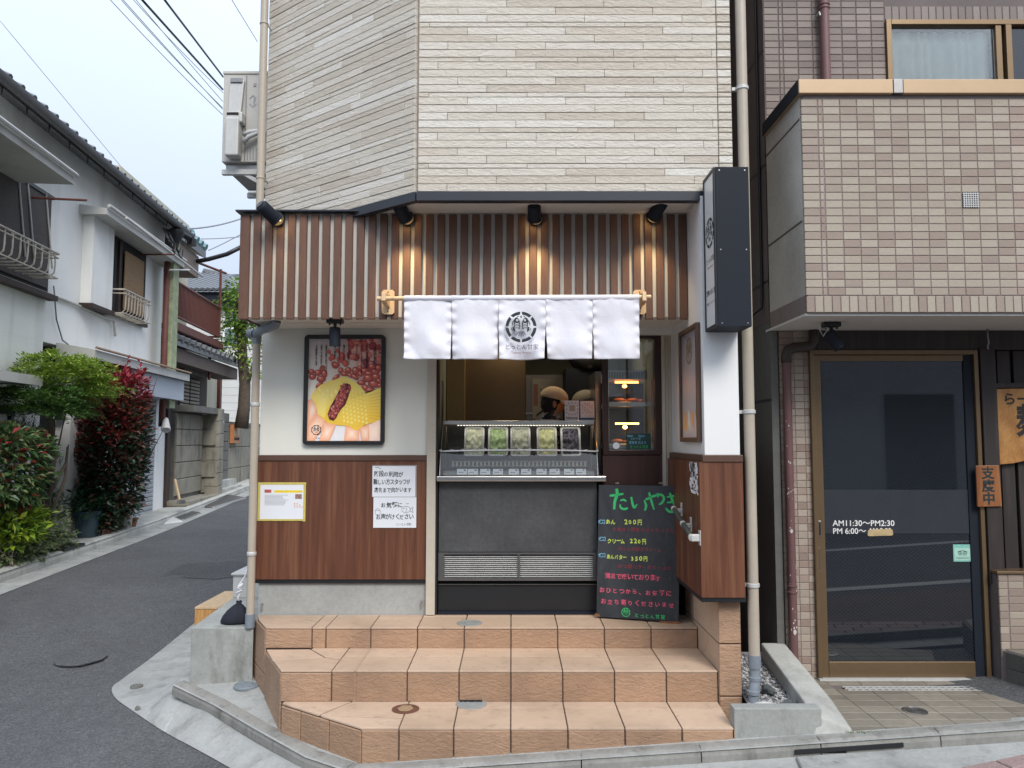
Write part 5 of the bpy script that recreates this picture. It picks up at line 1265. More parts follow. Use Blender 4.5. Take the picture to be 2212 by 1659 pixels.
# ================================================================== INSIDE THE SHOP
# display case: frame, glass, tubs
zc0 = H - .261; 
dcase = thing('display_case', 'stainless gelato display case with a sloping glass front on the counter', 'display case', (.07, 5.6, zc0))
q0 = PY(950, 1026, YW - .02); q1 = PY(1292, 1026, YW - .02)
CX0, CX1 = q0.x, q1.x; ztop_ = PY(1100, 913, 5.66).z
yF, yT, yBk = YW - .02, 5.66, 6.05
def side_pts(x): return [(x, yF, zc0), (x, yBk, zc0), (x, yBk, ztop_), (x, yT, ztop_), (x, yF + .05, zc0 + .17)]
zm = zc0 + .165
m = MB(); m.add([(CX0, yF, zc0 + .004), (CX1, yF, zc0 + .004), (CX1, yF + .055, zm), (CX0, yF + .055, zm)], [(0, 1, 2, 3)]); m.build('lower_glass', M['glass_case'], dcase)
m = MB(); m.add([(CX0, yF + .055, zm + .004), (CX1, yF + .055, zm + .004), (CX1, yT, ztop_ - .02), (CX0, yT, ztop_ - .02)], [(0, 1, 2, 3)]); m.build('upper_glass', M['glass_case'], dcase)
for x in (CX0, CX1):
    MB().poly([(x, yF, zc0), (x, yBk, zc0), (x, yBk, ztop_), (x, yT, ztop_ - .01), (x, yF + .055, zm)]).build('side_glass', M['glass_case'], dcase)
    MB().tube([(x, yF, zc0), (x, yF + .055, zm), (x, yT, ztop_ - .01)], .004, 6).build('edge_trim', M['steel'], dcase)
    for yy in (5.60, 5.72): MB().cyl((x + (.03 if x == CX0 else -.03), yy, zc0 + .02), (x + (.02 if x == CX0 else -.02), yy - .03, ztop_ - .02), .004, n=6).build('shelf_post', M['steel_dark'], dcase)
MB().box(CX0 + .0, CX1 + .0, yT - .01, yBk, ztop_ - .015, ztop_ + .015).build('top_shelf', M['steel'], dcase, bevel=.004)
# bright bowed rail where the two panes meet
m = MB(); pts = []
for k in range(15):
    u = k / 14; pts.append((CX0 + (CX1 - CX0) * u, yF + .045 - .03 * (1 - (2 * u - 1) ** 2), zm + .004 + .010 * (1 - abs(2 * u - 1) ** 3)))
m.tube(pts, .0055, 8); m.build('glass_rail', plain('white_trim_strip', (.8, .82, .84), .3), dcase, smooth='full')
for k in range(15):
    p = pts[k]; MB().box(p[0] - .010, p[0] + .010, p[1] - .004, p[1] + .01, p[2] + .003, p[2] + .012).build('rail_clip', M['galv'], dcase)
led = MB()
for k in range(44): x = CX0 + .11 + k * .0215; led.cyl((x, yT + .03, ztop_ - .018), (x, yT + .03, ztop_ - .022), .004, n=6)
led.build('light_strip', emis('led_white_warm', (1, .93, .78), 3), dcase)
al = bpy.data.lights.new('case_light', 'AREA'); al.shape = 'RECTANGLE'; al.size = .95; al.size_y = .03; al.energy = .32; al.color = (1, .95, .86)
ao = bpy.data.objects.new('case_light', al); COL.objects.link(ao); ao.parent = dcase; ao.location = Vector((.07, yT + .03, ztop_ - .024)) - wo(dcase); ao.rotation_euler = (rad(15), 0, 0)
MB().box(CX0 + .02, CX1 - .02, 5.50, yBk, zc0 + .0, zc0 + .03).build('case_floor', M['steel_dark'], dcase)
MB().box(CX0 + .004, CX1 - .004, yBk - .01, yBk + .02, zc0, ztop_ - .02).build('case_back', plain('case_liner', (.34, .34, .33), .5), dcase)
# wire shelf
m = MB(); zsf = zc0 + .085
for k in range(34): x = CX0 + .08 + k * .0285; m.box(x, x + .014, 5.50, 5.515, zsf - .018, zsf + .012)
m.box(CX0 + .07, CX1 - .07, 5.497, 5.50, zsf + .012, zsf + .016); m.box(CX0 + .07, CX1 - .07, 5.497, 5.50, zsf - .022, zsf - .018)
m.build('wire_shelf', plain('acrylic_fence', (.34, .33, .28), .3), dcase)
# gelato tubs with mounded contents, tilted to the front
flav = [(416, (.50, .50, .36), 'vanilla cream'), (614, (.30, .40, .18), 'pale green tea'), (800, (.40, .40, .30), 'speckled grey-white'), (814 + 0, None, ''), (1020, (.50, .49, .24), 'pale yellow'), (1218, (.030, .022, .045), 'dark purple')]
import itertools
yt = 5.70
for i, (zx, col, nm) in enumerate([f for f in flav if f[1]]):
    x = PY(1060 * .8641 + zx * .26041, 985, yt).x
    t = thing('gelato_tub', ['leftmost white tub of cream gelato in the display case', 'white tub of pale green gelato, second from the left', 'white tub of speckled grey gelato in the middle of the case', 'white tub of pale yellow gelato, second from the right', 'rightmost white tub of dark purple gelato in the case'][i], 'gelato tub', (x, yt, zc0 + .1), 'gelato tubs in the display case')
    cen = Vector((x, yt, (zc0 + ztop_) / 2 + .052)); uu = Vector((1, 0, 0)); vv = Vector((0, .42, .91)).normalized(); nn = uu.cross(vv); wd, ht = .074, .118
    f = lambda a, b, h=0: cen + uu * a + vv * b + nn * h
    out_ = rrect(-wd, wd, -ht, ht, .02, lambda a, b: f(a, b)); inn = rrect(-wd + .014, wd - .014, -ht + .014, ht - .014, .016, lambda a, b: f(a, b)); low = rrect(-wd + .018, wd - .018, -ht + .018, ht - .018, .016, lambda a, b: f(a, b, -.03))
    n = len(out_); back = [p - nn * .05 for p in out_]
    m = MB(); m.add(out_ + inn + low + back, [(k, (k + 1) % n, n + (k + 1) % n, n + k) for k in range(n)] + [(n + k, n + (k + 1) % n, 2 * n + (k + 1) % n, 2 * n + k) for k in range(n)] + [(3 * n + k, 3 * n + (k + 1) % n, (k + 1) % n, k) for k in range(n)])
    m.build('tub', plain('white_tub', (.42, .42, .40), .35), t, smooth=True)
    m = MB(); N_ = 14; vs = []
    for a in range(N_ + 1):
        for b in range(N_ + 1):
            u, v = -1 + 2 * a / N_, -1 + 2 * b / N_
            h = .012 * noise.noise(Vector((u * 3 + i * 4, v * 3, 1))) + .008 * math.sin(v * 9 + noise.noise(Vector((u * 2, v, i))) * 5) - .012
            vs.append(f(u * (wd - .016), v * (ht - .016), h))
    m.add(vs, [(a * (N_ + 1) + b, (a + 1) * (N_ + 1) + b, (a + 1) * (N_ + 1) + b + 1, a * (N_ + 1) + b + 1) for a in range(N_) for b in range(N_)])
    m.build('gelato', plain('gelato_%s' % nm.replace(' ', '_'), col, .4, var=.15, scale=30, bump=.5, bscale=60), t, smooth='full')
# price cards
ORD = 'first second third fourth fifth sixth seventh eighth ninth tenth'.split()
for i, zx in enumerate((315, 405, 507, 613, 744, 847, 975, 1083, 1204, 1302)):
    x = PY(1060 * .8641 + zx * .26041, 1020, 5.47).x; t = thing('price_card', ORD[i] + ' small white name card from the left along the foot of the display case', 'card', (x, 5.475, zc0 + .001), 'white name cards along the foot of the display case')
    m = MB(); m.hexa([(x - .036, 5.470, zc0 + .006), (x + .036, 5.470, zc0 + .006), (x + .036, 5.474, zc0 + .006), (x - .036, 5.474, zc0 + .006), (x - .036, 5.478, zc0 + .046), (x + .036, 5.478, zc0 + .046), (x + .036, 5.482, zc0 + .046), (x - .036, 5.482, zc0 + .046)])
    m.build('card', M['paper'], t)
    m = MB(); m.box(x + .012, x + .026, 5.4745, 5.4755, zc0 + .034, zc0 + .042); m.box(x - .026, x + .010, 5.4722, 5.4732, zc0 + .020, zc0 + .023); m.build('print', M['ink'], t)
# two menu cards and a tray on the case top
zt2 = ztop_ + .0155
mc = thing('menu_card', 'left white menu card with a small round picture pattern standing on the display case', 'menu card', (.41, 5.72, zt2))
def card(t, px0_, px1_, pyt, y):
    a = PY(px0_, pyt, y); b = PY(px1_, pyt, y); m = MB(); m.hexa([(a.x, y, zt2), (b.x, y, zt2), (b.x, y + .004, zt2), (a.x, y + .004, zt2), (a.x, y + .015, a.z), (b.x, y + .015, a.z), (b.x, y + .019, a.z), (a.x, y + .019, a.z)]); m.build('card', M['paper_card'], t); return a.x, b.x, a.z
M['paper_card'] = plain('pinkish_card', (.80, .72, .72), .5)
x0, x1, zt_c = card(mc, 1220, 1251, 865, 5.715)
m = MB(); f = lambda a, b: Vector((x0 + (x1 - x0) * a, 5.712 + .015 * b, zt2 + (zt_c - zt2) * b))
for k in range(3):
    for v in (.87, .32): disc2(m, .28 + k * .24, v, .05, .018, f, 8)
for k in range(3):
    for u in (.13, .88): disc2(m, u, .4 + k * .17, .03, .03, f, 8)
write(m, 'Follow me!', f(.08, .10), (1, 0, 0), UP, .022, .085, bold=.02); m.build('print', M['ink'], mc)
MB().prism([f(.32, .48), f(.72, .48), f(.72, .76), f(.32, .76)], (0, -.0006, 0)).build('pale_square', plain('beige_print', (.50, .38, .28), .5), mc)
mc2 = thing('menu_card', 'right white menu card with a blue band at its foot standing on the display case', 'menu card', (.53, 5.72, zt2))
x0, x1, zt_c = card(mc2, 1254, 1284, 866, 5.715)
MB().prism([f(0, .05), f(1, .05), f(1, .15), f(0, .15)], (0, -.0008, 0)).build('blue_band', plain('blue_print', (.03, .12, .25), .5), mc2)
m = MB()
for j in range(6):
    for k in range(5):
        if (j * 3 + k * 5) % 4: disc2(m, .15 + k * .17, .86 - j * .09, .05, .014, f, 6)
m.build('print', M['ink'], mc2)
tr = thing('serving_tray', 'black and white paper packed on a small steel tray on the display case', 'tray', (.28, 5.74, zt2))
x0, x1 = PY(1155, 900, 5.74).x, PY(1207, 900, 5.74).x
MB().box(x0, x1, 5.70, 5.80, zt2, zt2 + .008).build('tray', M['steel'], tr, bevel=.003)
rr = random.Random(4)
for mt in ('paper_old', 'ink'):
    m = MB()
    for _ in range(9):
        p = Vector((rr.uniform(x0, x1 - .02), rr.uniform(5.71, 5.79), zt2 + .01 + rr.random() * .03)); d1 = Vector((rr.uniform(.02, .06), rr.uniform(-.02, .02), rr.uniform(-.02, .05))); d2 = Vector((rr.uniform(-.01, .02), rr.uniform(-.02, .0), rr.uniform(.01, .03)))
        m.add([p, p + d1, p + d1 + d2, p + d2], [(0, 1, 2, 3)])
    m.build('paper_scraps', M[mt], tr)
# interior fittings
Yd = 6.35
def ibox(name, px0_, px1_, py0_, py1_, Y, depth, mat, label=None, cat=None, z0=None, z1=None, bev=0):
    a, b = PY(px0_, py0_, Y), PY(px1_, py1_, Y); m = MB().box(a.x, b.x, Y, Y + depth, z0 if z0 is not None else b.z, z1 if z1 is not None else a.z).build(name, mat, None, bevel=bev)
    if label: tag(m, label, cat)
    return m
ibox('interior_door', 1006, 1135, 700, 1000, Yd, .04, plain('tan_door_panel', (.19, .135, .07), .55, var=.06, scale=2), 'plain brown door panel behind the display case', 'door', Z3, H + .70)
ibox('door_jamb', 966, 1003, 700, 1000, Yd - .06, .06, plain('pine_jamb', (.42, .32, .16), .6, var=.08), 'pale wooden door jamb at the left inside the shop', 'door jamb', Z3, H + .75)
fr_g = thing('refrigerator', 'stainless steel refrigerator inside the shop behind the staff', 'refrigerator', (.35, 7.0, Z3))
a = PY(1134, 808, 7.0); b = PY(1215, 900, 7.0)
MB().box(a.x, b.x + .15, 7.0, 7.5, Z3, a.z).build('body', M['steel_dark'], fr_g, bevel=.01)
MB().box(a.x + .005, b.x + .1, 6.985, 7.0, H - .1, H - .08).build('door_gap', M['black'], fr_g); MB().box(a.x, b.x + .14, 6.98, 7.0, H + .22, H + .235).build('handle_rail', M['steel'], fr_g)
ca = thing('wall_calendar', 'pale wall calendar hung on the refrigerator behind the person in the beige cap', 'calendar', (.4, 6.97, H + .1))
a = PY(1150, 818, 6.96); b = PY(1232, 905, 6.96); MB().box(a.x, b.x, 6.96, 6.968, b.z, a.z).build('sheet', M['paper_old'], ca)
m = MB()
for i in range(5):
    for j in range(5): x = a.x + .07 + j * .055; z = a.z - .10 - i * .04; m.box(x, x + .014, 6.958, 6.96, z, z + .008)
m.build('dates', M['ink'], ca); MB().box(a.x + .01, a.x + .05, 6.957, 6.96, b.z + .12, a.z - .05).build('pink_column', plain('faded_pink', (.25, .12, .11), .6), ca)
ibox('black_cabinet', 1222, 1286, 790, 1000, 6.55, .4, M['navy'], 'tall black equipment cabinet at the right inside the shop', 'cabinet', Z3, PY(1222, 795, 6.55).z)
bag = MB(); c = PY(1262, 790, 6.5); bag.ell((c.x + .03, 6.6, c.z + .05), .17, .12, .10, 14, 8, Matrix.Rotation(.25, 3, 'Y')); bag = bag.build('black_bag', M['black'], None, smooth='full'); tag(bag, 'black bag slumped on top of the black equipment cabinet', 'bag')
ibox('steel_locker', 1286, 1300, 830, 1000, 6.0, .5, M['steel_dark'], 'narrow grey steel cabinet edge beside the dark window frame', 'cabinet', Z3, PY(1290, 802, 6.0).z)
tw = MB(); c = PY(978, 860, 5.9)
tw = tw.add([(c.x - .05 + .1 * k / 6, 5.9 + .012 * math.sin(k * 2 + j), c.z + .14 - .045 * j + .01 * math.sin(k)) for j in range(9) for k in range(7)], [(j * 7 + k, j * 7 + k + 1, (j + 1) * 7 + k + 1, (j + 1) * 7 + k) for j in range(8) for k in range(6)]).build('hanging_cloth', M['paper_old'], None, smooth='full'); tw.location.x = -.12
tag(tw, 'grey cloth hanging on the left inside wall of the shop', 'cloth')
# pendant lamp discs that reflect in the case
for i, (x, lb) in enumerate(((-.05, 'left warm round ceiling lamp inside the shop'), (.62, 'right warm round ceiling lamp inside the shop'))):
    t = thing('ceiling_lamp', lb, 'lamp', (x, 6.3, H + .93)); MB().cyl((x, 6.3, H + .94), (x, 6.3, H + .90), .09, n=24).build('rim', M['galv'], t, smooth=True)
    MB().cyl((x, 6.3, H + .899), (x, 6.3, H + .895), .075, n=24).build('diffuser', emis('warm_ceiling_lamp', (1, .62, .28), 3), t)
    l_ = bpy.data.lights.new('ceiling_bulb', 'AREA'); l_.shape = 'DISK'; l_.size = .14; l_.energy = .8; l_.color = (1, .80, .55)
    lo = bpy.data.objects.new('ceiling_bulb', l_); COL.objects.link(lo); lo.parent = t; lo.location = Vector((x, 6.3, H + .89)) - wo(t)
# warming cabinet behind the side window
wc = thing('warming_cabinet', 'glass-fronted warming cabinet with glowing bulbs behind the dark framed side window', 'warming cabinet', (.85, 5.7, Z3 + .9))
wx0, wx1, wy0, wy1 = .69, 1.02, 5.56, 5.95
zA, zB_, zC, zD, zE_ = (PY(1370, p, 5.56).z for p in (800, 820, 868, 885, 965))
MB().box(wx0, wx1 - .04, wy0, wy1, zB_, zA).build('hood', M['galv'], wc, bevel=.004)
m = MB()
for k in range(22): x = wx0 + .015 + k * .0115; m.box(x, x + .005, wy0 - .002, wy0, zB_ + .012, zA - .012)
m.build('vent_slots', M['dark_in'], wc)
MB().box(wx0, wx1, wy1, wy1 + .02, Z3 + 1.0, zB_).build('back_panel', M['dark_in'], wc)
for i, (z_, nm) in enumerate(((zC, 'shelf'), (zE_ + .02, 'shelf'))): MB().box(wx0, wx1, wy0, wy1, z_ - .035, z_).build(nm, M['steel'], wc, bevel=.003)
for x in (wx0, wx1 - .012): MB().box(x, x + .012, wy0, wy0 + .012, Z3 + 1.0, zB_).build('corner_post', M['steel_dark'], wc)
E1 = emis('heater_glow_orange', (1, .28, .07), 8); E2 = emis('heater_glow_amber', (1, .52, .12), 8)
for (py, E) in ((826, E1), (915, E2)):
    z_ = PY(1350, py, 5.62).z; m = MB()
    for k in range(14): x = wx0 + .065 + k * .0125; m.box(x, x + .008, 5.62, 5.63, z_ - .006, z_ + .006)
    m.build('heater_bars', E, wc); MB().ell((wx0 + .14, 5.66, z_ - .025), .018, .018, .014, 10, 6).build('bulb', E, wc)
    l_ = bpy.data.lights.new('heater_light', 'POINT'); l_.energy = .25; l_.color = (1, .45, .15); l_.shadow_soft_size = .04
    lo = bpy.data.objects.new('heater_light', l_); COL.objects.link(lo); lo.parent = wc; lo.location = Vector((wx0 + .15, 5.66, z_ - .05)) - wo(wc)
M['cake'] = plain('golden_cake', (.35, .14, .04), .6, var=.3, scale=40, bump=.5)
for i, (x, z_, lb) in enumerate(((.80, zC, 'golden fish-shaped cake on the upper shelf of the warming cabinet'), (.90, zC, 'golden fish-shaped cake at the right of the upper warming shelf'), (.78, zE_ + .02, 'golden fish-shaped cake on the lower shelf of the warming cabinet'), (.93, zE_ + .02, 'golden fish-shaped cake at the right of the lower warming shelf'))):
    m = MB(); m.ell((x, 5.72, z_ + .02), .045, .028, .017, 12, 8); m.prism([(x + .035, 5.72, z_ + .012), (x + .065, 5.735, z_ + .012), (x + .06, 5.72, z_ + .012), (x + .065, 5.70, z_ + .012)], (0, 0, .015)); tag(m.build('fish_cake', M['cake'], None, smooth=True), lb, 'cake', 'fish cakes in the warming cabinet')
# small green notice and round sticker on the side window
ws = thing('window_notice', 'small dark green board with chalk opening hours inside the side window', 'notice', (.9, YW + .02, H - .1))
a = PY(1353, 936, YW + .026); b = PY(1406, 970, YW + .026); MB().box(a.x, b.x, YW + .022, YW + .028, b.z, a.z).build('board', plain('green_board', (.012, .045, .04), .6), ws)
for (tx, u, v, s, w_, mt) in (('Open', .03, .78, .020, .040, 'blue_chalk'), ('Close', .48, .78, .020, .045, 'blue_chalk'), ('11～7', .18, .58, .024, .07, 'blue_chalk'), ('定休日 月よう', .10, .34, .022, .12, 'blue_chalk'), ('とっとん甘家', .14, .06, .026, .13, 'green_chalk')):
    m = MB(); write(m, tx, (a.x + (b.x - a.x) * u, YW + .0212, b.z + (a.z - b.z) * v), (1, 0, 0), UP, s, w_); m.build('chalk_line', M[mt], ws)
a = PY(1331, 963, YW + .026); tag(MB().lathe((a.x, YW + .028, a.z), [(.024, 0), (.024, .002), (.001, .002)], 20, axis=(0, -1, 0)).build('round_sticker', M['paper'], None), 'white oval sticker at the lower left of the side window', 'sticker')
# leaning glass jar / lower shelf things above window (lamps seen through)
# ---- people
def skin_chain(parent, name, mat, pts, edges_, radii, sub=2, root=0):
    me = bpy.data.meshes.new(name); off = wo(parent)
    me.from_pydata([tuple(Vector(p) - off) for p in pts], edges_, []); me.materials.append(mat)
    o = bpy.data.objects.new(name, me); COL.objects.link(o); o.parent = parent
    sk_ = o.modifiers.new('skin', 'SKIN'); o.modifiers.new('sub', 'SUBSURF').levels = sub; o.modifiers['sub'].render_levels = sub
    for i, v in enumerate(me.skin_vertices[0].data):
        r = radii[i]; v.radius = r if isinstance(r, tuple) else (r, r); v.use_root = (i == root)
    sk_.use_smooth_shade = True; return o
M['skin'] = plain('skin', (.38, .20, .13), .55, var=.05); M['shirt_dark'] = plain('black_shirt', (.015, .016, .02), .85)
M['shirt_pat'] = plain('black_white_patterned_shirt', (.03, .03, .035), .85)
n = NT('patterned_shirt'); v = n.noise(16, 3, .6, None, 2.5); M['shirt_pat'] = n.fin(n.ramp(v, [(.50, (.012, .013, .018)), (.53, (.50, .48, .40))]), .85)
M['cap_beige'] = plain('beige_cap', (.58, .47, .34), .85, var=.08, scale=12); M['cap_grey'] = plain('grey_cap', (.22, .21, .18), .85)
M['trousers'] = plain('dark_trousers', (.02, .02, .025), .9)
def person(label, x, y, sc_, shirt, cap, lean, facing, headpos):
    """lean: torso vector; facing: +1 looks to the right; headpos: centre of the head"""
    t = thing('person', label, 'person', (x, y, Z3)); P = lambda a, b, c: Vector((x + a, y + b, Z3 + c))
    hd = Vector(headpos); pel = P(0, .05, .88 * sc_); chest = pel.lerp(hd, .62) + Vector((-.03 * facing, 0, .0)); neck = chest.lerp(hd, .62)
    sh = Vector((0, .19, 0)); pts = []; 
    sl, sr = chest + Vector((.02 * facing, -.18, .05)), chest + Vector((.02 * facing, .18, .05))
    el, er = sl + Vector((.12 * facing, -.06, -.26)), sr + Vector((.12 * facing, .05, -.26)); hl, hr_ = el + Vector((.20 * facing, .05, -.08)), er + Vector((.20 * facing, -.05, -.08))
    # body: legs, torso, neck, forearms
    P_ = [pel, pel + Vector((0, -.10, -.06)), P(.02, -.10, .48), P(0, -.10, .08), P(.12 * facing, -.11, .03), pel + Vector((0, .10, -.06)), P(.02, .12, .48), P(0, .13, .08), P(.12 * facing, .13, .03), pel.lerp(chest, .5), chest, neck, hd + Vector((0, 0, -.04)), hd + Vector((.01 * facing, 0, .05)), sl, el, hl, sr, er, hr_]
    E = [(0, 1), (1, 2), (2, 3), (3, 4), (0, 5), (5, 6), (6, 7), (7, 8), (0, 9), (9, 10), (10, 11), (11, 12), (12, 13), (10, 14), (14, 15), (15, 16), (10, 17), (17, 18), (18, 19)]
    rd2 = [.13, .09, .065, .045, .035, .09, .065, .045, .035, .13, .15, .055, .085, .088, .06, .042, .03, .06, .042, .03]
    skin_chain(t, 'body', M['skin'], P_, E, rd2)
    # clothing shells
    Q = [pel + Vector((0, 0, -.05)), pel.lerp(chest, .5), chest, chest.lerp(neck, .5), sl, sl.lerp(el, .9), sr, sr.lerp(er, .9)]
    skin_chain(t, 'shirt', shirt, Q, [(0, 1), (1, 2), (2, 3), (2, 4), (4, 5), (2, 6), (6, 7)], [.15, .155, .175, .08, .082, .062, .082, .062])
    Q = [pel, pel + Vector((0, -.10, -.08)), P(.02, -.10, .48), P(0, -.10, .07), pel + Vector((0, .10, -.08)), P(.02, .12, .48), P(0, .13, .07)]
    skin_chain(t, 'trousers', M['trousers'], Q, [(0, 1), (1, 2), (2, 3), (0, 4), (4, 5), (5, 6)], [.145, .11, .08, .06, .11, .08, .06])
    for hnd, s in ((hl, -1), (hr_, 1)):
        for k in range(4):
            b0 = hnd + Vector((.02 * facing, (k - 1.5) * .019, -.01)); skin_chain(t, 'finger', M['skin'], [b0, b0 + Vector((.035 * facing, 0, -.012)), b0 + Vector((.055 * facing, 0, -.035 - .004 * (k % 2)))], [(0, 1), (1, 2)], [.009, .008, .007], 1)
        b0 = hnd + Vector((.0, -s * .025, -.01)); skin_chain(t, 'thumb', M['skin'], [b0, b0 + Vector((.03 * facing, -s * .02, -.01)), b0 + Vector((.05 * facing, -s * .015, -.02))], [(0, 1), (1, 2)], [.010, .009, .008], 1)
    # face and hair
    fx = facing; m = MB(); m.ell(hd + Vector((.088 * fx, 0, -.01)), .022, .014, .02, 8, 6); m.build('nose', M['skin'], t, smooth='full')
    m = MB(); m.ell(hd + Vector((.078 * fx, 0, -.055)), .012, .026, .007, 8, 5); m.build('mouth', plain('lips', (.28, .09, .07), .5), t, smooth='full')
    for s in (-1, 1):
        m = MB(); m.ell(hd + Vector((.078 * fx, s * .032, .015)), .009, .013, .008, 8, 6); m.build('eye', M['ink'], t, smooth='full')
        m = MB(); m.ell(hd + Vector((-.01 * fx, s * .088, -.01)), .018, .010, .030, 8, 6); m.build('ear', M['skin'], t, smooth='full')
    m = MB(); m.ell(hd + Vector((-.030 * fx, 0, .0)), .088, .094, .095, 16, 10); m.build('hair', M['shirt_dark'], t, smooth='full')
    tilt = Matrix.Rotation(.22 * fx, 3, 'Y'); c = hd + Vector((-.008 * fx, 0, .045)); m = MB(); vs = []; nu, nv = 20, 7
    for j in range(nv + 1):
        ph = math.pi / 2 * j / nv
        for i in range(nu): th = 2 * math.pi * i / nu; vs.append(c + tilt @ Vector((.118 * math.cos(ph) * math.cos(th), .102 * math.cos(ph) * math.sin(th), .105 * math.sin(ph) ** .9 - .01)))
    m.add(vs, [(j * nu + i, j * nu + (i + 1) % nu, (j + 1) * nu + (i + 1) % nu, (j + 1) * nu + i) for j in range(nv) for i in range(nu)])
    vs = []; nb = 12
    for i in range(nb + 1):
        th = -1.15 + 2.3 * i / nb
        vs.append(c + tilt @ Vector((.112 * math.cos(th) * fx, .100 * math.sin(th), -.006))); vs.append(c + tilt @ Vector(((.112 * math.cos(th) + .125 * max(0, math.cos(th * 1.25))) * fx, .100 * math.sin(th), -.022 - .012 * abs(math.sin(th)))))
    m.add(vs, [(2 * i, 2 * i + 1, 2 * i + 3, 2 * i + 2) for i in range(nb)])
    o = m.build('cap', cap, t, smooth='full'); sm = o.modifiers.new('thick', 'SOLIDIFY'); sm.thickness = .004
    return t
h1 = PY(1199, 872, 6.22)
person('person in a beige cap and patterned shirt bending over behind the display case', h1.x - .16, 6.22, 1, M['shirt_pat'], M['cap_beige'], None, 1, h1)
h2 = PY(1262, 874, 6.50) ; h2.y = 6.42
person('person in a grey cap mostly hidden behind the right menu card', h2.x + .05, 6.42, 1, M['shirt_dark'], M['cap_grey'], None, -1, PY(1262, 878, 6.42))
# ================================================================== RIGHT NEIGHBOUR
nb = thing('neighbour_building', 'brown tiled building on the right with a tiled balcony above a glass restaurant door', 'building', (4, 6.5, H - 1.55))
BX = 1.72; BYF = 4.45; UY = 5.08; ZFL = H - 1.55
bzt = H + 2.04; bzb = H + .733
MB().box(BX + .012, 7.5, BYF + .004, UY, bzb + .0, bzt).build('balcony_wall', M['mortar'], nb)
MB().box(BX, BX + .0115, BYF + .02, UY + .02, bzb + .105, bzt).build('balcony_side', M['panel_grey'], nb)
for z_ in (H + 1.90, H + 1.28): MB().box(BX - .002, BX + .0, BYF + .03, UY, z_, z_ + .012).build('side_joint', M['steel_dark'], nb)
MB().box(BX - .02, 2.26, BYF - .025, UY, bzt + .001, bzt + .087).build('cap_front', M['bronze_pale'], nb, bevel=.004)
MB().box(2.262, 2.318, BYF - .027, UY, bzt + .001, bzt + .088).build('cap_joint', M['steel_dark'], nb, bevel=.003)
MB().box(2.32, 7.5, BYF - .025, UY, bzt + .001, bzt + .087).build('cap_front', M['bronze_pale'], nb, bevel=.004)
MB().box(BX - .024, BX - .021, BYF - .02, UY, bzt + .001, bzt + .086).build('cap_side', M['navy'], nb)
MB().box(BX, 7.5, BYF + .02, UY + .1, bzb - .015, bzb - .001).build('balcony_soffit', M['soffit'], nb)
# soldier course
TW, TH = .1008, .0473
z0 = bzb; x = BX; k = 0
while x < 4.6:
    tile('soldier_tile', M['btile'], nb, (x + .0245, BYF + .012, z0 + .049), (1, 0, 0), UP, (0, -1, 0), .0455, .094, .013, .002); x += .0504; k += 1
zr0 = bzb + .101; nrow = int((bzt - zr0) / TH)
cnt = 0; J = MB(); J.c = []; rr = random.Random(3)
tc = [(.29, .215, .175), (.33, .25, .205), (.36, .295, .24), (.38, .315, .255), (.39, .32, .26), (.41, .345, .28)]
def jt(mb, x, y, z, w, h, d=.010, cols=tc, dirx=(1, 0, 0), n=(0, -1, 0)):
    mb.col = g(rr.choice(cols), rr.uniform(.93, 1.05)); u = Vector(dirx); nn = Vector(n)
    c = Vector((x, y, z)); ptile('', None, None, [c - u * w / 2 - UP * h / 2, c + u * w / 2 - UP * h / 2, c + u * w / 2 + UP * h / 2, c - u * w / 2 + UP * h / 2], n, d, .002, mb)
vent = (PY(2093, 419, BYF), PY(2130, 459, BYF))
cxv = (vent[0].x + vent[1].x) / 2; cxv = BX + .128 + TW * (round((cxv - BX - .128) / TW - .5) + .5); czv = zr0 + TH * round(((vent[0].z + vent[1].z) / 2 - zr0) / TH)
vent = (Vector((cxv - .047, BYF, czv + .045)), Vector((cxv + .047, BYF, czv - .045)))
for r in range(nrow):
    z = zr0 + TH * (r + .5); xs_ = [(BX + .048, .094), (BX + .112, .022)]
    for c_ in range(28): xs_.append((BX + .128 + TW * (c_ + .5), .096))
    for (xc, w_) in xs_:
        if abs(xc - cxv) < .04 and abs(z - czv) < .04: continue
        if w_ > .05 and cnt < 300 and xc < BX + .128 + TW * 11:
            tile('wall_tile', M['btile'], nb, (xc, BYF + .012, z), (1, 0, 0), UP, (0, -1, 0), w_, .0435, .012, .002); cnt += 1
        else: jt(J, xc, BYF + .012, z, w_, .0435, .012)
J.build('tile_field', M['btile_j'], nb, kind='stuff')
m = MB(); a, b = vent
for i in range(7):
    x = a.x + (b.x - a.x) * (i + .5) / 7; z = b.z + (a.z - b.z) * (i + .5) / 7
    m.box(x - .0022, x + .0022, BYF - .006, BYF, b.z, a.z); m.box(a.x, b.x, BYF - .0065, BYF - .002, z - .0022, z + .0022)
m.build('vent_grid', M['galv'], nb); MB().box(a.x, b.x, BYF + .001, BYF + .0038, b.z, a.z).build('vent_back', M['conc_dark'], nb)
# brown side of soffit edge tile strip
MB().box(BX, BX + .010, BYF + .02, UY, bzb - .0, bzb + .104).build('side_tile_strip', M['mortar'], nb)
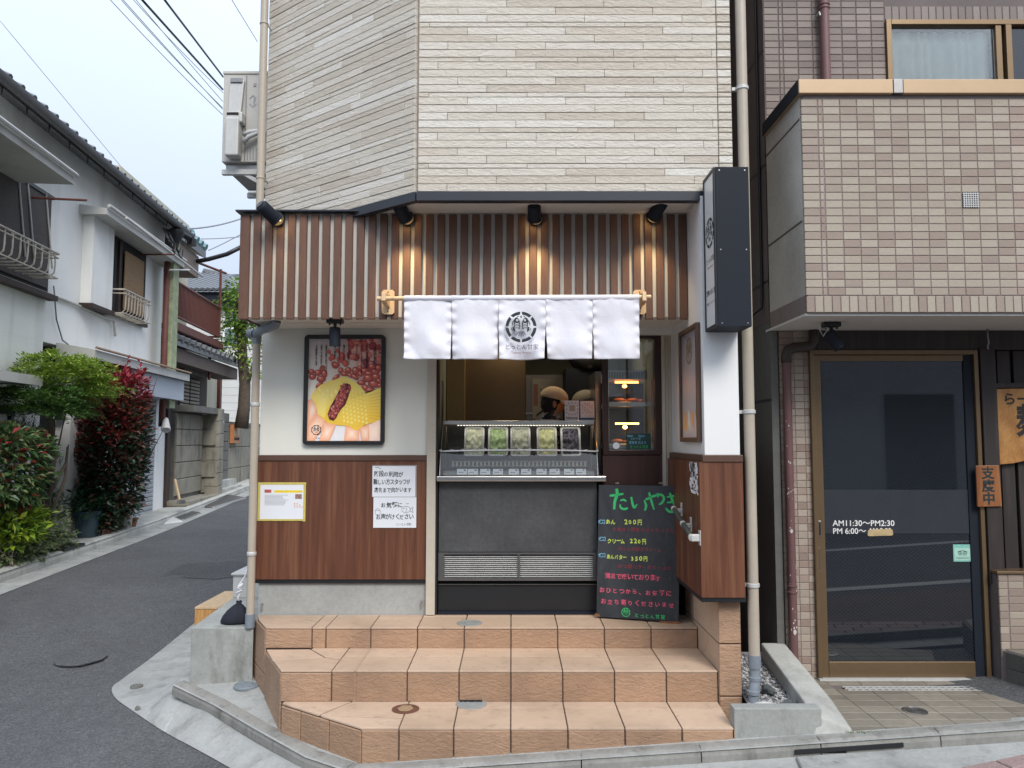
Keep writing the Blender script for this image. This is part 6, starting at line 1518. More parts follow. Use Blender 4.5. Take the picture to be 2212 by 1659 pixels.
# upper wall
WX_ = PY(1914, 120, UY).x + .02; WZ_ = PY(1925, 60, UY).z + .03
uw = MB(); uw.box(BX, WX_, UY + .004, 12, bzb + .05, H + 6); uw.box(WX_, 8, UY + .004, 12, WZ_, H + 6); uw.box(WX_, 8, UY + .4, 12, bzb + .05, WZ_); uw.box(WX_, 8, UY + .012, UY + .4, bzb + .05, bzt - .05); uw.build('upper_wall', M['mortar_dark'], nb)
tcd = [(.175, .14, .125), (.20, .16, .142), (.215, .175, .155), (.235, .19, .17), (.255, .21, .185)]
J = MB(); J.c = []; wz0, wz1 = PY(1925, 172, UY).z, PY(1925, 60, UY).z; wx = PY(1914, 120, UY).x
z = bzt - .3
while z < H + 3.5:
    x = BX + .005
    while x < 4.8:
        w_ = .095 if not (BX + .09 < x < BX + .13) else .022
        wc_ = wx - .006 - x if (z < wz1 + .235 and x < wx < x + w_ + .006) else w_
        if wc_ != w_ and wc_ > .02: jt(J, x + wc_ / 2, UY + .012, z, wc_, .0435, .012, tcd)
        elif not (x + w_ > wx - .01 and z < wz1 + .235): jt(J, x + w_ / 2, UY + .012, z, w_ - .002, .0435, .012, tcd)
        x += w_ + .006
    z += TH
x = wx
while x < 4.8: jt(J, x + .024, UY + .012, wz1 + .105, .045, .094, .012, tcd); x += .0505
J.build('upper_tile_field', M['btile_j'], nb, kind='stuff')
# the window upstairs
wn = MB()
W = thing('balcony_window', 'bronze framed sliding window with pale curtains above the tiled balcony', 'window', (2.9, UY, bzt))
zb_, zt_ = bzt - .1, wz1 + .05
def wbar(x0, x1, z0, z1, y0=UY - .02, y1=UY + .04, nm='frame_bar', mt='bronze'): return MB().box(x0, x1, y0, y1, z0, z1).build(nm, M[mt], W, bevel=.002)
wbar(wx, wx + .035, zb_, zt_); wbar(wx + .036, 4.8, zt_ - .035, zt_); 
xm = PY(2157, 120, UY).x; wbar(xm - .02, xm + .02, zb_, zt_ - .036, UY - .012, UY + .02); wbar(xm + .045, xm + .085, zb_, zt_ - .036, UY - .02, UY + .03)
MB().box(wx + .036, xm - .021, UY + .012, UY + .016, zb_, zt_ - .036).build('pane', M['win_glass'], W)
MB().box(xm + .086, 4.8, UY + .014, UY + .018, zb_, zt_ - .036).build('pane', M['door_glass'], W)
m = MB(); n = 60; vs = []
for i in range(n + 1):
    u = i / n; x = wx + .04 + (xm - wx - .06) * u; yy = UY + .07 + .012 * math.sin(u * 60 + math.sin(u * 17) * 2); vs += [(x, yy, zb_), (x, yy, zt_ - .05)]
m.add(vs, [(2 * i, 2 * i + 2, 2 * i + 3, 2 * i + 1) for i in range(n)]); m.build('lace_curtain', plain('lace_curtain', (.80, .88, .85), .9), W, smooth='full')
MB().box(wx + .03, 4.8, UY + .30, UY + .36, zb_, zt_).build('room_back', M['dark_in'], W)
# pipe on the upper wall
up = thing('downpipe', 'dull red downpipe on the dark tiled wall above the balcony', 'pipe', (2.13, UY - .04, bzt))
xp = PY(1783, 100, UY - .05).x
MB().tube([(xp, UY - .045, bzt - .1), (xp, UY - .045, H + 5)], .032, 18).build('pipe_run', M['pipe_red'], up, smooth=True)
for zz_ in (PY(1783, 12, UY - .05).z, PY(1783, 20, UY - .05).z): MB().lathe((xp, UY - .045, zz_), [(.034, 0), (.038, .003), (.038, .012), (.034, .015)], 18).build('pipe_collar', M['pipe_red'], up, smooth=True)
q = PY(1764, 35, UY); MB().tube([(q.x, UY, q.z), (q.x, UY - .05, q.z), (q.x, UY - .06, q.z - .03)], .006, 8).build('wall_hook', M['galv'], up)
# grey side wall receding between the buildings, its panel joints and a black cable
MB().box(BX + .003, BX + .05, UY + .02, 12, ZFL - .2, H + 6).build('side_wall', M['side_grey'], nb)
for z_ in (H + .25, H + 1.05, H + 1.85, H + 2.65, H + 3.4): MB().box(BX - .001, BX + .0028, UY + .02, 12, z_, z_ + .014).build('side_joint', M['black'], nb)
cbm = [PY(px, py, 5.20) for px, py in ((1641, -30), (1643, 60), (1645, 200), (1648, 330), (1650, 450), (1655, 580), (1653, 640), (1645, 665), (1625, 680), (1600, 690))]
cb2 = MB().tube([(min(p.x, BX - .012), 5.2, p.z) for p in cbm], .010, 8).build('black_cable', M['black'], None, smooth='full'); tag(cb2, 'black cable running down the grey side wall between the buildings', 'cable')
for (px, py) in ((1645, 245), (1650, 500)):
    pass
# ground floor left: dark tiled pier with red-brown downpipe
gx0 = 1.78; GY = 5.10
MB().box(gx0 + .012, 1.985, GY + .004, 8, ZFL - .2, bzb - .016).build('pier', M['mortar'], nb)
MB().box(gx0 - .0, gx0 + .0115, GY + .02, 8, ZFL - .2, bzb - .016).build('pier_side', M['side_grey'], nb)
J = MB(); J.c = []; z = ZFL + .02
while z < bzb - .03:
    for (xc, w_) in ((gx0 + .048, .094), (gx0 + .128, .060), (gx0 + .182, .042)): jt(J, xc, GY + .012, z, w_, .0435, .012, tc if z < H + 9 else tcd)
    z += TH
J.build('pier_tiles', M['btile_j'], nb, kind='stuff')
pr_ = thing('downpipe', 'paint-flecked red-brown downpipe beside the restaurant door', 'pipe', (1.83, GY - .03, ZFL))
xp = 1.815
MB().tube([(xp, GY - .035, ZFL + .0), (xp, GY - .035, H + .50)], .0275, 16).build('pipe_run', M['pipe_red'], pr_, smooth=True)
MB().tube([(xp, GY - .035, H + .50), (xp, GY - .035, H + .55), (xp + .01, GY - .035, H + .58), (xp + .05, GY - .035, H + .60), (xp + .12, GY - .035, H + .605), (xp + .16, GY - .035, H + .61), (xp + .185, GY - .035, H + .64), (xp + .19, GY - .035, bzb - .016)], .034, 14).build('pipe_bend', M['pipe_grey'] if False else plain('dark_brown_pvc', (.055, .040, .036), .5), pr_, smooth='full')
for zz_ in (H - .96, H - 1.0): MB().lathe((xp, GY - .035, zz_), [(.029, 0), (.033, .003), (.033, .012), (.029, .015)], 16).build('pipe_collar', M['pipe_red'], pr_, smooth=True)
m = MB(); rr2 = random.Random(9)
for _ in range(34):
    z = rr2.uniform(ZFL + .3, H + .3); a = rr2.uniform(-2.4, -.7); s = rr2.uniform(.002, .007) * (2.2 if rr2.random() < .1 else 1); c = Vector((xp + .028 * math.cos(a), GY - .035 + .028 * math.sin(a), z)); nn = Vector((math.cos(a), math.sin(a), 0)); tt = UP.cross(nn)
    m.poly([c + tt * (s * math.cos(t) * .8) + UP * (s * 1.3 * math.sin(t)) + nn * .0004 for t in (0, 1, 2, 3, 4, 5)])
m.build('paint_flecks', plain('white_fleck', (.55, .52, .48), .6), pr_)
# ---- the door
DY = 5.10
gd = thing('restaurant_door', 'bronze framed sliding glass door with white opening hours lettering', 'door', (2.55, DY, ZFL))
dx0, dx1 = PY(1752, 1000, DY).x, PY(2117, 1000, DY).x
ztopd = PY(1900, 757, DY).z; zbd = ZFL + .012
def dbar(nm, x0, x1, z0, z1, y0=DY - .03, y1=DY + .05, mt='bronze', bv=.003): return MB().box(x0, x1, y0, y1, z0, z1).build(nm, M[mt], gd, bevel=bv)
dbar('jamb', dx0, dx0 + .028, zbd, ztopd); dbar('jamb', dx1 - .028, dx1, zbd, ztopd); dbar('head', dx0 + .0285, dx1 - .0285, ztopd - .03, ztopd)
sx0_, sx1_ = dx0 + .030, dx1 - .030
dbar('stile', sx0_, sx0_ + .045, zbd, ztopd - .032, DY - .012, DY + .02); dbar('stile', sx1_ - .06, sx1_, zbd, ztopd - .032, DY - .010, DY + .02, 'navy')
dbar('top_rail', sx0_ + .046, sx1_ - .061, ztopd - .072, ztopd - .032, DY - .012, DY + .02)
dbar('bottom_rail', sx0_ + .046, sx1_ - .061, zbd, zbd + .098, DY - .012, DY + .02)
MB().box(sx0_ + .045, sx1_ - .060, DY + .0, DY + .008, zbd + .097, ztopd - .072).build('glass_pane', M['door_glass'], gd)
a = PY(1900, 1058, DY).z; b = PY(1900, 1152, DY).z
MB().box(sx0_ + .046, sx1_ - .061, DY - .0025, DY - .0006, b, a).build('privacy_band', plain('smoky_film', (.030, .034, .042), .35), gd)
q = PY(1799, 1136, DY - .004); m = MB(); write(m, 'AM11:30～PM2:30', (q.x, DY - .0035, q.z), (1, 0, 0), UP, .052, .405, bold=.012)
q = PY(1799, 1153, DY - .004); write(m, 'PM 6:00～', (q.x, DY - .0035, q.z), (1, 0, 0), UP, .052, .218, bold=.012); q2 = PY(1876, 1151, DY - .004); write(m, 'AM 2:00', (q2.x, DY - .0035, q2.z), (1, 0, 0), UP, .045, .15, bold=.008)
m.build('hours_lettering', plain('white_vinyl', (.78, .78, .76), .5), gd)
a = PY(1873, 1142, DY); b = PY(1929, 1158, DY); m = MB(); m.poly([(a.x, DY - .0046, b.z + .006), (a.x + .01, DY - .0046, b.z), (b.x - .01, DY - .0046, b.z + .004), (b.x, DY - .0046, b.z + .01), (b.x - .004, DY - .0046, a.z - .006), (b.x - .02, DY - .0046, a.z), (a.x + .02, DY - .0046, a.z - .004), (a.x + .004, DY - .0046, a.z - .01)]); m.build('masking_tape', plain('tan_tape', (.46, .35, .18), .6, var=.2, scale=30), gd)
a = PY(2058, 1176, DY); b = PY(2099, 1213, DY)
MB().box(a.x, b.x, DY - .0030, DY - .0008, b.z, a.z).build('green_sticker', plain('green_sticker', (.20, .48, .40), .5), gd)
MB().box(a.x + .006, b.x - .006, DY - .0034, DY - .0031, b.z + .008, a.z - .022).build('sticker_face', plain('pale_green_sticker', (.36, .60, .50), .5), gd)
m = MB(); cxo, czo = (a.x + b.x) / 2, (a.z + b.z) / 2 - .002; fo = lambda u, v: Vector((cxo + u, DY - .0040, czo + v))
for s in (-1, 1):
    stroke(m, [(s * .015 + .011 * math.cos(t), .011 * math.sin(t)) for t in [2 * math.pi * k / 10 for k in range(11)]], .0028, fo); disc2(m, s * .015, 0, .0045, .0045, fo, 8)
stroke(m, [(-.032, .008), (-.015, .014), (0, .017), (.015, .014), (.032, .008)], .004, fo)
write(m, 'tripadvisor', fo(-.045, -.034), (1, 0, 0), UP, .016, .088); m.build('owl_logo', M['ink'], gd)
for (px, py0, py1) in ((1770, 1125, 1160), (1768, 1182, 1235)):
    a = PY(px, py0, DY - .012); b = PY(px, py1, DY - .012); MB().box(a.x - .009, a.x + .009, DY - .016, DY - .0125, b.z, a.z).build('pull_handle', M['steel_dark'], gd, bevel=.002); MB().box(a.x - .005, a.x + .005, DY - .0175, DY - .0163, b.z + .012, a.z - .012).build('handle_recess', M['black'], gd)
MB().box(dx0, dx1, DY - .05, DY + .05, ZFL - .0, ZFL + .010).build('threshold', M['galv'], gd)
MB().box(dx0 - .0, dx1 + .0, DY + .25, DY + .3, ZFL, bzb).build('door_room', M['dark_in'], nb)
MB().box(1.99, 8, DY - .02, DY + .06, ztopd + .003, bzb - .016).build('head_board', M['dark_board'], nb)
# dark timber post and boards right of the door
px_l = dx1 + .004
tile('post', M['dark_board'], nb, (px_l + .055, DY + .03, (H - .33 + ztopd) / 2 - .3), (1, 0, 0), UP, (0, -1, 0), .10, ztopd - H + .95, .07, .003)
bw = .098; x = px_l + .135
MB().box(px_l + .1, 8, DY + .035, DY + .08, H - 1.0, ztopd).build('board_backing', M['black'], nb)
for k in range(12):
    tile('wall_board', M['dark_board'], nb, (x + bw / 2, DY + .033, (H - .93 + ztopd) / 2), (1, 0, 0), UP, (0, -1, 0), bw - .010, ztopd - H + .93 - .004, .028, .002); x += bw + .012
# low tiled wall with cap, bench plinth
lw = thing('low_tiled_wall', 'low beige tiled wall with a metal cap under the dark timber boards right of the door', 'wall', (3.3, 5.0, ZFL))
lx = px_l + .02; LY = 5.0; lz1 = PY(2150, 1240, LY).z; lz0 = PY(2150, 1405, LY).z
MB().box(lx + .012, 8, LY + .004, DY + .06, ZFL, lz1).build('wall_core', M['mortar'], lw); MB().box(lx - .012, 8, LY - .012, DY + .034, lz1 + .001, lz1 + .018).build('wall_cap', M['bronze'], lw, bevel=.003)
MB().box(lx - .0, lx + .0115, LY + .02, DY + .05, ZFL, lz1).build('wall_end', M['btile_j'] if False else M['mortar_dark'], lw)
nr = int((lz1 - lz0) / TH) + 1
for r in range(nr):
    z = lz1 - TH * (r + .5)
    for c_ in range(10):
        w_ = .055 if c_ == 0 else .096; xc = lx + .030 if c_ == 0 else lx + .062 + TW * (c_ - .5)
        tile('wall_tile', M['btile'], lw, (xc, LY + .012, z), (1, 0, 0), UP, (0, -1, 0), w_, .0435, .012, .002)
pl = thing('entrance_plinth', 'grey tiled plinth with a flat top at the foot of the low tiled wall', 'plinth', (3.5, 4.7, ZFL))
a = PZ(2133, 1404, lz0 - .0); ptop = [(lx + .0, LY + .01, lz0), (lx + .02, LY - .02, lz0), (3.35, 4.38, lz0), (6.5, 4.38, lz0), (6.5, LY + .01, lz0)]
MB().prism([(x, y, ZFL - .02) for x, y, _ in ptop], (0, 0, lz0 - ZFL + .02)).build('plinth_core', M['mortar_dark'], pl)
M['slate'] = plain('grey_stone_tile', (.115, .112, .10), .6, var=.2, scale=5, world=True, rand=.25)
e0, e1 = Vector((lx + .02, LY - .02, 0)), Vector((3.35, 4.38, 0)); u = (e1 - e0).normalized(); nn = Vector((-abs(u.y), -abs(u.x), 0)).normalized(); L = (e1 - e0).length
nt_ = 5
for i in range(nt_):
    for j in range(2):
        z0_, z1_ = ZFL + (lz0 - ZFL) * j / 2, ZFL + (lz0 - ZFL) * (j + 1) / 2; p = e0 + u * (L * i / nt_ + .002); q = e0 + u * (L * (i + 1) / nt_ - .002)
        ptile('plinth_tile', M['slate'], pl, [(p.x, p.y, z0_ + .002), (q.x, q.y, z0_ + .002), (q.x, q.y, z1_ - .002), (p.x, p.y, z1_ - .002)], nn, .009, .002)
M['floor_tile'] = plain('floor_stone_tile', (.255, .225, .18), .6, var=.16, scale=3, world=True, rand=.30)
for i in range(6): 
    x0_ = lx + .03 + i * .22
    ptile('plinth_top', M['floor_tile'], pl, [(max(x0_, lx + .03), 4.99 - (0 if i else 0), lz0 + .0), (x0_ + .216, 4.99, lz0), (x0_ + .216, LY + .008, lz0), (max(x0_, lx + .03), LY + .008, lz0)][::1], (0, 0, 1), .006, .002) if False else None
ptile('plinth_top', M['floor_tile'], pl, [Vector(p) for p in [(lx + .03, LY - .02, lz0), (3.36, 4.385, lz0), (4.0, 4.385, lz0), (4.0, LY + .005, lz0), (lx + .03, LY + .005, lz0)]], (0, 0, 1), .006, .002)
# wooden signs on the boards
s1 = thing('wooden_sign', 'large honey-coloured wooden restaurant sign with carved dark lettering at the right edge', 'sign', (3.4, DY - .0, H + .1))
Ys = DY - .03; A = lambda px, py: PY(px, py, Ys)
m = MB(); m.prism([A(2157, 1004), A(2150, 840), A(2400, 836), A(2400, 990), A(2212, 996), A(2190, 1001)][::-1], (0, .035, 0)); m.build('board', M['yellow_wood'], s1, bevel=.004)
m = MB(); m.prism([A(2148, 838), A(2146, 828), A(2400, 824), A(2400, 836)], (0, .03, 0)); m.build('top_edge', M['dark_board'], s1)
m = MB(); q = A(2166, 872); write(m, 'らーめん', (q.x, Ys - .001, q.z), (1, 0, 0), UP, .085, .36, bold=.03); q = A(2196, 935); write(m, '麺', (q.x, Ys - .001, q.z), (1, 0, 0), UP, .22, bold=.03)
m.build('carved_lettering', M['dark_board'], s1)
s2 = thing('wooden_sign', 'small brown vertical wooden plaque with dark brushed characters on the post beside the door', 'sign', (3.2, DY - .05, H - .3))
Ys = DY - .055
m = MB(); m.prism([A(2112, 1095), A(2108, 1006), A(2158, 1005), A(2165, 1094)][::-1], (0, .014, 0)); m.build('board', M['sign_wood2'], s2, bevel=.003)
m = MB(); q = A(2120, 1032)
write(m, '支度中', (q.x, Ys - .001, q.z), (1, 0, 0), UP, .085, vertical=True, step=.083, bold=.03); m.build('brushed_lettering', M['ink'], s2)
# door spotlight
q = PY(1795, 690, 4.72); q.z = bzb - .016
hang_spot(q, 'dark spotlight with a curled grey cord hanging under the balcony over the restaurant door', (.45, -.15, -.8), True)
q = PY(2137, 716, 5.0); hk = MB().tube([(q.x, 5.02, bzb - .016), (q.x, 5.02, bzb - .06), (q.x + .005, 5.02, bzb - .11), (q.x - .004, 5.02, bzb - .13), (q.x, 5.02, bzb - .15)], .006, 8).build('ceiling_hook', M['steel_dark'], None, smooth='full'); tag(hk, 'small metal hook and latch hanging from the soffit by the dark boards', 'hook')
# ---- entrance floor
ef = MB().poly([(1.79, 4.17, ZFL - .012), (6.5, 4.17, ZFL - .012), (6.5, DY + .3, ZFL - .012), (1.79, DY + .3, ZFL - .012)]).build('entrance_floor', M['mortar_dark'], None); ef['kind'] = 'structure'
def inpl(x, y): return y > LY - .02 - (x - lx) * (LY - 4.38) / (3.35 - lx) - .01 and x > lx
for j in range(9):
    for i in range(13):
        x0_ = 1.80 + i * .2065; y0_ = 4.175 + j * .1025
        cx_, cy_ = x0_ + .103, y0_ + .05
        if inpl(x0_ + .15, y0_ + .05): continue
        if 4.865 < cy_ < 4.99 and 1.98 < cx_ < 3.3: continue
        tile('floor_tile', M['floor_tile'], ef, (cx_, cy_, ZFL - .012), (1, 0, 0), (0, 1, 0), UP, .2035, .0995, .012, .002)
gt = thing('floor_grating', 'narrow steel drain grating with triangular cells in front of the restaurant door', 'grating', (2.6, 4.93, ZFL))
ga, gb_ = PZ(1829, 1487, ZFL), PZ(2170, 1487, ZFL); gy = ga.y
MB().box(ga.x - .01, gb_.x + .01, gy - .040, gy + .040, ZFL - .012, ZFL - .006).build('tray', M['black'], gt)
nx_ = 24; m = MB(); dx_ = (gb_.x - ga.x) / nx_
for r in range(2):
    for k in range(nx_):
        x = ga.x + dx_ * k; y = gy - .034 + r * .035; m.prism([(x + .001, y, ZFL - .005), (x + dx_ * .55, y, ZFL - .005), (x + .001, y + .026, ZFL - .005)], (0, 0, .006))
m.build('grid_cells', M['galv'], gt)
for yy in (gy - .041, gy + .001, gy + .037): MB().box(ga.x - .01, gb_.x + .01, yy - .001, yy + .002, ZFL - .006, ZFL + .002).build('rail', M['galv'], gt)
t = plid(1976, 1536, ZFL, .068, M['steel_dark'], 'dark round metal floor lid in the restaurant entrance')
# weeds at the kerb
wd = MB(); wd.c = []; rr = random.Random(8)
for _ in range(260):
    x = rr.choice((1.86, 2.0, 2.1, 2.2, 2.75)) + rr.gauss(0, .05); y = 4.172 + rr.gauss(0, .006); z = ZFL + .0; h = rr.uniform(.004, .014); a = rr.uniform(0, 6); wd.col = g((.12, .20, .04), rr.uniform(.6, 1.4)); d = Vector((math.cos(a), math.sin(a), 0)) * .006
    wd.add([(x, y, z), (x + d.x, y + d.y, z + h), (x + d.x * .3 - d.y, y + d.y * .3 + d.x, z + h * .8)], [(0, 1, 2)])
wd.build('weeds', M['leaf'], None)['kind'] = 'stuff'
# ================================================================== LEFT SIDE STREET
HF = Fr((-7.2, 15.7, 0), (-.1034, .9946, 0), (.9946, .1034, 0))
def L_(px, py, w=0): return HF.uv(px, py, w)
def hs(px, w=0, py=900): return HF.uv(px, py, w)[0]
def hz(px, py, w=0): return HF.uv(px, py, w)[1]
def gl(s, w=.7):
    p = HF.P(s, w, 0); return RZ(p.x, p.y)
wh = thing('white_house', 'old white plastered two-storey house on the left of the side street with railed windows', 'house', HF.P(-3, 0, gl(-3)))
sE = hs(349, 0, 700); sW = -10.5
zeave = hz(357, 480, 0)
sd = 7.0
def hb(m, s0, s1, w0, w1, z0, z1): return m.fbox(HF, s0, s1, w0, w1, z0, z1)
zfl = gl(-3) - .4; zmid = hz(300, 778, 0); zm2 = hz(60, 790, 0)
hb(MB(), sW, sE, -sd, -.001, zmid - .1, zeave + .1).build('upper_wall', M['plaster'], wh)
# ground-floor wall segments
sdoor0, sdoor1 = hs(100, -.25, 1000), hs(151, -.25, 1000); ssh0, ssh1 = hs(262), hs(337)
hb(MB(), sW, hs(86), -.3, 0, zfl, zmid - .101).build('lower_wall', M['plaster'], wh)
hb(MB(), hs(150), hs(176), -.3, .02, zfl, zmid - .101).build('wall_pier', M['plaster'], wh)
hb(MB(), hs(177), ssh0 - .02, -.3, -.02, zfl, zmid - .101).build('lower_wall', M['plaster'], wh)
hb(MB(), sW, sE, -sd, -.31, zfl, zmid - .102).build('lower_core', M['dark_in'], wh)
hb(MB(), sE - .10, sE, -.3, .0, zfl, zmid - .101).build('corner_post', M['white_wall'], wh)
# roof: eave boards, gutter, tile ends
ew = .38
zg = H + 4.23; sR0, sR1 = sW, sE + .35
m = MB(); P = HF.P
m.add([P(sR0, ew, zg + .05), P(sR1, ew, zg + .05), P(sR1, -4, zg + 2.1), P(sR0, -4, zg + 2.1), P(sR0, ew, zg - .01), P(sR1, ew, zg - .01), P(sR1, -4, zg + 2.0), P(sR0, -4, zg + 2.0)], [(0, 1, 2, 3), (7, 6, 5, 4), (4, 5, 1, 0), (5, 6, 2, 1), (7, 4, 0, 3)])
m.build('roof', M['roof_tile'], wh)
m = MB(); m.add([P(sR0, ew - .02, zg - .03), P(sR1, ew - .02, zg - .03), P(sR1, -.02, zeave + .05), P(sR0, -.02, zeave + .05), P(sR0, ew - .02, zg - .011), P(sR1, ew - .02, zg - .011)], [(0, 1, 2, 3), (0, 1, 5, 4)]); m.build('eave_soffit', plaster('eave_board_old', (.42, .41, .37), .5, (.2, .18, .14)), wh)
m = MB(); n = 40; prof = [(-.05, .05), (-.055, 0), (-.03, -.045), (.02, -.055), (.055, -.03), (.06, .05)]
m.add([P(sR0 if e == 0 else sR1, ew + .06 + a, zg + .03 + b) for e in (0, 1) for a, b in prof], [(i, i + 1, len(prof) + i + 1, len(prof) + i) for i in range(len(prof) - 1)])
o = m.build('gutter', M['steel_dark'] if False else plain('dark_gutter', (.09, .09, .09), .5, var=.1), wh, smooth='full'); 
s = sR0 + .2; kk = 0
while s < sR1:
    p = P(s, ew + .05, zg + .10); m = MB(); m.tube([P(s, ew + .08, zg + .085), P(s, ew - .35, zg + .27)], [.06, .06], 8); m.build('roof_tile_end', M['roof_tile'], wh, smooth=True)
    if kk % 2 == 0: MB().tube([P(s, ew + .0, zg - .02), P(s, ew + .0, zg - .12)], .010, 6).build('gutter_bracket', M['black'], wh)
    s += .29; kk += 1
MB().tube([P(sR1, ew + .06, zg - .01), P(sR1, ew + .06, zg - .15)], .10, 10).build('gutter_hopper', M['black'], wh)
# big window with dark blinds
s1 = hs(104, 0, 500); zt, zb = hz(107, 425, 0), hz(100, 640, 0)
w1 = hb(MB(), sW, s1, .0, .03, zb, zt).build('window', M['dark_in'], wh)
hb(MB(), sW, s1 - .06, .031, .05, zb + .10, zt - .05).build('reed_blind', M['blind_dark'], w1)
hb(MB(), sW, s1, .03, .07, zt - .05, zt).build('window_head', M['black'], w1); hb(MB(), sW, s1 + .03, .03, .16, zb - .07, zb).build('window_sill', M['old_wood'], w1)
for px in (33, 54, 95): 
    sx = hs(px, .05, 480); MB().tube([P(sx, .06, zt), P(sx + .25, .07, zb + .4)], .012, 6).build('blind_pole', M['galv'], w1)
def awning(name, s0, s1, w1_, z0, th, slope=.0, mat='galv', parent=wh, brac=False):
    m = MB(); m.add([P(s0, 0, z0), P(s1, 0, z0), P(s1, w1_, z0 - slope), P(s0, w1_, z0 - slope), P(s0, 0, z0 + th + .05), P(s1, 0, z0 + th + .05), P(s1, w1_, z0 + th - slope), P(s0, w1_, z0 + th - slope)], [(0, 1, 2, 3), (7, 6, 5, 4), (3, 2, 6, 7), (2, 1, 5, 6), (0, 3, 7, 4)])
    return m.build(name, M[mat], parent)
M['awn'] = plaster('painted_awning', (.52, .52, .49), .5, (.25, .23, .18))
p = HF.uv(160, 399, .75); awning('awning', sW, p[0], .75, p[1], .10, 0, 'awn')
MB().tube([P(sW, .78, p[1] + .13), P(p[0], .78, p[1] + .13)], .028, 8).build('awning_rail', M['galv'], wh)
# shutter case beside the second window
sc0, sc1 = hs(174, .0, 600), hs(244, .16, 560); zt, zb = hz(176, 447, .0), hz(174, 655, .0)
hb(MB(), sc0, sc1, .001, .17, zb, zt).build('shutter_case', M['plaster'], wh); hb(MB(), sc0 - .03, sc1 + .03, .0, .21, zb - .06, zb - .002).build('case_sill', M['old_wood'], wh)
p = HF.uv(360, 540, .42); p0_ = HF.uv(163, 432, .42); awning('awning', sc0 - .15, sE - .02, .42, (p[1] + p0_[1]) / 2, .10, .0, 'awn')
zaw = (p[1] + p0_[1]) / 2
MB().tube([P(sc0 - .15, .45, zaw + .14), P(sE - .02, .45, zaw + .14)], .03, 8).build('awning_rail', M['galv'], wh)
MB().tube([P(sc0 + .1, .62, zaw + .02), P(sE + .55, .62, zaw - .06)], .020, 8).build('laundry_pole', M['galv'], wh)
# second window: dark frame, tan blind
s0, s1 = sc1 + .02, hs(311, 0, 600); zt, zb = hz(250, 512, 0), hz(305, 700, 0)
w2 = hb(MB(), s0, s1, .001, .03, zb, zt).build('window', M['dark_in'], wh)
hb(MB(), s0, s0 + .10, .03, .09, zb, zt).build('window_frame', M['old_wood'], w2); hb(MB(), s0 + .5, s0 + .62, .03, .07, zb, zt - .05).build('window_frame', M['old_wood'], w2); hb(MB(), s0, s1, .03, .10, zb - .06, zb).build('window_sill', M['old_wood'], w2)
hb(MB(), hs(268, .1, 600), hs(309, .1, 620), .095, .11, zb + .1, hz(268, 540, .1)).build('reed_blind', M['blind_tan'], w2)
# railings
def railing(s0, s1, z0, z1, w, n, parent, label=None, mat='galv'):
    t = parent
    for z in (z1, z1 - (z1 - z0) * .16, z0 + .02):
        m = MB(); m.tube([P(s0, .05, z), P(s0, w, z), P(s1, w, z), P(s1, .02, z)], .016 if z == z1 else .011, 6); m.build('rail', M[mat], t)
    for k in range(n):
        s = s0 + (s1 - s0) * (k + .5) / n
        MB().tube([P(s, w, z1), P(s, w, z0 + .17), P(s, w - .01, z0 + .08), P(s, w - .07, z0 + .025), P(s, .03, z0 + .02)], .011, 6).build('baluster', M[mat], t, smooth=True)
        if k % 2: MB().tube([P(s + .04 * math.cos(a), w + .005, z1 - (z1 - z0) * .08 + .04 * math.sin(a)) for a in [rad(40 * q) for q in range(8)]], .007, 5).build('scroll', M[mat], t)
M['rail_white'] = plain('rusty_white_rail', (.42, .38, .32), .6, var=.3, scale=12, world=True)
r1 = thing('window_railing', 'rusty cream railing below the dark blinds of the nearer window', 'railing', P(-5, .3, H + 2), 'curved window railings on the white house')
s1r, z1r = HF.uv(127, 549, .38); z0r = hz(123, 604, .38); railing(sW + .2, s1r, z0r, z1r, .38, 28, r1, mat='rail_white')
r2 = thing('window_railing', 'small rusty cream railing in front of the tan blind of the farther window', 'railing', P(-1, .3, H + 2), 'curved window railings on the white house')
s0r, z1a = HF.uv(245, 611, .10); s1r, z1b = HF.uv(325, 652, .34); z0r = hz(323, 701, .34); railing(sc1 + .06, s1r, z0r, z1b, .34, 9, r2, mat='rail_white')
# wall moulding, cables, stains
za_ = hz(0, 595, .03); zb_2 = hz(173, 662, .03); MB().tube([P(sW, .03, za_), P(hs(173, .03, 662), .03, (za_ + zb_2) / 2), P(hs(235, .03), .05, (za_ + zb_2) / 2 - .05), P(hs(240, .03), .05, (za_ + zb_2) / 2 - .3)], .022, 6).build('conduit', M['conc_pale'], wh, smooth=True)
cbt = MB().tube([P(*[HF.uv(116, 617, .04)[0], .04, HF.uv(116, 617, .04)[1]]), P(HF.uv(122, 690, .04)[0], .04, HF.uv(122, 690, .04)[1]), P(HF.uv(135, 735, .04)[0], .04, HF.uv(135, 735, .04)[1]), P(HF.uv(152, 748, .04)[0], .04, HF.uv(152, 748, .04)[1])], .010, 5).build('wall_cable', M['conc_dark'], wh, smooth='full')
for (w_, z_, s0_, s1_) in ((.55, HF.uv(110, 428, .3)[1], HF.uv(110, 428, .3)[0], HF.uv(110, 428, .3)[0]),):
    MB().tube([P(s0_, .02, z_), P(s0_ + .05, .75, z_)], .016, 6).build('hanger_arm', M['rust'], wh)
s_, z_ = HF.uv(312, 550, .1); MB().tube([P(s_, .02, z_), P(s_, .65, z_ + .02)], .016, 6).build('hanger_arm', M['rust'], wh)
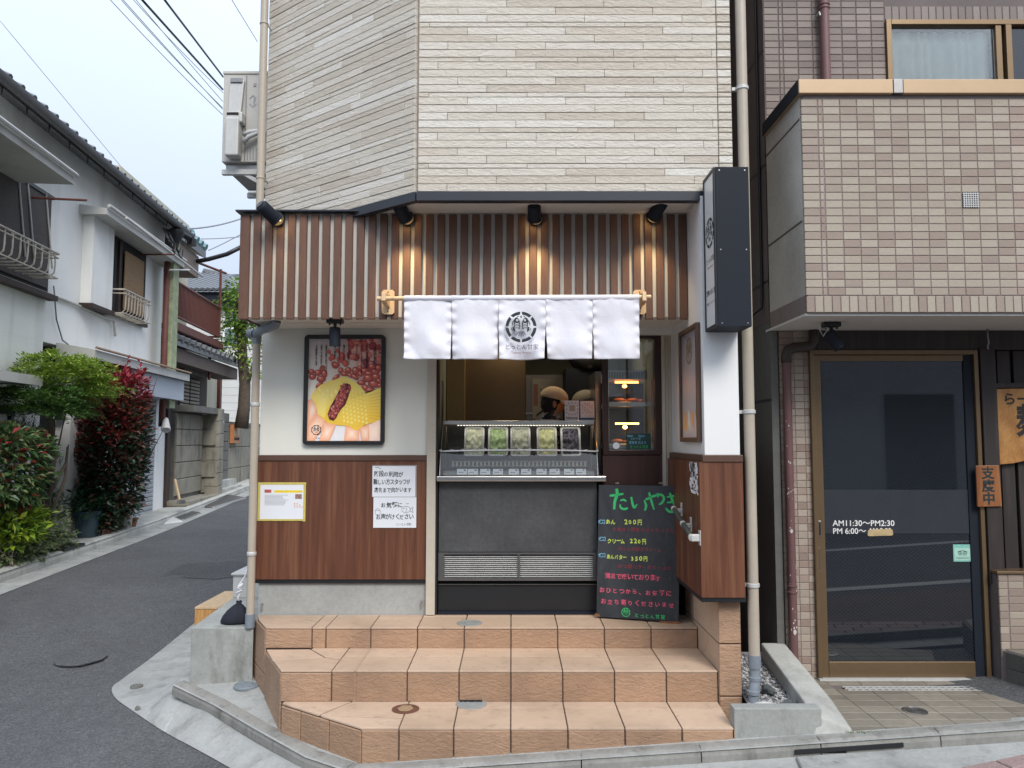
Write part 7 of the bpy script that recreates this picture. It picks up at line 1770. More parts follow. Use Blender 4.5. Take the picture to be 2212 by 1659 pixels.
# lower canopies
s0, z0 = HF.uv(75, 828, .55); awning('canopy', sW, s0 + .2, .55, z0, .12, .02, 'awn')
sA, zA_ = HF.uv(155, 752, .22); sB, zB2 = HF.uv(387, 826, .5); zc_ = (zA_ + zB2) / 2
awning('canopy', sA, sE + .12, .55, zc_, .14, .05, 'awn')
M['rustedge'] = plain('rust_edge', (.30, .20, .13), .7, var=.3, scale=14, world=True)
MB().tube([P(sA, .57, zc_ + .12), P(sE + .12, .57, zc_ + .12)], .022, 6).build('canopy_edge', M['rustedge'], wh)
# pale fascia box of the roller shutter
hb(MB(), hs(258, .45, 830), sE + .10, .0, .45, hz(372, 862, .45), zc_ - .05).build('shutter_fascia', plain('pale_blue_grey_panel', (.40, .44, .50), .5, var=.05, scale=1, world=True), wh)
# corrugated shutter, each slat
M['shutter'] = plain('grey_blue_shutter', (.34, .36, .39), .45, .2, var=.12, scale=3, world=True)
zb_s = gl(hs(300), .2) + .08; z = zb_s; 
while z < hz(300, 850):
    c = P((ssh0 + ssh1) / 2, -.05, z + .042); tile('shutter_slat', M['shutter'], wh, c, HF.u, UP, HF.n, ssh1 - ssh0, .082, .045, .018); z += .086
hb(MB(), ssh1 + .001, sE - .101, -.2, .0, zb_s - .1, hz(340, 860)).build('shutter_post', M['white_wall'], wh)
# brown door
hb(MB(), hs(86), hs(150), -.30, -.24, zfl, zmid - .102).build('door_backing', M['dark_in'], wh)
dd = hb(MB(), sdoor0, sdoor1, -.235, -.20, zfl, hz(120, 905, -.2)).build('door', M['old_wood'], wh)
for k in range(4): 
    a = sdoor0 + (sdoor1 - sdoor0) * k / 4; hb(MB(), a, a + .04, -.199, -.17, gl(sdoor0, 0), hz(120, 908, -.2)).build('door_stile', M['old_wood'], dd)
hb(MB(), sdoor0, sdoor1, -.199, -.165, hz(120, 1070, -.2), hz(120, 1063, -.2)).build('door_rail', M['old_wood'], dd)
hb(MB(), sdoor0 + .1, sdoor1 - .08, -.199, -.185, gl(sdoor0, 0) + .1, hz(120, 1076, -.2)).build('door_panel', plain('dull_red_panel', (.13, .055, .04), .6, var=.15), dd)
hb(MB(), hs(141, -.16), hs(153, -.16), -.18, -.165, hz(146, 1098, -.17), hz(146, 1087, -.17)).build('letter_slot', M['black'], dd)
hb(MB(), sdoor0 - .02, sdoor1 + .02, -.15, -.05, hz(120, 905), hz(120, 880)).build('door_head', M['black'], wh)
hb(MB(), hs(14, 0, 950), hs(20, 0, 950), .001, .05, zfl, hz(17, 880)).build('window_post', M['black'], wh); hb(MB(), sW, hs(20, 0, 950), .001, .06, hz(17, 895), hz(17, 878)).build('window_beam', M['black'], wh)
# ---- kerb at the foot of the left houses
kl2 = []
for px in (-160, -60, 0, 60, 120, 180, 245, 300, 345, 400, 440, 490, 540, 570):
    p = HF.P(HF.uv(px, 1150, .62)[0], .62, 0); kl2.append((p.x, p.y))
kb2 = thing('kerb', 'pale concrete kerb stones running uphill along the left side of the side street', 'kerb', (kl2[2][0], kl2[2][1], RZ(*kl2[2])))
ztk = lambda x, y: RZ(x, y) + .13
M_k = M['kerb']; kerb_run(kl2[::1], kb2, .80, .13, ztk, RZ, 'kerb_stone', 1, 'conc_pale')
o = drape([(x, y) for x, y in kl2] + [(kl2[-1][0] - 1.2, kl2[-1][1]), (kl2[0][0] - 1.2, kl2[0][1])], ztk, -.015, .6).build('footpath', M['conc_pale'], None); o['kind'] = 'structure'
g2 = MB(); k = len(kl2); g2.add([(x, y, RZ(x, y) + .005) for x, y in kl2] + [(x + .34, y - .02, RZ(x + .34, y) + .005) for x, y in kl2], [(i, i + 1, k + i + 1, k + i) for i in range(k - 1)]); o = g2.build('side_gutter', M['pave'], None); o['kind'] = 'structure'
# kerb ramps in the street
def ramp(pxa, pya, pxb, pyb, label, mat, dpt=.35, hgt=.09, nm='kerb_ramp'):
    a = on_road(pxa, pya); b = on_road(pxb, pyb); u = (b - a).normalized(); nn = Vector((-u.y, u.x, 0)).normalized()
    m = MB(); A_ = [a, b, b + nn * dpt, a + nn * dpt]
    m.add([p + UP * .005 for p in A_] + [a + nn * .04 + UP * hgt * .35, b + nn * .04 + UP * hgt * .35, b + nn * dpt + UP * hgt, a + nn * dpt + UP * hgt], [(0, 1, 5, 4), (1, 2, 6, 5), (2, 3, 7, 6), (3, 0, 4, 7), (4, 5, 6, 7)])
    tag(m.build(nm, M[mat], None, bevel=.006), label, 'ramp')
ramp(346, 1134, 395, 1128, 'pale grey plastic kerb ramp lying in the gutter in front of the white house', 'galv', .38, .10)
ramp(398, 1124, 436, 1109, 'dark metal kerb ramp just beyond the pale plastic ramp', 'steel_dark', .30, .07)
ramp(462, 1098, 533, 1077, 'long brown steel kerb ramp in front of the stone gateway', 'steel_dark', .45, .10)
# pots and a mat
def pot(px, pyb, r, h, mat, label, zs=.13):
    z = H - 1.6
    for _ in range(8): p = PZ(px, pyb, z); z = RZ(p.x, p.y) + zs - .015
    t = thing('flower_pot', label, 'pot', p)
    MB().lathe(p, [(r * .72, 0), (r * .98, h * .86), (r * 1.08, h * .86), (r * 1.10, h), (r * .98, h), (r * .95, h * .9), (.001, h * .9)], 20).build('pot', mat, t, smooth=True); return t, p
M['pot_blue'] = plain('slate_blue_plastic', (.035, .065, .085), .5); M['pot_terra'] = plain('terracotta', (.28, .12, .07), .8); M['pot_pale'] = plain('pale_pot', (.42, .42, .38), .7)
tp, pp0 = pot(187, 1160, .185, .40, M['pot_blue'], 'large slate-blue plastic plant pot at the foot of the red-leaved shrub')
pot(282, 1140, .11, .16, M['pot_terra'], 'small terracotta pot beside the grey shutter'); pot(270, 1143, .13, .42, M['pot_pale'], 'tall pale pot partly hidden by the red-leaved shrub')
q = on_road(160, 1176, .13); m = MB(); m.fbox(HF, HF.uv(120, 1176, .5)[0], HF.uv(165, 1170, .5)[0], .12, .62, ztk(q.x, q.y) - .012, ztk(q.x, q.y) + .02); tag(m.build('door_mat', M['black'], None), 'black rubber mat on the pavement before the brown door', 'mat')

# ================================================================== PLANTS
def leafy(name, parent, pts, sizes, cols, seed=1, elong=2.2, up=.3, fold=.2, droop=0):
    """one mesh of small folded leaves; pts = positions, outward directions"""
    rr = random.Random(seed); m = MB(); V = []; Fs = []; Cc = []
    for (p, d) in pts:
        s = rr.uniform(*sizes); dd = (Vector(d) + Vector((rr.gauss(0, .55), rr.gauss(0, .55), rr.gauss(0, .45) + up))).normalized()
        side = dd.cross(Vector((rr.gauss(0, .4), rr.gauss(0, .4), 1))).normalized(); nn = side.cross(dd)
        b = len(V); L = s * elong
        V += [p, p + dd * L * .5 + side * s * .5 + nn * s * fold, p + dd * L - UP * droop * L, p + dd * L * .5 - side * s * .5 + nn * s * fold]
        Fs += [(b, b + 1, b + 2), (b, b + 2, b + 3)]; c = g(cols(p, rr), rr.uniform(.75, 1.2)); Cc += [c, c]
    m.v = V; m.f = Fs; m.c = Cc; return m.build(name, M['leaf'], parent)
def volpts(c, rx, ry, rz, n, rr, shell=.45, lump=.28, seed=0, square=1.0):
    out = []; c = Vector(c)
    while len(out) < n:
        v = Vector((rr.uniform(-1, 1), rr.uniform(-1, 1), rr.uniform(-1, 1))); q = Vector((v.x, v.y, v.z * square)); l = (abs(q.x) ** 2.4 + abs(q.y) ** 2.4 + abs(v.z) ** 3.2) ** .38
        lim = 1 + lump * noise.noise(Vector((v.x * 2.2 + seed, v.y * 2.2, v.z * 2.6)))
        if l > lim or l < lim * shell * rr.uniform(.6, 1.3): continue
        hole = noise.noise(Vector((v.x * 3.5 + seed * 3, v.y * 3.5, v.z * 4.5)))
        if hole > .35: continue
        out.append((c + Vector((v.x * rx, v.y * ry, v.z * rz)), Vector((v.x, v.y, v.z * .4)).normalized()))
    return out
def HP(px, py, w): s, z = HF.uv(px, py, w); return HF.P(s, w, z)
def stems(parent, name, base, tips, r=.02, mat='bark', seed=2):
    rr = random.Random(seed)
    for t in tips:
        b = Vector(base) + Vector((rr.uniform(-.05, .05), rr.uniform(-.05, .05), 0)); t = Vector(t); mid = b.lerp(t, .5) + Vector((rr.uniform(-.08, .08), rr.uniform(-.08, .08), 0))
        MB().tube([b, b.lerp(mid, .5) + Vector((rr.uniform(-.03, .03), 0, 0)), mid, mid.lerp(t, .5), t], [r, r * .85, r * .7, r * .5, r * .25], 6).build(name, M[mat], parent, smooth='full')
rr = random.Random(21)
# red-leaved shrub (photinia)
rs = thing('red_shrub', 'tall dense shrub with crimson young leaves above dark green ones by the blue pot', 'shrub', HP(245, 1140, .45))
top_, bot = HP(262, 795, .45), HP(245, 1135, .45); cen = (top_ + bot) / 2; rz = (top_.z - bot.z) / 2
cA = HP(247, 960, .42)
pts = volpts(cA + Vector((0, 0, (cen.z - cA.z))), .44, .62, rz * 1.02, 9000, rr, .25, .26, 3)
pts = [(p, d) for p, d in pts]
zr0_, zr1_ = bot.z, top_.z
pts = [(p, d) for p, d in pts if (p - cA).dot(HF.u) < .62 * (.10 + 1.9 * (p.z - zr0_) / (zr1_ - zr0_))]
def redc(p, rr):
    h = (p.z - zr0_) / (zr1_ - zr0_) + noise.noise(p * 1.6) * .30 + rr.gauss(0, .09)
    if h > .78: return rr.choice([(.36, .03, .045), (.28, .025, .035), (.44, .08, .09), (.20, .02, .025), (.50, .16, .16)])
    if h > .56: return rr.choice([(.20, .035, .03), (.15, .05, .035), (.05, .07, .03), (.20, .08, .055), (.26, .05, .045)])
    return rr.choice([(.02, .05, .03), (.03, .07, .035), (.04, .09, .05), (.12, .055, .04), (.17, .08, .06), (.06, .10, .065)])
leafy('crown', rs, pts, (.05, .075), redc, 5, 1.8, .25, .25)
tips = [cA + Vector((rr.uniform(-.5, .5), rr.uniform(-.8, .8), rr.uniform(0, rz))) for _ in range(9)]; stems(rs, 'stem', HP(235, 1135, .3), tips, .022)
pts = []
for _ in range(20):      # young shoots that break the outline at the top
    b = Vector((cA.x + rr.uniform(-.35, .33), cA.y + rr.uniform(-.5, .5), top_.z - rr.uniform(.3, .75)))
    for k in range(16): pts.append((b + UP * (.03 * k), Vector((rr.gauss(0, .6), rr.gauss(0, .6), .7))))
_ys = leafy('young_shoots', rs, pts, (.03, .05), lambda p, r: r.choice([(.36, .02, .04), (.28, .015, .03), (.42, .06, .07)]), 8, 2.6, .5); _ys['kind'] = 'stuff'
# plant in the blue pot
pts = volpts(pp0 + UP * .50, .28, .32, .22, 340, rr, .1, .3, 9); leafy('pot_plant', None, pts, (.05, .08), lambda p, r: r.choice([(.02, .07, .03), (.03, .09, .04)]), 4, 1.5); tag(bpy.data.objects['pot_plant'], 'low dark green leafy plant growing in the slate-blue pot', 'plant')
# feathery light green shrub (nandina)
nd = thing('feathery_shrub', 'slender shrub with feathery yellow-green foliage spreading before the white house', 'shrub', HP(95, 1130, .55))
def ferny(cx, cy, rx, rz_, w, n, cols, seed):
    c = HP(cx, cy, w); r = random.Random(seed); out = []
    for _ in range(n):
        a = r.uniform(0, 6.28); rad_ = r.random() ** .5; b = c + Vector((math.cos(a) * rx * rad_ * .8, math.sin(a) * rx * rad_, rz_ * (r.uniform(-.7, .9) * (1.1 - rad_ * .6)))); d = Vector((math.cos(a), math.sin(a), r.uniform(-.15, .5))).normalized(); side = d.cross(UP).normalized()
        L = r.uniform(.16, .30)
        for k in range(15):
            q = b + d * (L * k / 15) - UP * (.10 * (k / 15) ** 2); s_ = (1 if k % 2 else -1)
            for j in range(3): out.append((q + side * (s_ * .025 * j) + d * .01 * j, (side * s_ + d * .8)))
    return leafy('crown', nd, out, (.014, .026), cols, seed, 2.8, .15, .1)
ferny(140, 806, .50, .34, .6, 170, lambda p, r: r.choice([(.22, .34, .035), (.30, .42, .05), (.16, .28, .04), (.36, .46, .08)]), 31)
ferny(180, 845, .45, .14, .7, 70, lambda p, r: r.choice([(.22, .34, .035), (.26, .38, .05), (.15, .24, .035)]), 33)
ferny(88, 866, .40, .30, .5, 120, lambda p, r: r.choice([(.06, .14, .028), (.09, .19, .035), (.12, .23, .045), (.05, .11, .025)]), 32)
ferny(130, 880, .30, .16, .5, 60, lambda p, r: r.choice([(.07, .15, .03), (.10, .20, .04)]), 35)
stems(nd, 'stem', HP(92, 1130, .5), [HP(100, 930, .6), HP(140, 900, .7), HP(80, 950, .5), HP(60, 940, .6)], .024); stems(nd, 'stem', HP(98, 1120, .5), [HP(148, 960, .6)], .03, seed=5)
MB().tube([HP(98, 1085, .55), HP(125, 1035, .6), HP(143, 1000, .6), HP(146, 965, .6)], [.03, .025, .02, .014], 6).build('branch', M['bark'], nd, smooth='full')
MB().tube([HP(76, 1060, .5), HP(105, 1010, .55), HP(128, 985, .55)], [.02, .016, .01], 6).build('branch', M['bark'], nd, smooth='full')
# pine tuft
pn = thing('pine_shrub', 'small dark pine with needle tufts between the feathery shrub and the left wall', 'shrub', HP(70, 1100, .4)); pts = []
for (cx, cy) in ((60, 925), (85, 945), (95, 975), (100, 1005), (70, 965), (45, 935), (115, 1090), (110, 1075)):
    c = HP(cx, cy, .35)
    for _ in range(90): a = rr.uniform(0, 6.28); pts.append((c + Vector((rr.gauss(0, .07), rr.gauss(0, .10), rr.gauss(0, .04))), Vector((math.cos(a), math.sin(a), .5))))
leafy('needles', pn, pts, (.009, .012), lambda p, r: r.choice([(.03, .07, .045), (.05, .10, .06)]), 6, 15, .5, .0); stems(pn, 'stem', HP(70, 1110, .35), [HP(60, 930, .35), HP(95, 975, .35)], .02)
# mixed shrub with red tips at the left edge
ls = thing('mixed_shrub', 'bushy green shrub with scattered red leaf tips at the left edge of the pavement', 'shrub', HP(20, 1180, .6))
pts = volpts(HP(22, 1010, .5), .30, .55, .52, 2200, rr, .45, .4, 12); leafy('crown', ls, pts, (.035, .055), lambda p, r: (.40, .04, .04) if r.random() < .06 else r.choice([(.06, .13, .045), (.10, .18, .06), (.15, .23, .08), (.045, .09, .035), (.18, .19, .08)]), 14, 2.6, .1, .2, .2)
stems(ls, 'stem', HP(15, 1170, .3), [HP(10, 1000, .4), HP(40, 990, .4), HP(50, 1040, .4)], .012)
yg = thing('yellow_green_shrub', 'bright yellow-green low shrub at the bottom left by the kerb', 'shrub', HP(20, 1215, .4))
pts = volpts(HP(22, 1135, .42), .30, .50, .24, 1000, rr, .4, .35, 15); leafy('crown', yg, pts, (.04, .065), lambda p, r: r.choice([(.30, .42, .03), (.22, .34, .03), (.38, .48, .06), (.12, .22, .025)]), 16, 2.2, .2)
stems(yg, 'stem', HP(15, 1225, .75), [HP(10, 1150, .4), HP(40, 1150, .4)], .005)
vg = thing('variegated_shrub', 'low variegated shrub with cream-edged leaves spilling towards the kerb', 'shrub', HP(60, 1215, .8))
pts = volpts(HP(28, 1193, .42), .20, .6, .18, 1000, rr, .3, .4, 17) + volpts(HP(85, 1145, .40), .22, .50, .32, 1200, rr, .3, .4, 18) + volpts(HP(122, 1172, .42), .16, .3, .15, 400, rr, .3, .4, 19)
leafy('crown', vg, pts, (.03, .045), lambda p, r: r.choice([(.42, .44, .26), (.12, .18, .07), (.20, .26, .10), (.30, .34, .16), (.06, .11, .04)]), 18, 1.9, .2)
stems(vg, 'stem', HP(70, 1200, .3), [HP(50, 1180, .35), HP(100, 1160, .35), HP(120, 1150, .35)], .005)
fn = thing('low_fern', 'small loose green plant beneath the red-leaved shrub by the kerb', 'plant', HP(240, 1140, .7))
pts = volpts(HP(245, 1112, .40), .2, .6, .28, 700, rr, .2, .4, 22); leafy('foliage', fn, pts, (.03, .05), lambda p, r: r.choice([(.03, .08, .03), (.05, .12, .04), (.12, .10, .04)]), 23, 1.8, .2)
# bare twig above the awning

# ================================================================== BEYOND THE WHITE HOUSE
# pipes and posts at the corner of the white house
ps = thing('downpipe', 'rust-brown downpipe with a funnel at the far corner of the white house', 'pipe', P(sE + .15, .25, gl(sE)))
s0_ = hs(357, .25, 700)
MB().tube([P(s0_, .25, hz(357, 540, .25)), P(s0_, .25, hz(353, 800, .25)), P(s0_, .25, hz(356, 900, .25)), P(s0_ + .1, .3, hz(360, 920, .25))], .055, 10).build('pipe_run', M['rust'], ps, smooth='full')
MB().tube([P(s0_, .25, hz(357, 560, .25)), P(s0_, .25, hz(357, 500, .25)), P(s0_ + .02, .35, hz(360, 490, .25)), P(s0_ + .3, .58, zg - .15)], .06, 8).build('pipe_head', M['black'], ps, smooth='full')
q = HF.uv(381, 516, .4); MB().lathe(P(q[0], .4, q[1] - .15), [(.05, 0), (.07, .1), (.16, .25), (.16, .32)], 10).build('funnel', M['black'], ps, smooth=True)
gp = thing('utility_post', 'peeling pale green square post beside the rust-brown downpipe', 'post', P(hs(371, .3, 700), .3, gl(sE)))
MB().fbox(HF, hs(365, .3, 700), hs(377, .3, 700), .22, .36, hz(371, 882, .3), hz(371, 515, .3)).build('post', plain('peeling_green_paint', (.30, .34, .20), .7, var=.35, scale=9, world=True), gp)
MB().tube([P(hs(371, .4, 583), .36, hz(371, 583, .4)), P(hs(398, .4, 583), .5, hz(398, 583, .4))], .02, 6).build('arm', M['galv'], gp)
kw = thing('white_side_door', 'plain white side door between the shutter and the old timber post', 'door', P(hs(350), 0, gl(0)))
MB().fbox(HF, sE + .01, sE + .42, -.06, .0, gl(sE) + .05, hz(350, 922)).build('door_leaf', M['white_wall'], kw); MB().fbox(HF, sE + .425, sE + .62, -.1, .05, gl(sE) - .1, hz(362, 880)).build('door_post', M['old_wood'], kw)
cm = HP(358, 905, .3); cn = MB().lathe(cm, [(.001, 0), (.05, .01), (.09, .28), (.08, .30), (.001, .27)], 14, axis=(.3, -.6, -.75)).build('street_horn', M['galv'], None, smooth=True); tag(cn, 'white cone-shaped lamp on the timber post beside the shutter', 'lamp')
# cream house with the red-brown balcony
ch = thing('cream_house', 'cream two-storey house behind the white one, with a tiled eave and cream walls', 'house', P(4, -1, gl(4)))
hb(MB(), sE + .7, hs(405, -1.2, 620), -6, -1.2, gl(3), hz(400, 520, -1.2) + .5).build('wall', M['cream_fac'], ch)
# its roof seen end on
q0 = HF.uv(395, 503, -.3); q1 = HF.uv(445, 543, -.3); zc2 = (q0[1] + q1[1]) / 2
m = MB(); m.add([P(sE + .2, -.3, zc2 + .02), P(q1[0], -.3, zc2 - .0), P(q1[0], -3.5, zc2 + 1.3), P(sE + .2, -3.5, zc2 + 1.3), P(sE + .2, -.3, zc2 - .18), P(q1[0], -.3, zc2 - .18), P(q1[0], -3.5, zc2 + 1.1), P(sE + .2, -3.5, zc2 + 1.1)], [(0, 1, 2, 3), (7, 6, 5, 4), (4, 5, 1, 0), (5, 6, 2, 1)]); m.build('roof', M['roof_tile'], ch)
hb(MB(), sE + .3, q1[0] - .25, -1.0, -.40, zc2 - .75, zc2 - .2).build('eave_box', plain('taupe_boards', (.22, .17, .14), .7), ch)
M['roof_teal'] = plain('teal_glazed_tile', (.10, .22, .25), .35, var=.3, scale=4, world=True)
s = sE + 1.0
while s < q1[0]: MB().tube([P(s, -.27, zc2 + .08), P(s, -.8, zc2 + .30)], .10, 8).build('roof_tile_end', M['roof_teal'], ch, smooth=True); s += .36
MB().ell(P(q1[0] - .1, -.7, zc2 + .42), .15, .2, .18, 8, 6).build('ridge_ornament', M['roof_teal'], ch)
# balcony
bl = thing('balcony', 'red-brown steel balcony with vertical bars on the cream house', 'balcony', P(3, -.2, H + 1.5))
bs0, bzt_ = HF.uv(379, 613, -.1); bs1, bzt1 = HF.uv(475, 661, -.1); zt = (bzt_ + bzt1) / 2; zb = hz(379, 684, -.1) * .5 + hz(473, 727, -.1) * .5
for z_, r_ in ((zt, .035), (zb, .03)): MB().tube([P(bs0 - .4, -.1, z_), P(bs1, -.1, z_), P(bs1, -1.2, z_)], r_, 6).build('rail', M['rust'], bl)
n = 42
for k in range(n): s = bs0 - .3 + (bs1 - bs0 + .3) * k / (n - 1); hb(MB(), s - .016, s + .016, -.115, -.085, zb, zt).build('bar', M['rust'], bl)
for k in range(8): MB().box(*sum(([a, a] for a in ()), []),) if False else None
hb(MB(), bs0 - .4, bs1 + .05, -1.4, .0, zb - .32, zb - .22).build('deck', M['rust'], bl); hb(MB(), bs0 - .4, bs1, -.14, -.02, zb - .34, zb - .14).build('beam', M['rust'], bl)
MB().tube([P(bs1, -.1, zb), P(bs1, -.1, zt + 1.05)], .035, 6).build('post', M['rust'], bl); MB().tube([P(hs(410, -.1, 560), -.9, zt + 1.0), P(bs1 + .5, -.1, zt + 1.05)], .035, 6).build('top_bar', M['rust'], bl)
MB().tube([P(bs1 - .8, -.1, zb - .3), P(bs1 - .8, -.1, zb - 1.2)], .04, 6).build('post', M['rust'], bl)
# single-storey timber annex: sloping tiled roof, dark openings, shuttered window
ax = thing('timber_annex', 'dark single-storey timber building with a grey tiled eave and slatted shutters behind the stone wall', 'building', P(4, -1, gl(4)))
e0, ez0 = HF.uv(380, 737, .1); e1, ez1 = HF.uv(522, 787, .1); ez = (ez0 + ez1) / 2
m = MB(); m.add([P(e0 - .5, .1, ez), P(e1, .1, ez), P(e1, -3, ez + 1.0), P(e0 - .5, -3, ez + 1.0), P(e0 - .5, .1, ez - .10), P(e1, .1, ez - .10), P(e1, -3, ez + .9), P(e0 - .5, -3, ez + .9)], [(0, 1, 2, 3), (7, 6, 5, 4), (4, 5, 1, 0), (5, 6, 2, 1)]); m.build('roof', M['roof_tile'], ax)
hb(MB(), e0 - .5, e1 - .05, -.6, .0, ez - .42, ez - .11).build('eave_board', plain('brown_grey_board', (.13, .10, .085), .8), ax)
s = e0
while s < e1: MB().tube([P(s, .13, ez + .05), P(s, -.5, ez + .22)], .09, 8).build('roof_tile_end', M['roof_tile'], ax, smooth=True); s += .42
aS1 = hs(475, -.8, 850); hb(MB(), e0 - .5, aS1, -4, -.9, gl(4), ez - .1).build('wall', M['cream_fac'], ax); hb(MB(), e0 - .5, hs(447, -.8, 850), -.899, -.80, gl(4), ez - .1).build('dark_timber', M['old_wood'], ax)
for (pa, pb) in ((388, 408), (410, 430)):
    sa, sb_ = hs(pa, -.78, 850), hs(pb, -.78, 850); z = hz(400, 905, -.78) - .6; zt_ = hz(430, 820, -.78)
    hb(MB(), sa, sb_, -.799, -.79, z, zt_).build('window_back', M['dark_in'], ax)
    while z < zt_: tile('shutter_slat', plain('beige_shutter', (.30, .27, .22), .6) if 'bsh' not in M else M['bsh'], ax, P((sa + sb_) / 2, -.789, z), HF.u, UP, HF.n, sb_ - sa - .03, .07, .03, .01); M['bsh'] = bpy.data.materials['beige_shutter']; z += .095
hb(MB(), hs(384, -.5, 810), hs(428, -.5, 810), -.8, -.35, hz(400, 808, -.5), hz(400, 796, -.5)).build('window_hood', M['conc_dark'], ax)
hb(MB(), hs(474, -.8), hs(478, -.8), -.9, -.8, gl(6), ez - .1).build('drain_line', M['rust'], ax)
# stone boundary walls and gateway
gwf = HF
sw_ = thing('stone_wall', 'weathered block boundary wall with a stepped pillar left of the gateway', 'wall', P(1.2, .2, gl(1)))
zc_top = hz(440, 885, .35)
def blocks(t, s0, s1, w, zb_, zt_, rows, cols, mat='block', thick=.25, jig=.5, nm='stone_block'):
    hh = (zt_ - zb_) / rows
    for r in range(rows):
        x = s0; off = (r % 2) * jig
        n_ = cols; cu_ = [s0] + [s0 + (s1 - s0) * (k + off) / n_ for k in range(1, n_ + (1 if off else 0)) if s0 + (s1 - s0) * (k + off) / n_ < s1 - .05] + [s1]
        for a, b in zip(cu_[:-1], cu_[1:]): tile(nm, M[mat], t, P((a + b) / 2, w - thick, zb_ + hh * (r + .5)), HF.u, UP, HF.n, b - a - .012, hh - .012, thick + R.uniform(0, .01), .012)
sA_, sB_ = hs(378, .1, 1000), hs(441, .1, 1000); sC_ = hs(468, .45, 1000)
zbase = hz(440, 1060, .4)
hb(MB(), sA_, sC_, -.3, .08, gl(1), zc_top - .02).build('wall_core', M['conc_dark'], sw_)
blocks(sw_, sA_, sB_ - .1, .12, zbase - .05, zc_top - .1, 5, 1); blocks(sw_, sB_ - .09, sC_, .42, zbase - .1, zc_top - .08, 5, 1, thick=.6)
hb(MB(), sA_ - .02, sC_ + .03, -.3, .46, zc_top - .079, zc_top + .06).build('coping', M['conc_dark'], sw_)
blocks(sw_, sA_ - .3, sC_ + .0, .50, gl(1) - .1, zbase - .12, 3, 4, thick=.5, nm='foundation_stone')
gt_ = thing('gateway', 'stone gateway recess with stacked blocks, a small nameplate and tiled steps', 'gate', P(5, .2, gl(5)))
g0, g1 = hs(470, .4, 1000), hs(491, .1, 1000)
blocks(gt_, g0 - .3, g0 + .1, .5, gl(4), hz(466, 882, .4), 7, 1, thick=.3, jig=0)
gz1 = hz(480, 891, .1); blocks(gt_, g0 + .12, g1, .12, gl(4) + .35, gz1, 7, 1, mat='conc_dark', thick=.3, jig=0)
np_a, np_b = HF.uv(459, 905, .13), HF.uv(482, 916, .13); hb(MB(), np_a[0], np_b[0], .14, .155, np_b[1], np_a[1]).build('nameplate', M['paper'], gt_)
m = MB(); write(m, '山口工務', P(np_a[0] + .05, .157, np_b[1] + .04), HF.u, UP, .12, (np_b[0] - np_a[0]) * .8, bold=.02); m.build('nameplate_text', M['ink'], gt_)
for k in range(3): hb(MB(), g0 + .12, g1 + .1, .13 + .0, .62 - k * .15, gl(5) - .2 + k * .17, gl(5) + .0 + (k) * .17).build('gate_step', M['conc_pale'], gt_)
rw = thing('stone_wall', 'weathered block boundary wall right of the gateway with an orange box on it', 'wall', P(8, .1, gl(8)))
r0, r1 = hs(492, .1, 1000), hs(560, .1, 1000); zt_ = hz(520, 915, .1)
hb(MB(), r0, r1, -.3, -.06, gl(8), zt_ - .02).build('wall_core', M['conc_dark'], rw); blocks(rw, r0, r1, .1, zt_ - 2.4, zt_ - .08, 4, 5, thick=.18)
hb(MB(), r0, r1, -.32, .13, zt_ - .079, zt_ + .03).build('coping', M['conc_dark'], rw)
blocks(rw, r0, r1, .22, gl(8) - .3, zt_ - 2.42, 2, 9, thick=.4, nm='foundation_stone')
ob = thing('wall_box', 'orange-framed glass-fronted box fixed to the boundary wall by the gateway', 'box', P(6.5, .12, H + .2))
a, b = HF.uv(497, 917, .12), HF.uv(510, 957, .12)
hb(MB(), a[0], b[0], .12, .22, b[1], a[1]).build('case', plain('orange_wood', (.45, .18, .07), .5), ob); hb(MB(), a[0] + .08, b[0] - .08, .221, .226, b[1] + .08, a[1] - .35).build('window', M['dark_in'], ob); hb(MB(), a[0] + .08, b[0] - .08, .221, .228, a[1] - .30, a[1] - .08).build('label_panel', plain('tan_panel', (.42, .32, .2), .6), ob)
# broom
bm = thing('broom', 'broom with a pale wooden handle leaning on the foundation stones of the boundary wall', 'broom', P(hs(388, .6, 1085), .6, gl(1)))
MB().tube([HP(378, 1035, .52), HP(388, 1080, .65)], .025, 6).build('handle', M['pale_wood'], bm); MB().prism([HP(383, 1080, .62), HP(394, 1080, .62), HP(396, 1088, .62), HP(381, 1089, .62)], HF.n * .05).build('head', M['conc_dark'], bm)
# far house with the dark tiled roof
FY = 30.0
fh = thing('far_house', 'white house with a dark tiled hip roof behind the balcony and the tree', 'house', (-12, FY, H))
A_ = lambda px, py, Y=FY: PY(px, py, Y)
x0, x1 = A_(405, 650).x, A_(640, 650).x; zev = A_(480, 634).z
MB().box(x0 - 2, x1 + 3, FY + .3, FY + 8, H - 1.5, zev - .02).build('wall', plaster('far_white_wall', (.62, .62, .60), .2), fh)
MB().box(x0 - 2.3, x1 + 3, FY - .25, FY + 8, zev - .35, zev + .02).build('eave_fascia', M['navy'], fh)
ridge = A_(450, 592, FY + 4)
m = MB(); xr_ = A_(415, 600, FY + 3).x
m.add([(x0 - 2.4, FY - .4, zev), (x1 + 3, FY - .4, zev), (x1 + 3, FY + 4, ridge.z - .6), (A_(548, 612, FY + 3).x, FY + 4, ridge.z - .2), (A_(450, 594, FY + 4).x, FY + 4, ridge.z), (x0 + .5, FY + 4, ridge.z)], [(0, 1, 2, 3, 4, 5)]); m.build('roof_base', M['roof_tile'], fh)
n = 26
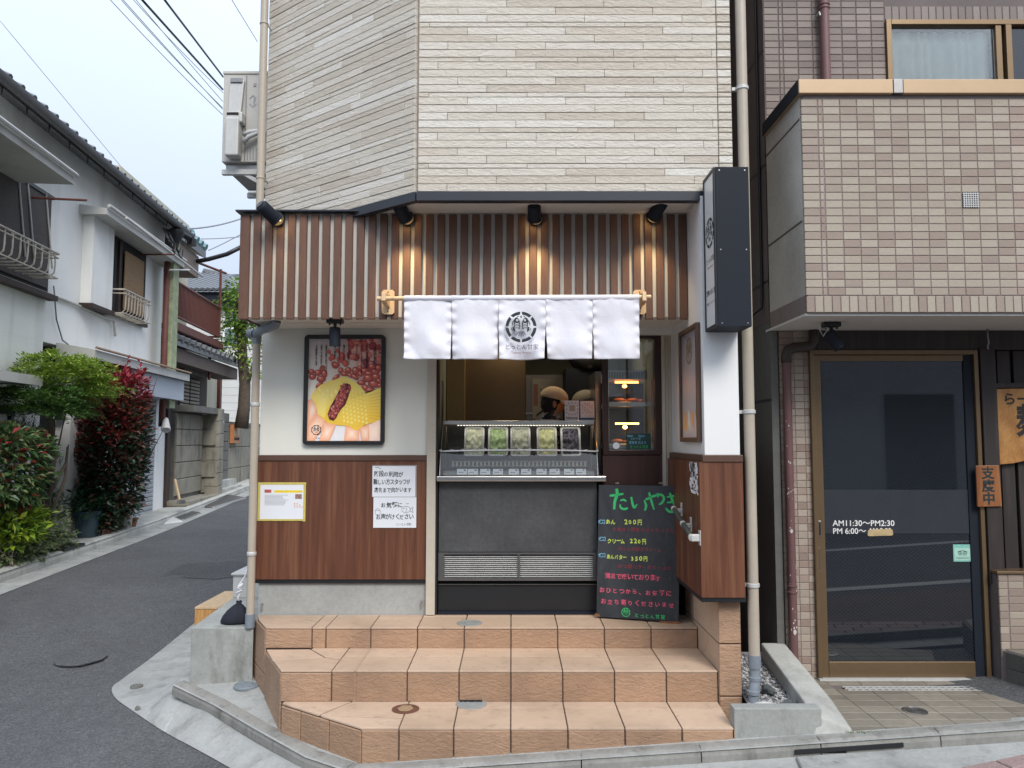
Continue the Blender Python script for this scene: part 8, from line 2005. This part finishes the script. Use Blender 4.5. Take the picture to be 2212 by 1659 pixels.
for k in range(n):
    xa = x0 - 1.2 + (x1 + 1.4 - x0) * k / n; ytop = FY + 3.9; zt_ = ridge.z - .05 - max(0, (xa - A_(450, 600, FY + 4).x)) * .10
    MB().tube([(xa, FY - .42, zev + .07), (xa, ytop, zt_ + .05)], .085, 6).build('roof_tile_row', M['roof_tile'], fh, smooth=True)
MB().tube([(A_(440, 594, FY + 4).x, FY + 4, ridge.z + .1), (A_(548, 614, FY + 4).x, FY + 4.0, A_(548, 614, FY + 4).z + .05)], .17, 8).build('ridge', M['roof_tile'], fh)
def fwin(pa, pya, pb, pyb):
    a, b = PY(pa, pya, FY + .3), PY(pb, pyb, FY + .3); w_ = MB().box(a.x, b.x, FY + .25, FY + .299, b.z, a.z).build('window', M['white_wall'], fh)
    MB().box(a.x + .08, b.x - .08, FY + .235, FY + .249, b.z + .08, (a.z + b.z) / 2 - .04).build('pane', plain('green_grey_pane', (.18, .26, .27), .15), w_); MB().box(a.x + .08, b.x - .08, FY + .235, FY + .249, (a.z + b.z) / 2 + .04, a.z - .08).build('pane', bpy.data.materials['green_grey_pane'], w_)
fwin(484, 668, 528, 750); fwin(425, 728, 470, 800)
mb_ = MB()
for k in range(40):
    z = H - 1 + k * .30
    if z < zev - .4: mb_.box(x0, x1 + 2, FY + .294, FY + .2995, z, z + .02)
mb_.build('siding_joint', M['galv'], fh)
# tree by the corner
tr_ = thing('street_tree', 'young pruned tree with fresh green leaves behind the left corner of the shop', 'tree', PY(525, 1050, 22))
Yt = 21.0; T_ = lambda px, py, Y=Yt: PY(px, py, Y)
MB().tube([T_(521, 925), T_(527, 880), T_(529, 830), T_(525, 790), T_(522, 740), T_(521, 700), T_(519, 655)], [.19, .165, .15, .135, .13, .115, .07], 10).build('trunk', M['bark'], tr_, smooth='full')
for pts_ in ([(527, 850), (538, 820), (548, 780)], [(521, 735), (510, 712), (506, 700)], [(522, 720), (532, 690), (536, 660)], [(520, 700), (515, 670), (508, 640)], [(524, 690), (524, 650), (527, 610)]):
    MB().tube([T_(*p) for p in pts_], [.09, .06, .03], 7).build('branch', M['bark'], tr_, smooth='full')
pts = []
for (cx, cy, r_, n_) in ((506, 668, .42, 240), (526, 630, .42, 260), (535, 680, .38, 200), (486, 730, .28, 120), (500, 745, .28, 120), (544, 720, .35, 170), (528, 700, .3, 110), (540, 760, .3, 120), (506, 690, .3, 120), (545, 800, .25, 80), (516, 645, .35, 150)):
    pts += volpts(T_(cx, cy), r_, r_, r_, n_, rr, .2, .5, cx)
leafy('crown', tr_, pts, (.055, .085), lambda p, r: r.choice([(.26, .40, .05), (.18, .32, .04), (.34, .46, .08), (.10, .20, .03)]), 41, 2.1, .0, .2, .2)
# wires
def wire(pts, r, label, mat='black', sag=0, name='overhead_wire', grp='overhead wires crossing the sky'):
    P_ = [PY(*p) for p in pts]
    if len(P_) == 2:
        a, b = P_; P_ = [a.lerp(b, k / 12) - UP * (sag * 4 * (k / 12) * (1 - k / 12)) for k in range(13)]
    o = MB().tube(P_, r, 6).build(name, M[mat], None, smooth='full'); tag(o, label, 'wire', grp)
M['wire_grey'] = plain('grey_wire', (.28, .30, .33), .6)
wire([(303, -5, 15), (481, 193, 20)], .026, 'thick black overhead wire, the second from the right above the outdoor unit', 'black', .0)
wire([(352, -5, 15), (482, 166, 20)], .024, 'black twisted overhead wire nearest the outdoor unit', 'black', .0)
wire([(234, -5, 17), (481, 248, 22)], .010, 'thin grey overhead wire, the lowest and leftmost of the bundle', 'wire_grey', .05)
wire([(258, -5, 17), (481, 233, 22)], .010, 'thin grey overhead wire, the left one of the close pair', 'wire_grey', .05)
wire([(262, -5, 17), (481, 236, 21)], .010, 'thin grey overhead wire, the right one of the close pair', 'wire_grey', .02)
wire([(284, -5, 17), (482, 200, 22)], .009, 'thin grey overhead wire just left of the thick black wire', 'wire_grey', .05)
wire([(290, -5, 17), (481, 219, 21)], .009, 'thin grey overhead wire crossing the close pair', 'wire_grey', .02)
wire([(498, -5, 17), (556, 90, 20)], .009, 'single thin wire crossing the sky right of the outdoor unit', 'wire_grey', .0)
wire([(0, 45, 30), (275, 376, 36)], .012, 'faint thin wire crossing the open sky above the tiled roof', plain('faint_wire', (.55, .6, .66), .6).name if False else 'wire_grey', .0)
wire([(410, 494, 18), (521, 472, 20)], .02, 'thin black wire from the white house eave to the shop corner', 'wire_grey', .05)
wire([(434, 516, 26), (522, 511, 26)], .015, 'thin level wire above the far roof, the upper one', 'wire_grey', .02)
wire([(450, 541, 26), (522, 505, 26)], .015, 'thin slanting wire above the far roof', 'wire_grey', .02)
wire([(424, 565, 19), (450, 560, 19), (490, 549, 19), (522, 533, 19)], .055, 'thick dark sheathed cable running from the cream house to the shop corner')
bpy.data.objects  # cables tangle at the eave
tg = thing('cable_tangle', 'tangle of black cables hanging under the eave at the far corner of the white house', 'cables', P(sE + .3, .3, zeave))
for k in range(6):
    a = HP(352 + k * 3, 492 + k * 2, .35); b = HP(366 + k * 6, 520 + k * 4, .5); m_ = a.lerp(b, .5) - UP * (.15 + .1 * (k % 3)) + HF.n * .1
    MB().tube([a, a.lerp(m_, .5) - UP * .05, m_, m_.lerp(b, .5) - UP * .03, b], .014, 6).build('cable', M['black'], tg, smooth='full')
# opposite buildings behind the camera, seen only in the glass door
oh = thing('opposite_building', 'grey building with dark openings across the road, mirrored in the glass door', 'building', (4, -6, H - 1.7))
M['opp_grey'] = plaster('opposite_grey_wall', (.50, .51, .53), .2); M['opp_pale'] = plaster('opposite_pale_wall', (.75, .75, .71), .2)
MB().box(2.6, 16, -14, -5.5, H - 2, H + 3.2).build('wall', M['opp_grey'], oh)
for x0_, x1_, z0_, z1_ in ((3.2, 4.6, H - 1.7, H + 1.4), (5.6, 6.3, H - .3, H + 1.5), (7.6, 9.0, H - 1.7, H + .9), (10.0, 11.4, H - 1.7, H + 1.2)): MB().box(x0_, x1_, -5.5, -5.46, z0_, z1_).build('opening', M['side_grey'], oh)
oh2 = thing('opposite_building', 'pale building with a small gabled porch across the road, mirrored in the glass door', 'building', (0, -6.5, H - 1.7))
MB().box(-7, 2.55, -15, -6.2, H - 2, H + 4.6).build('wall', M['opp_pale'], oh2)
for x0_, x1_, z0_, z1_ in ((.4, 1.2, H - .6, H + .9), (-2.4, -1, H - .6, H + .9), (.2, 2.2, H + 2, H + 3.2), (-5, -3.6, H + 1.9, H + 3.3)): MB().box(x0_, x1_, -6.2, -6.15, z0_, z1_).build('window', M['dark_in'], oh2)
m = MB(); m.add([(1.5, -6.2, H + .9), (2.4, -6.2, H + .9), (1.95, -6.2, H + 1.5), (1.5, -5.6, H + .9), (2.4, -5.6, H + .9), (1.95, -5.6, H + 1.5)], [(0, 2, 5, 3), (1, 4, 5, 2), (3, 5, 4)]); m.build('porch_roof', M['white_wall'], oh2)
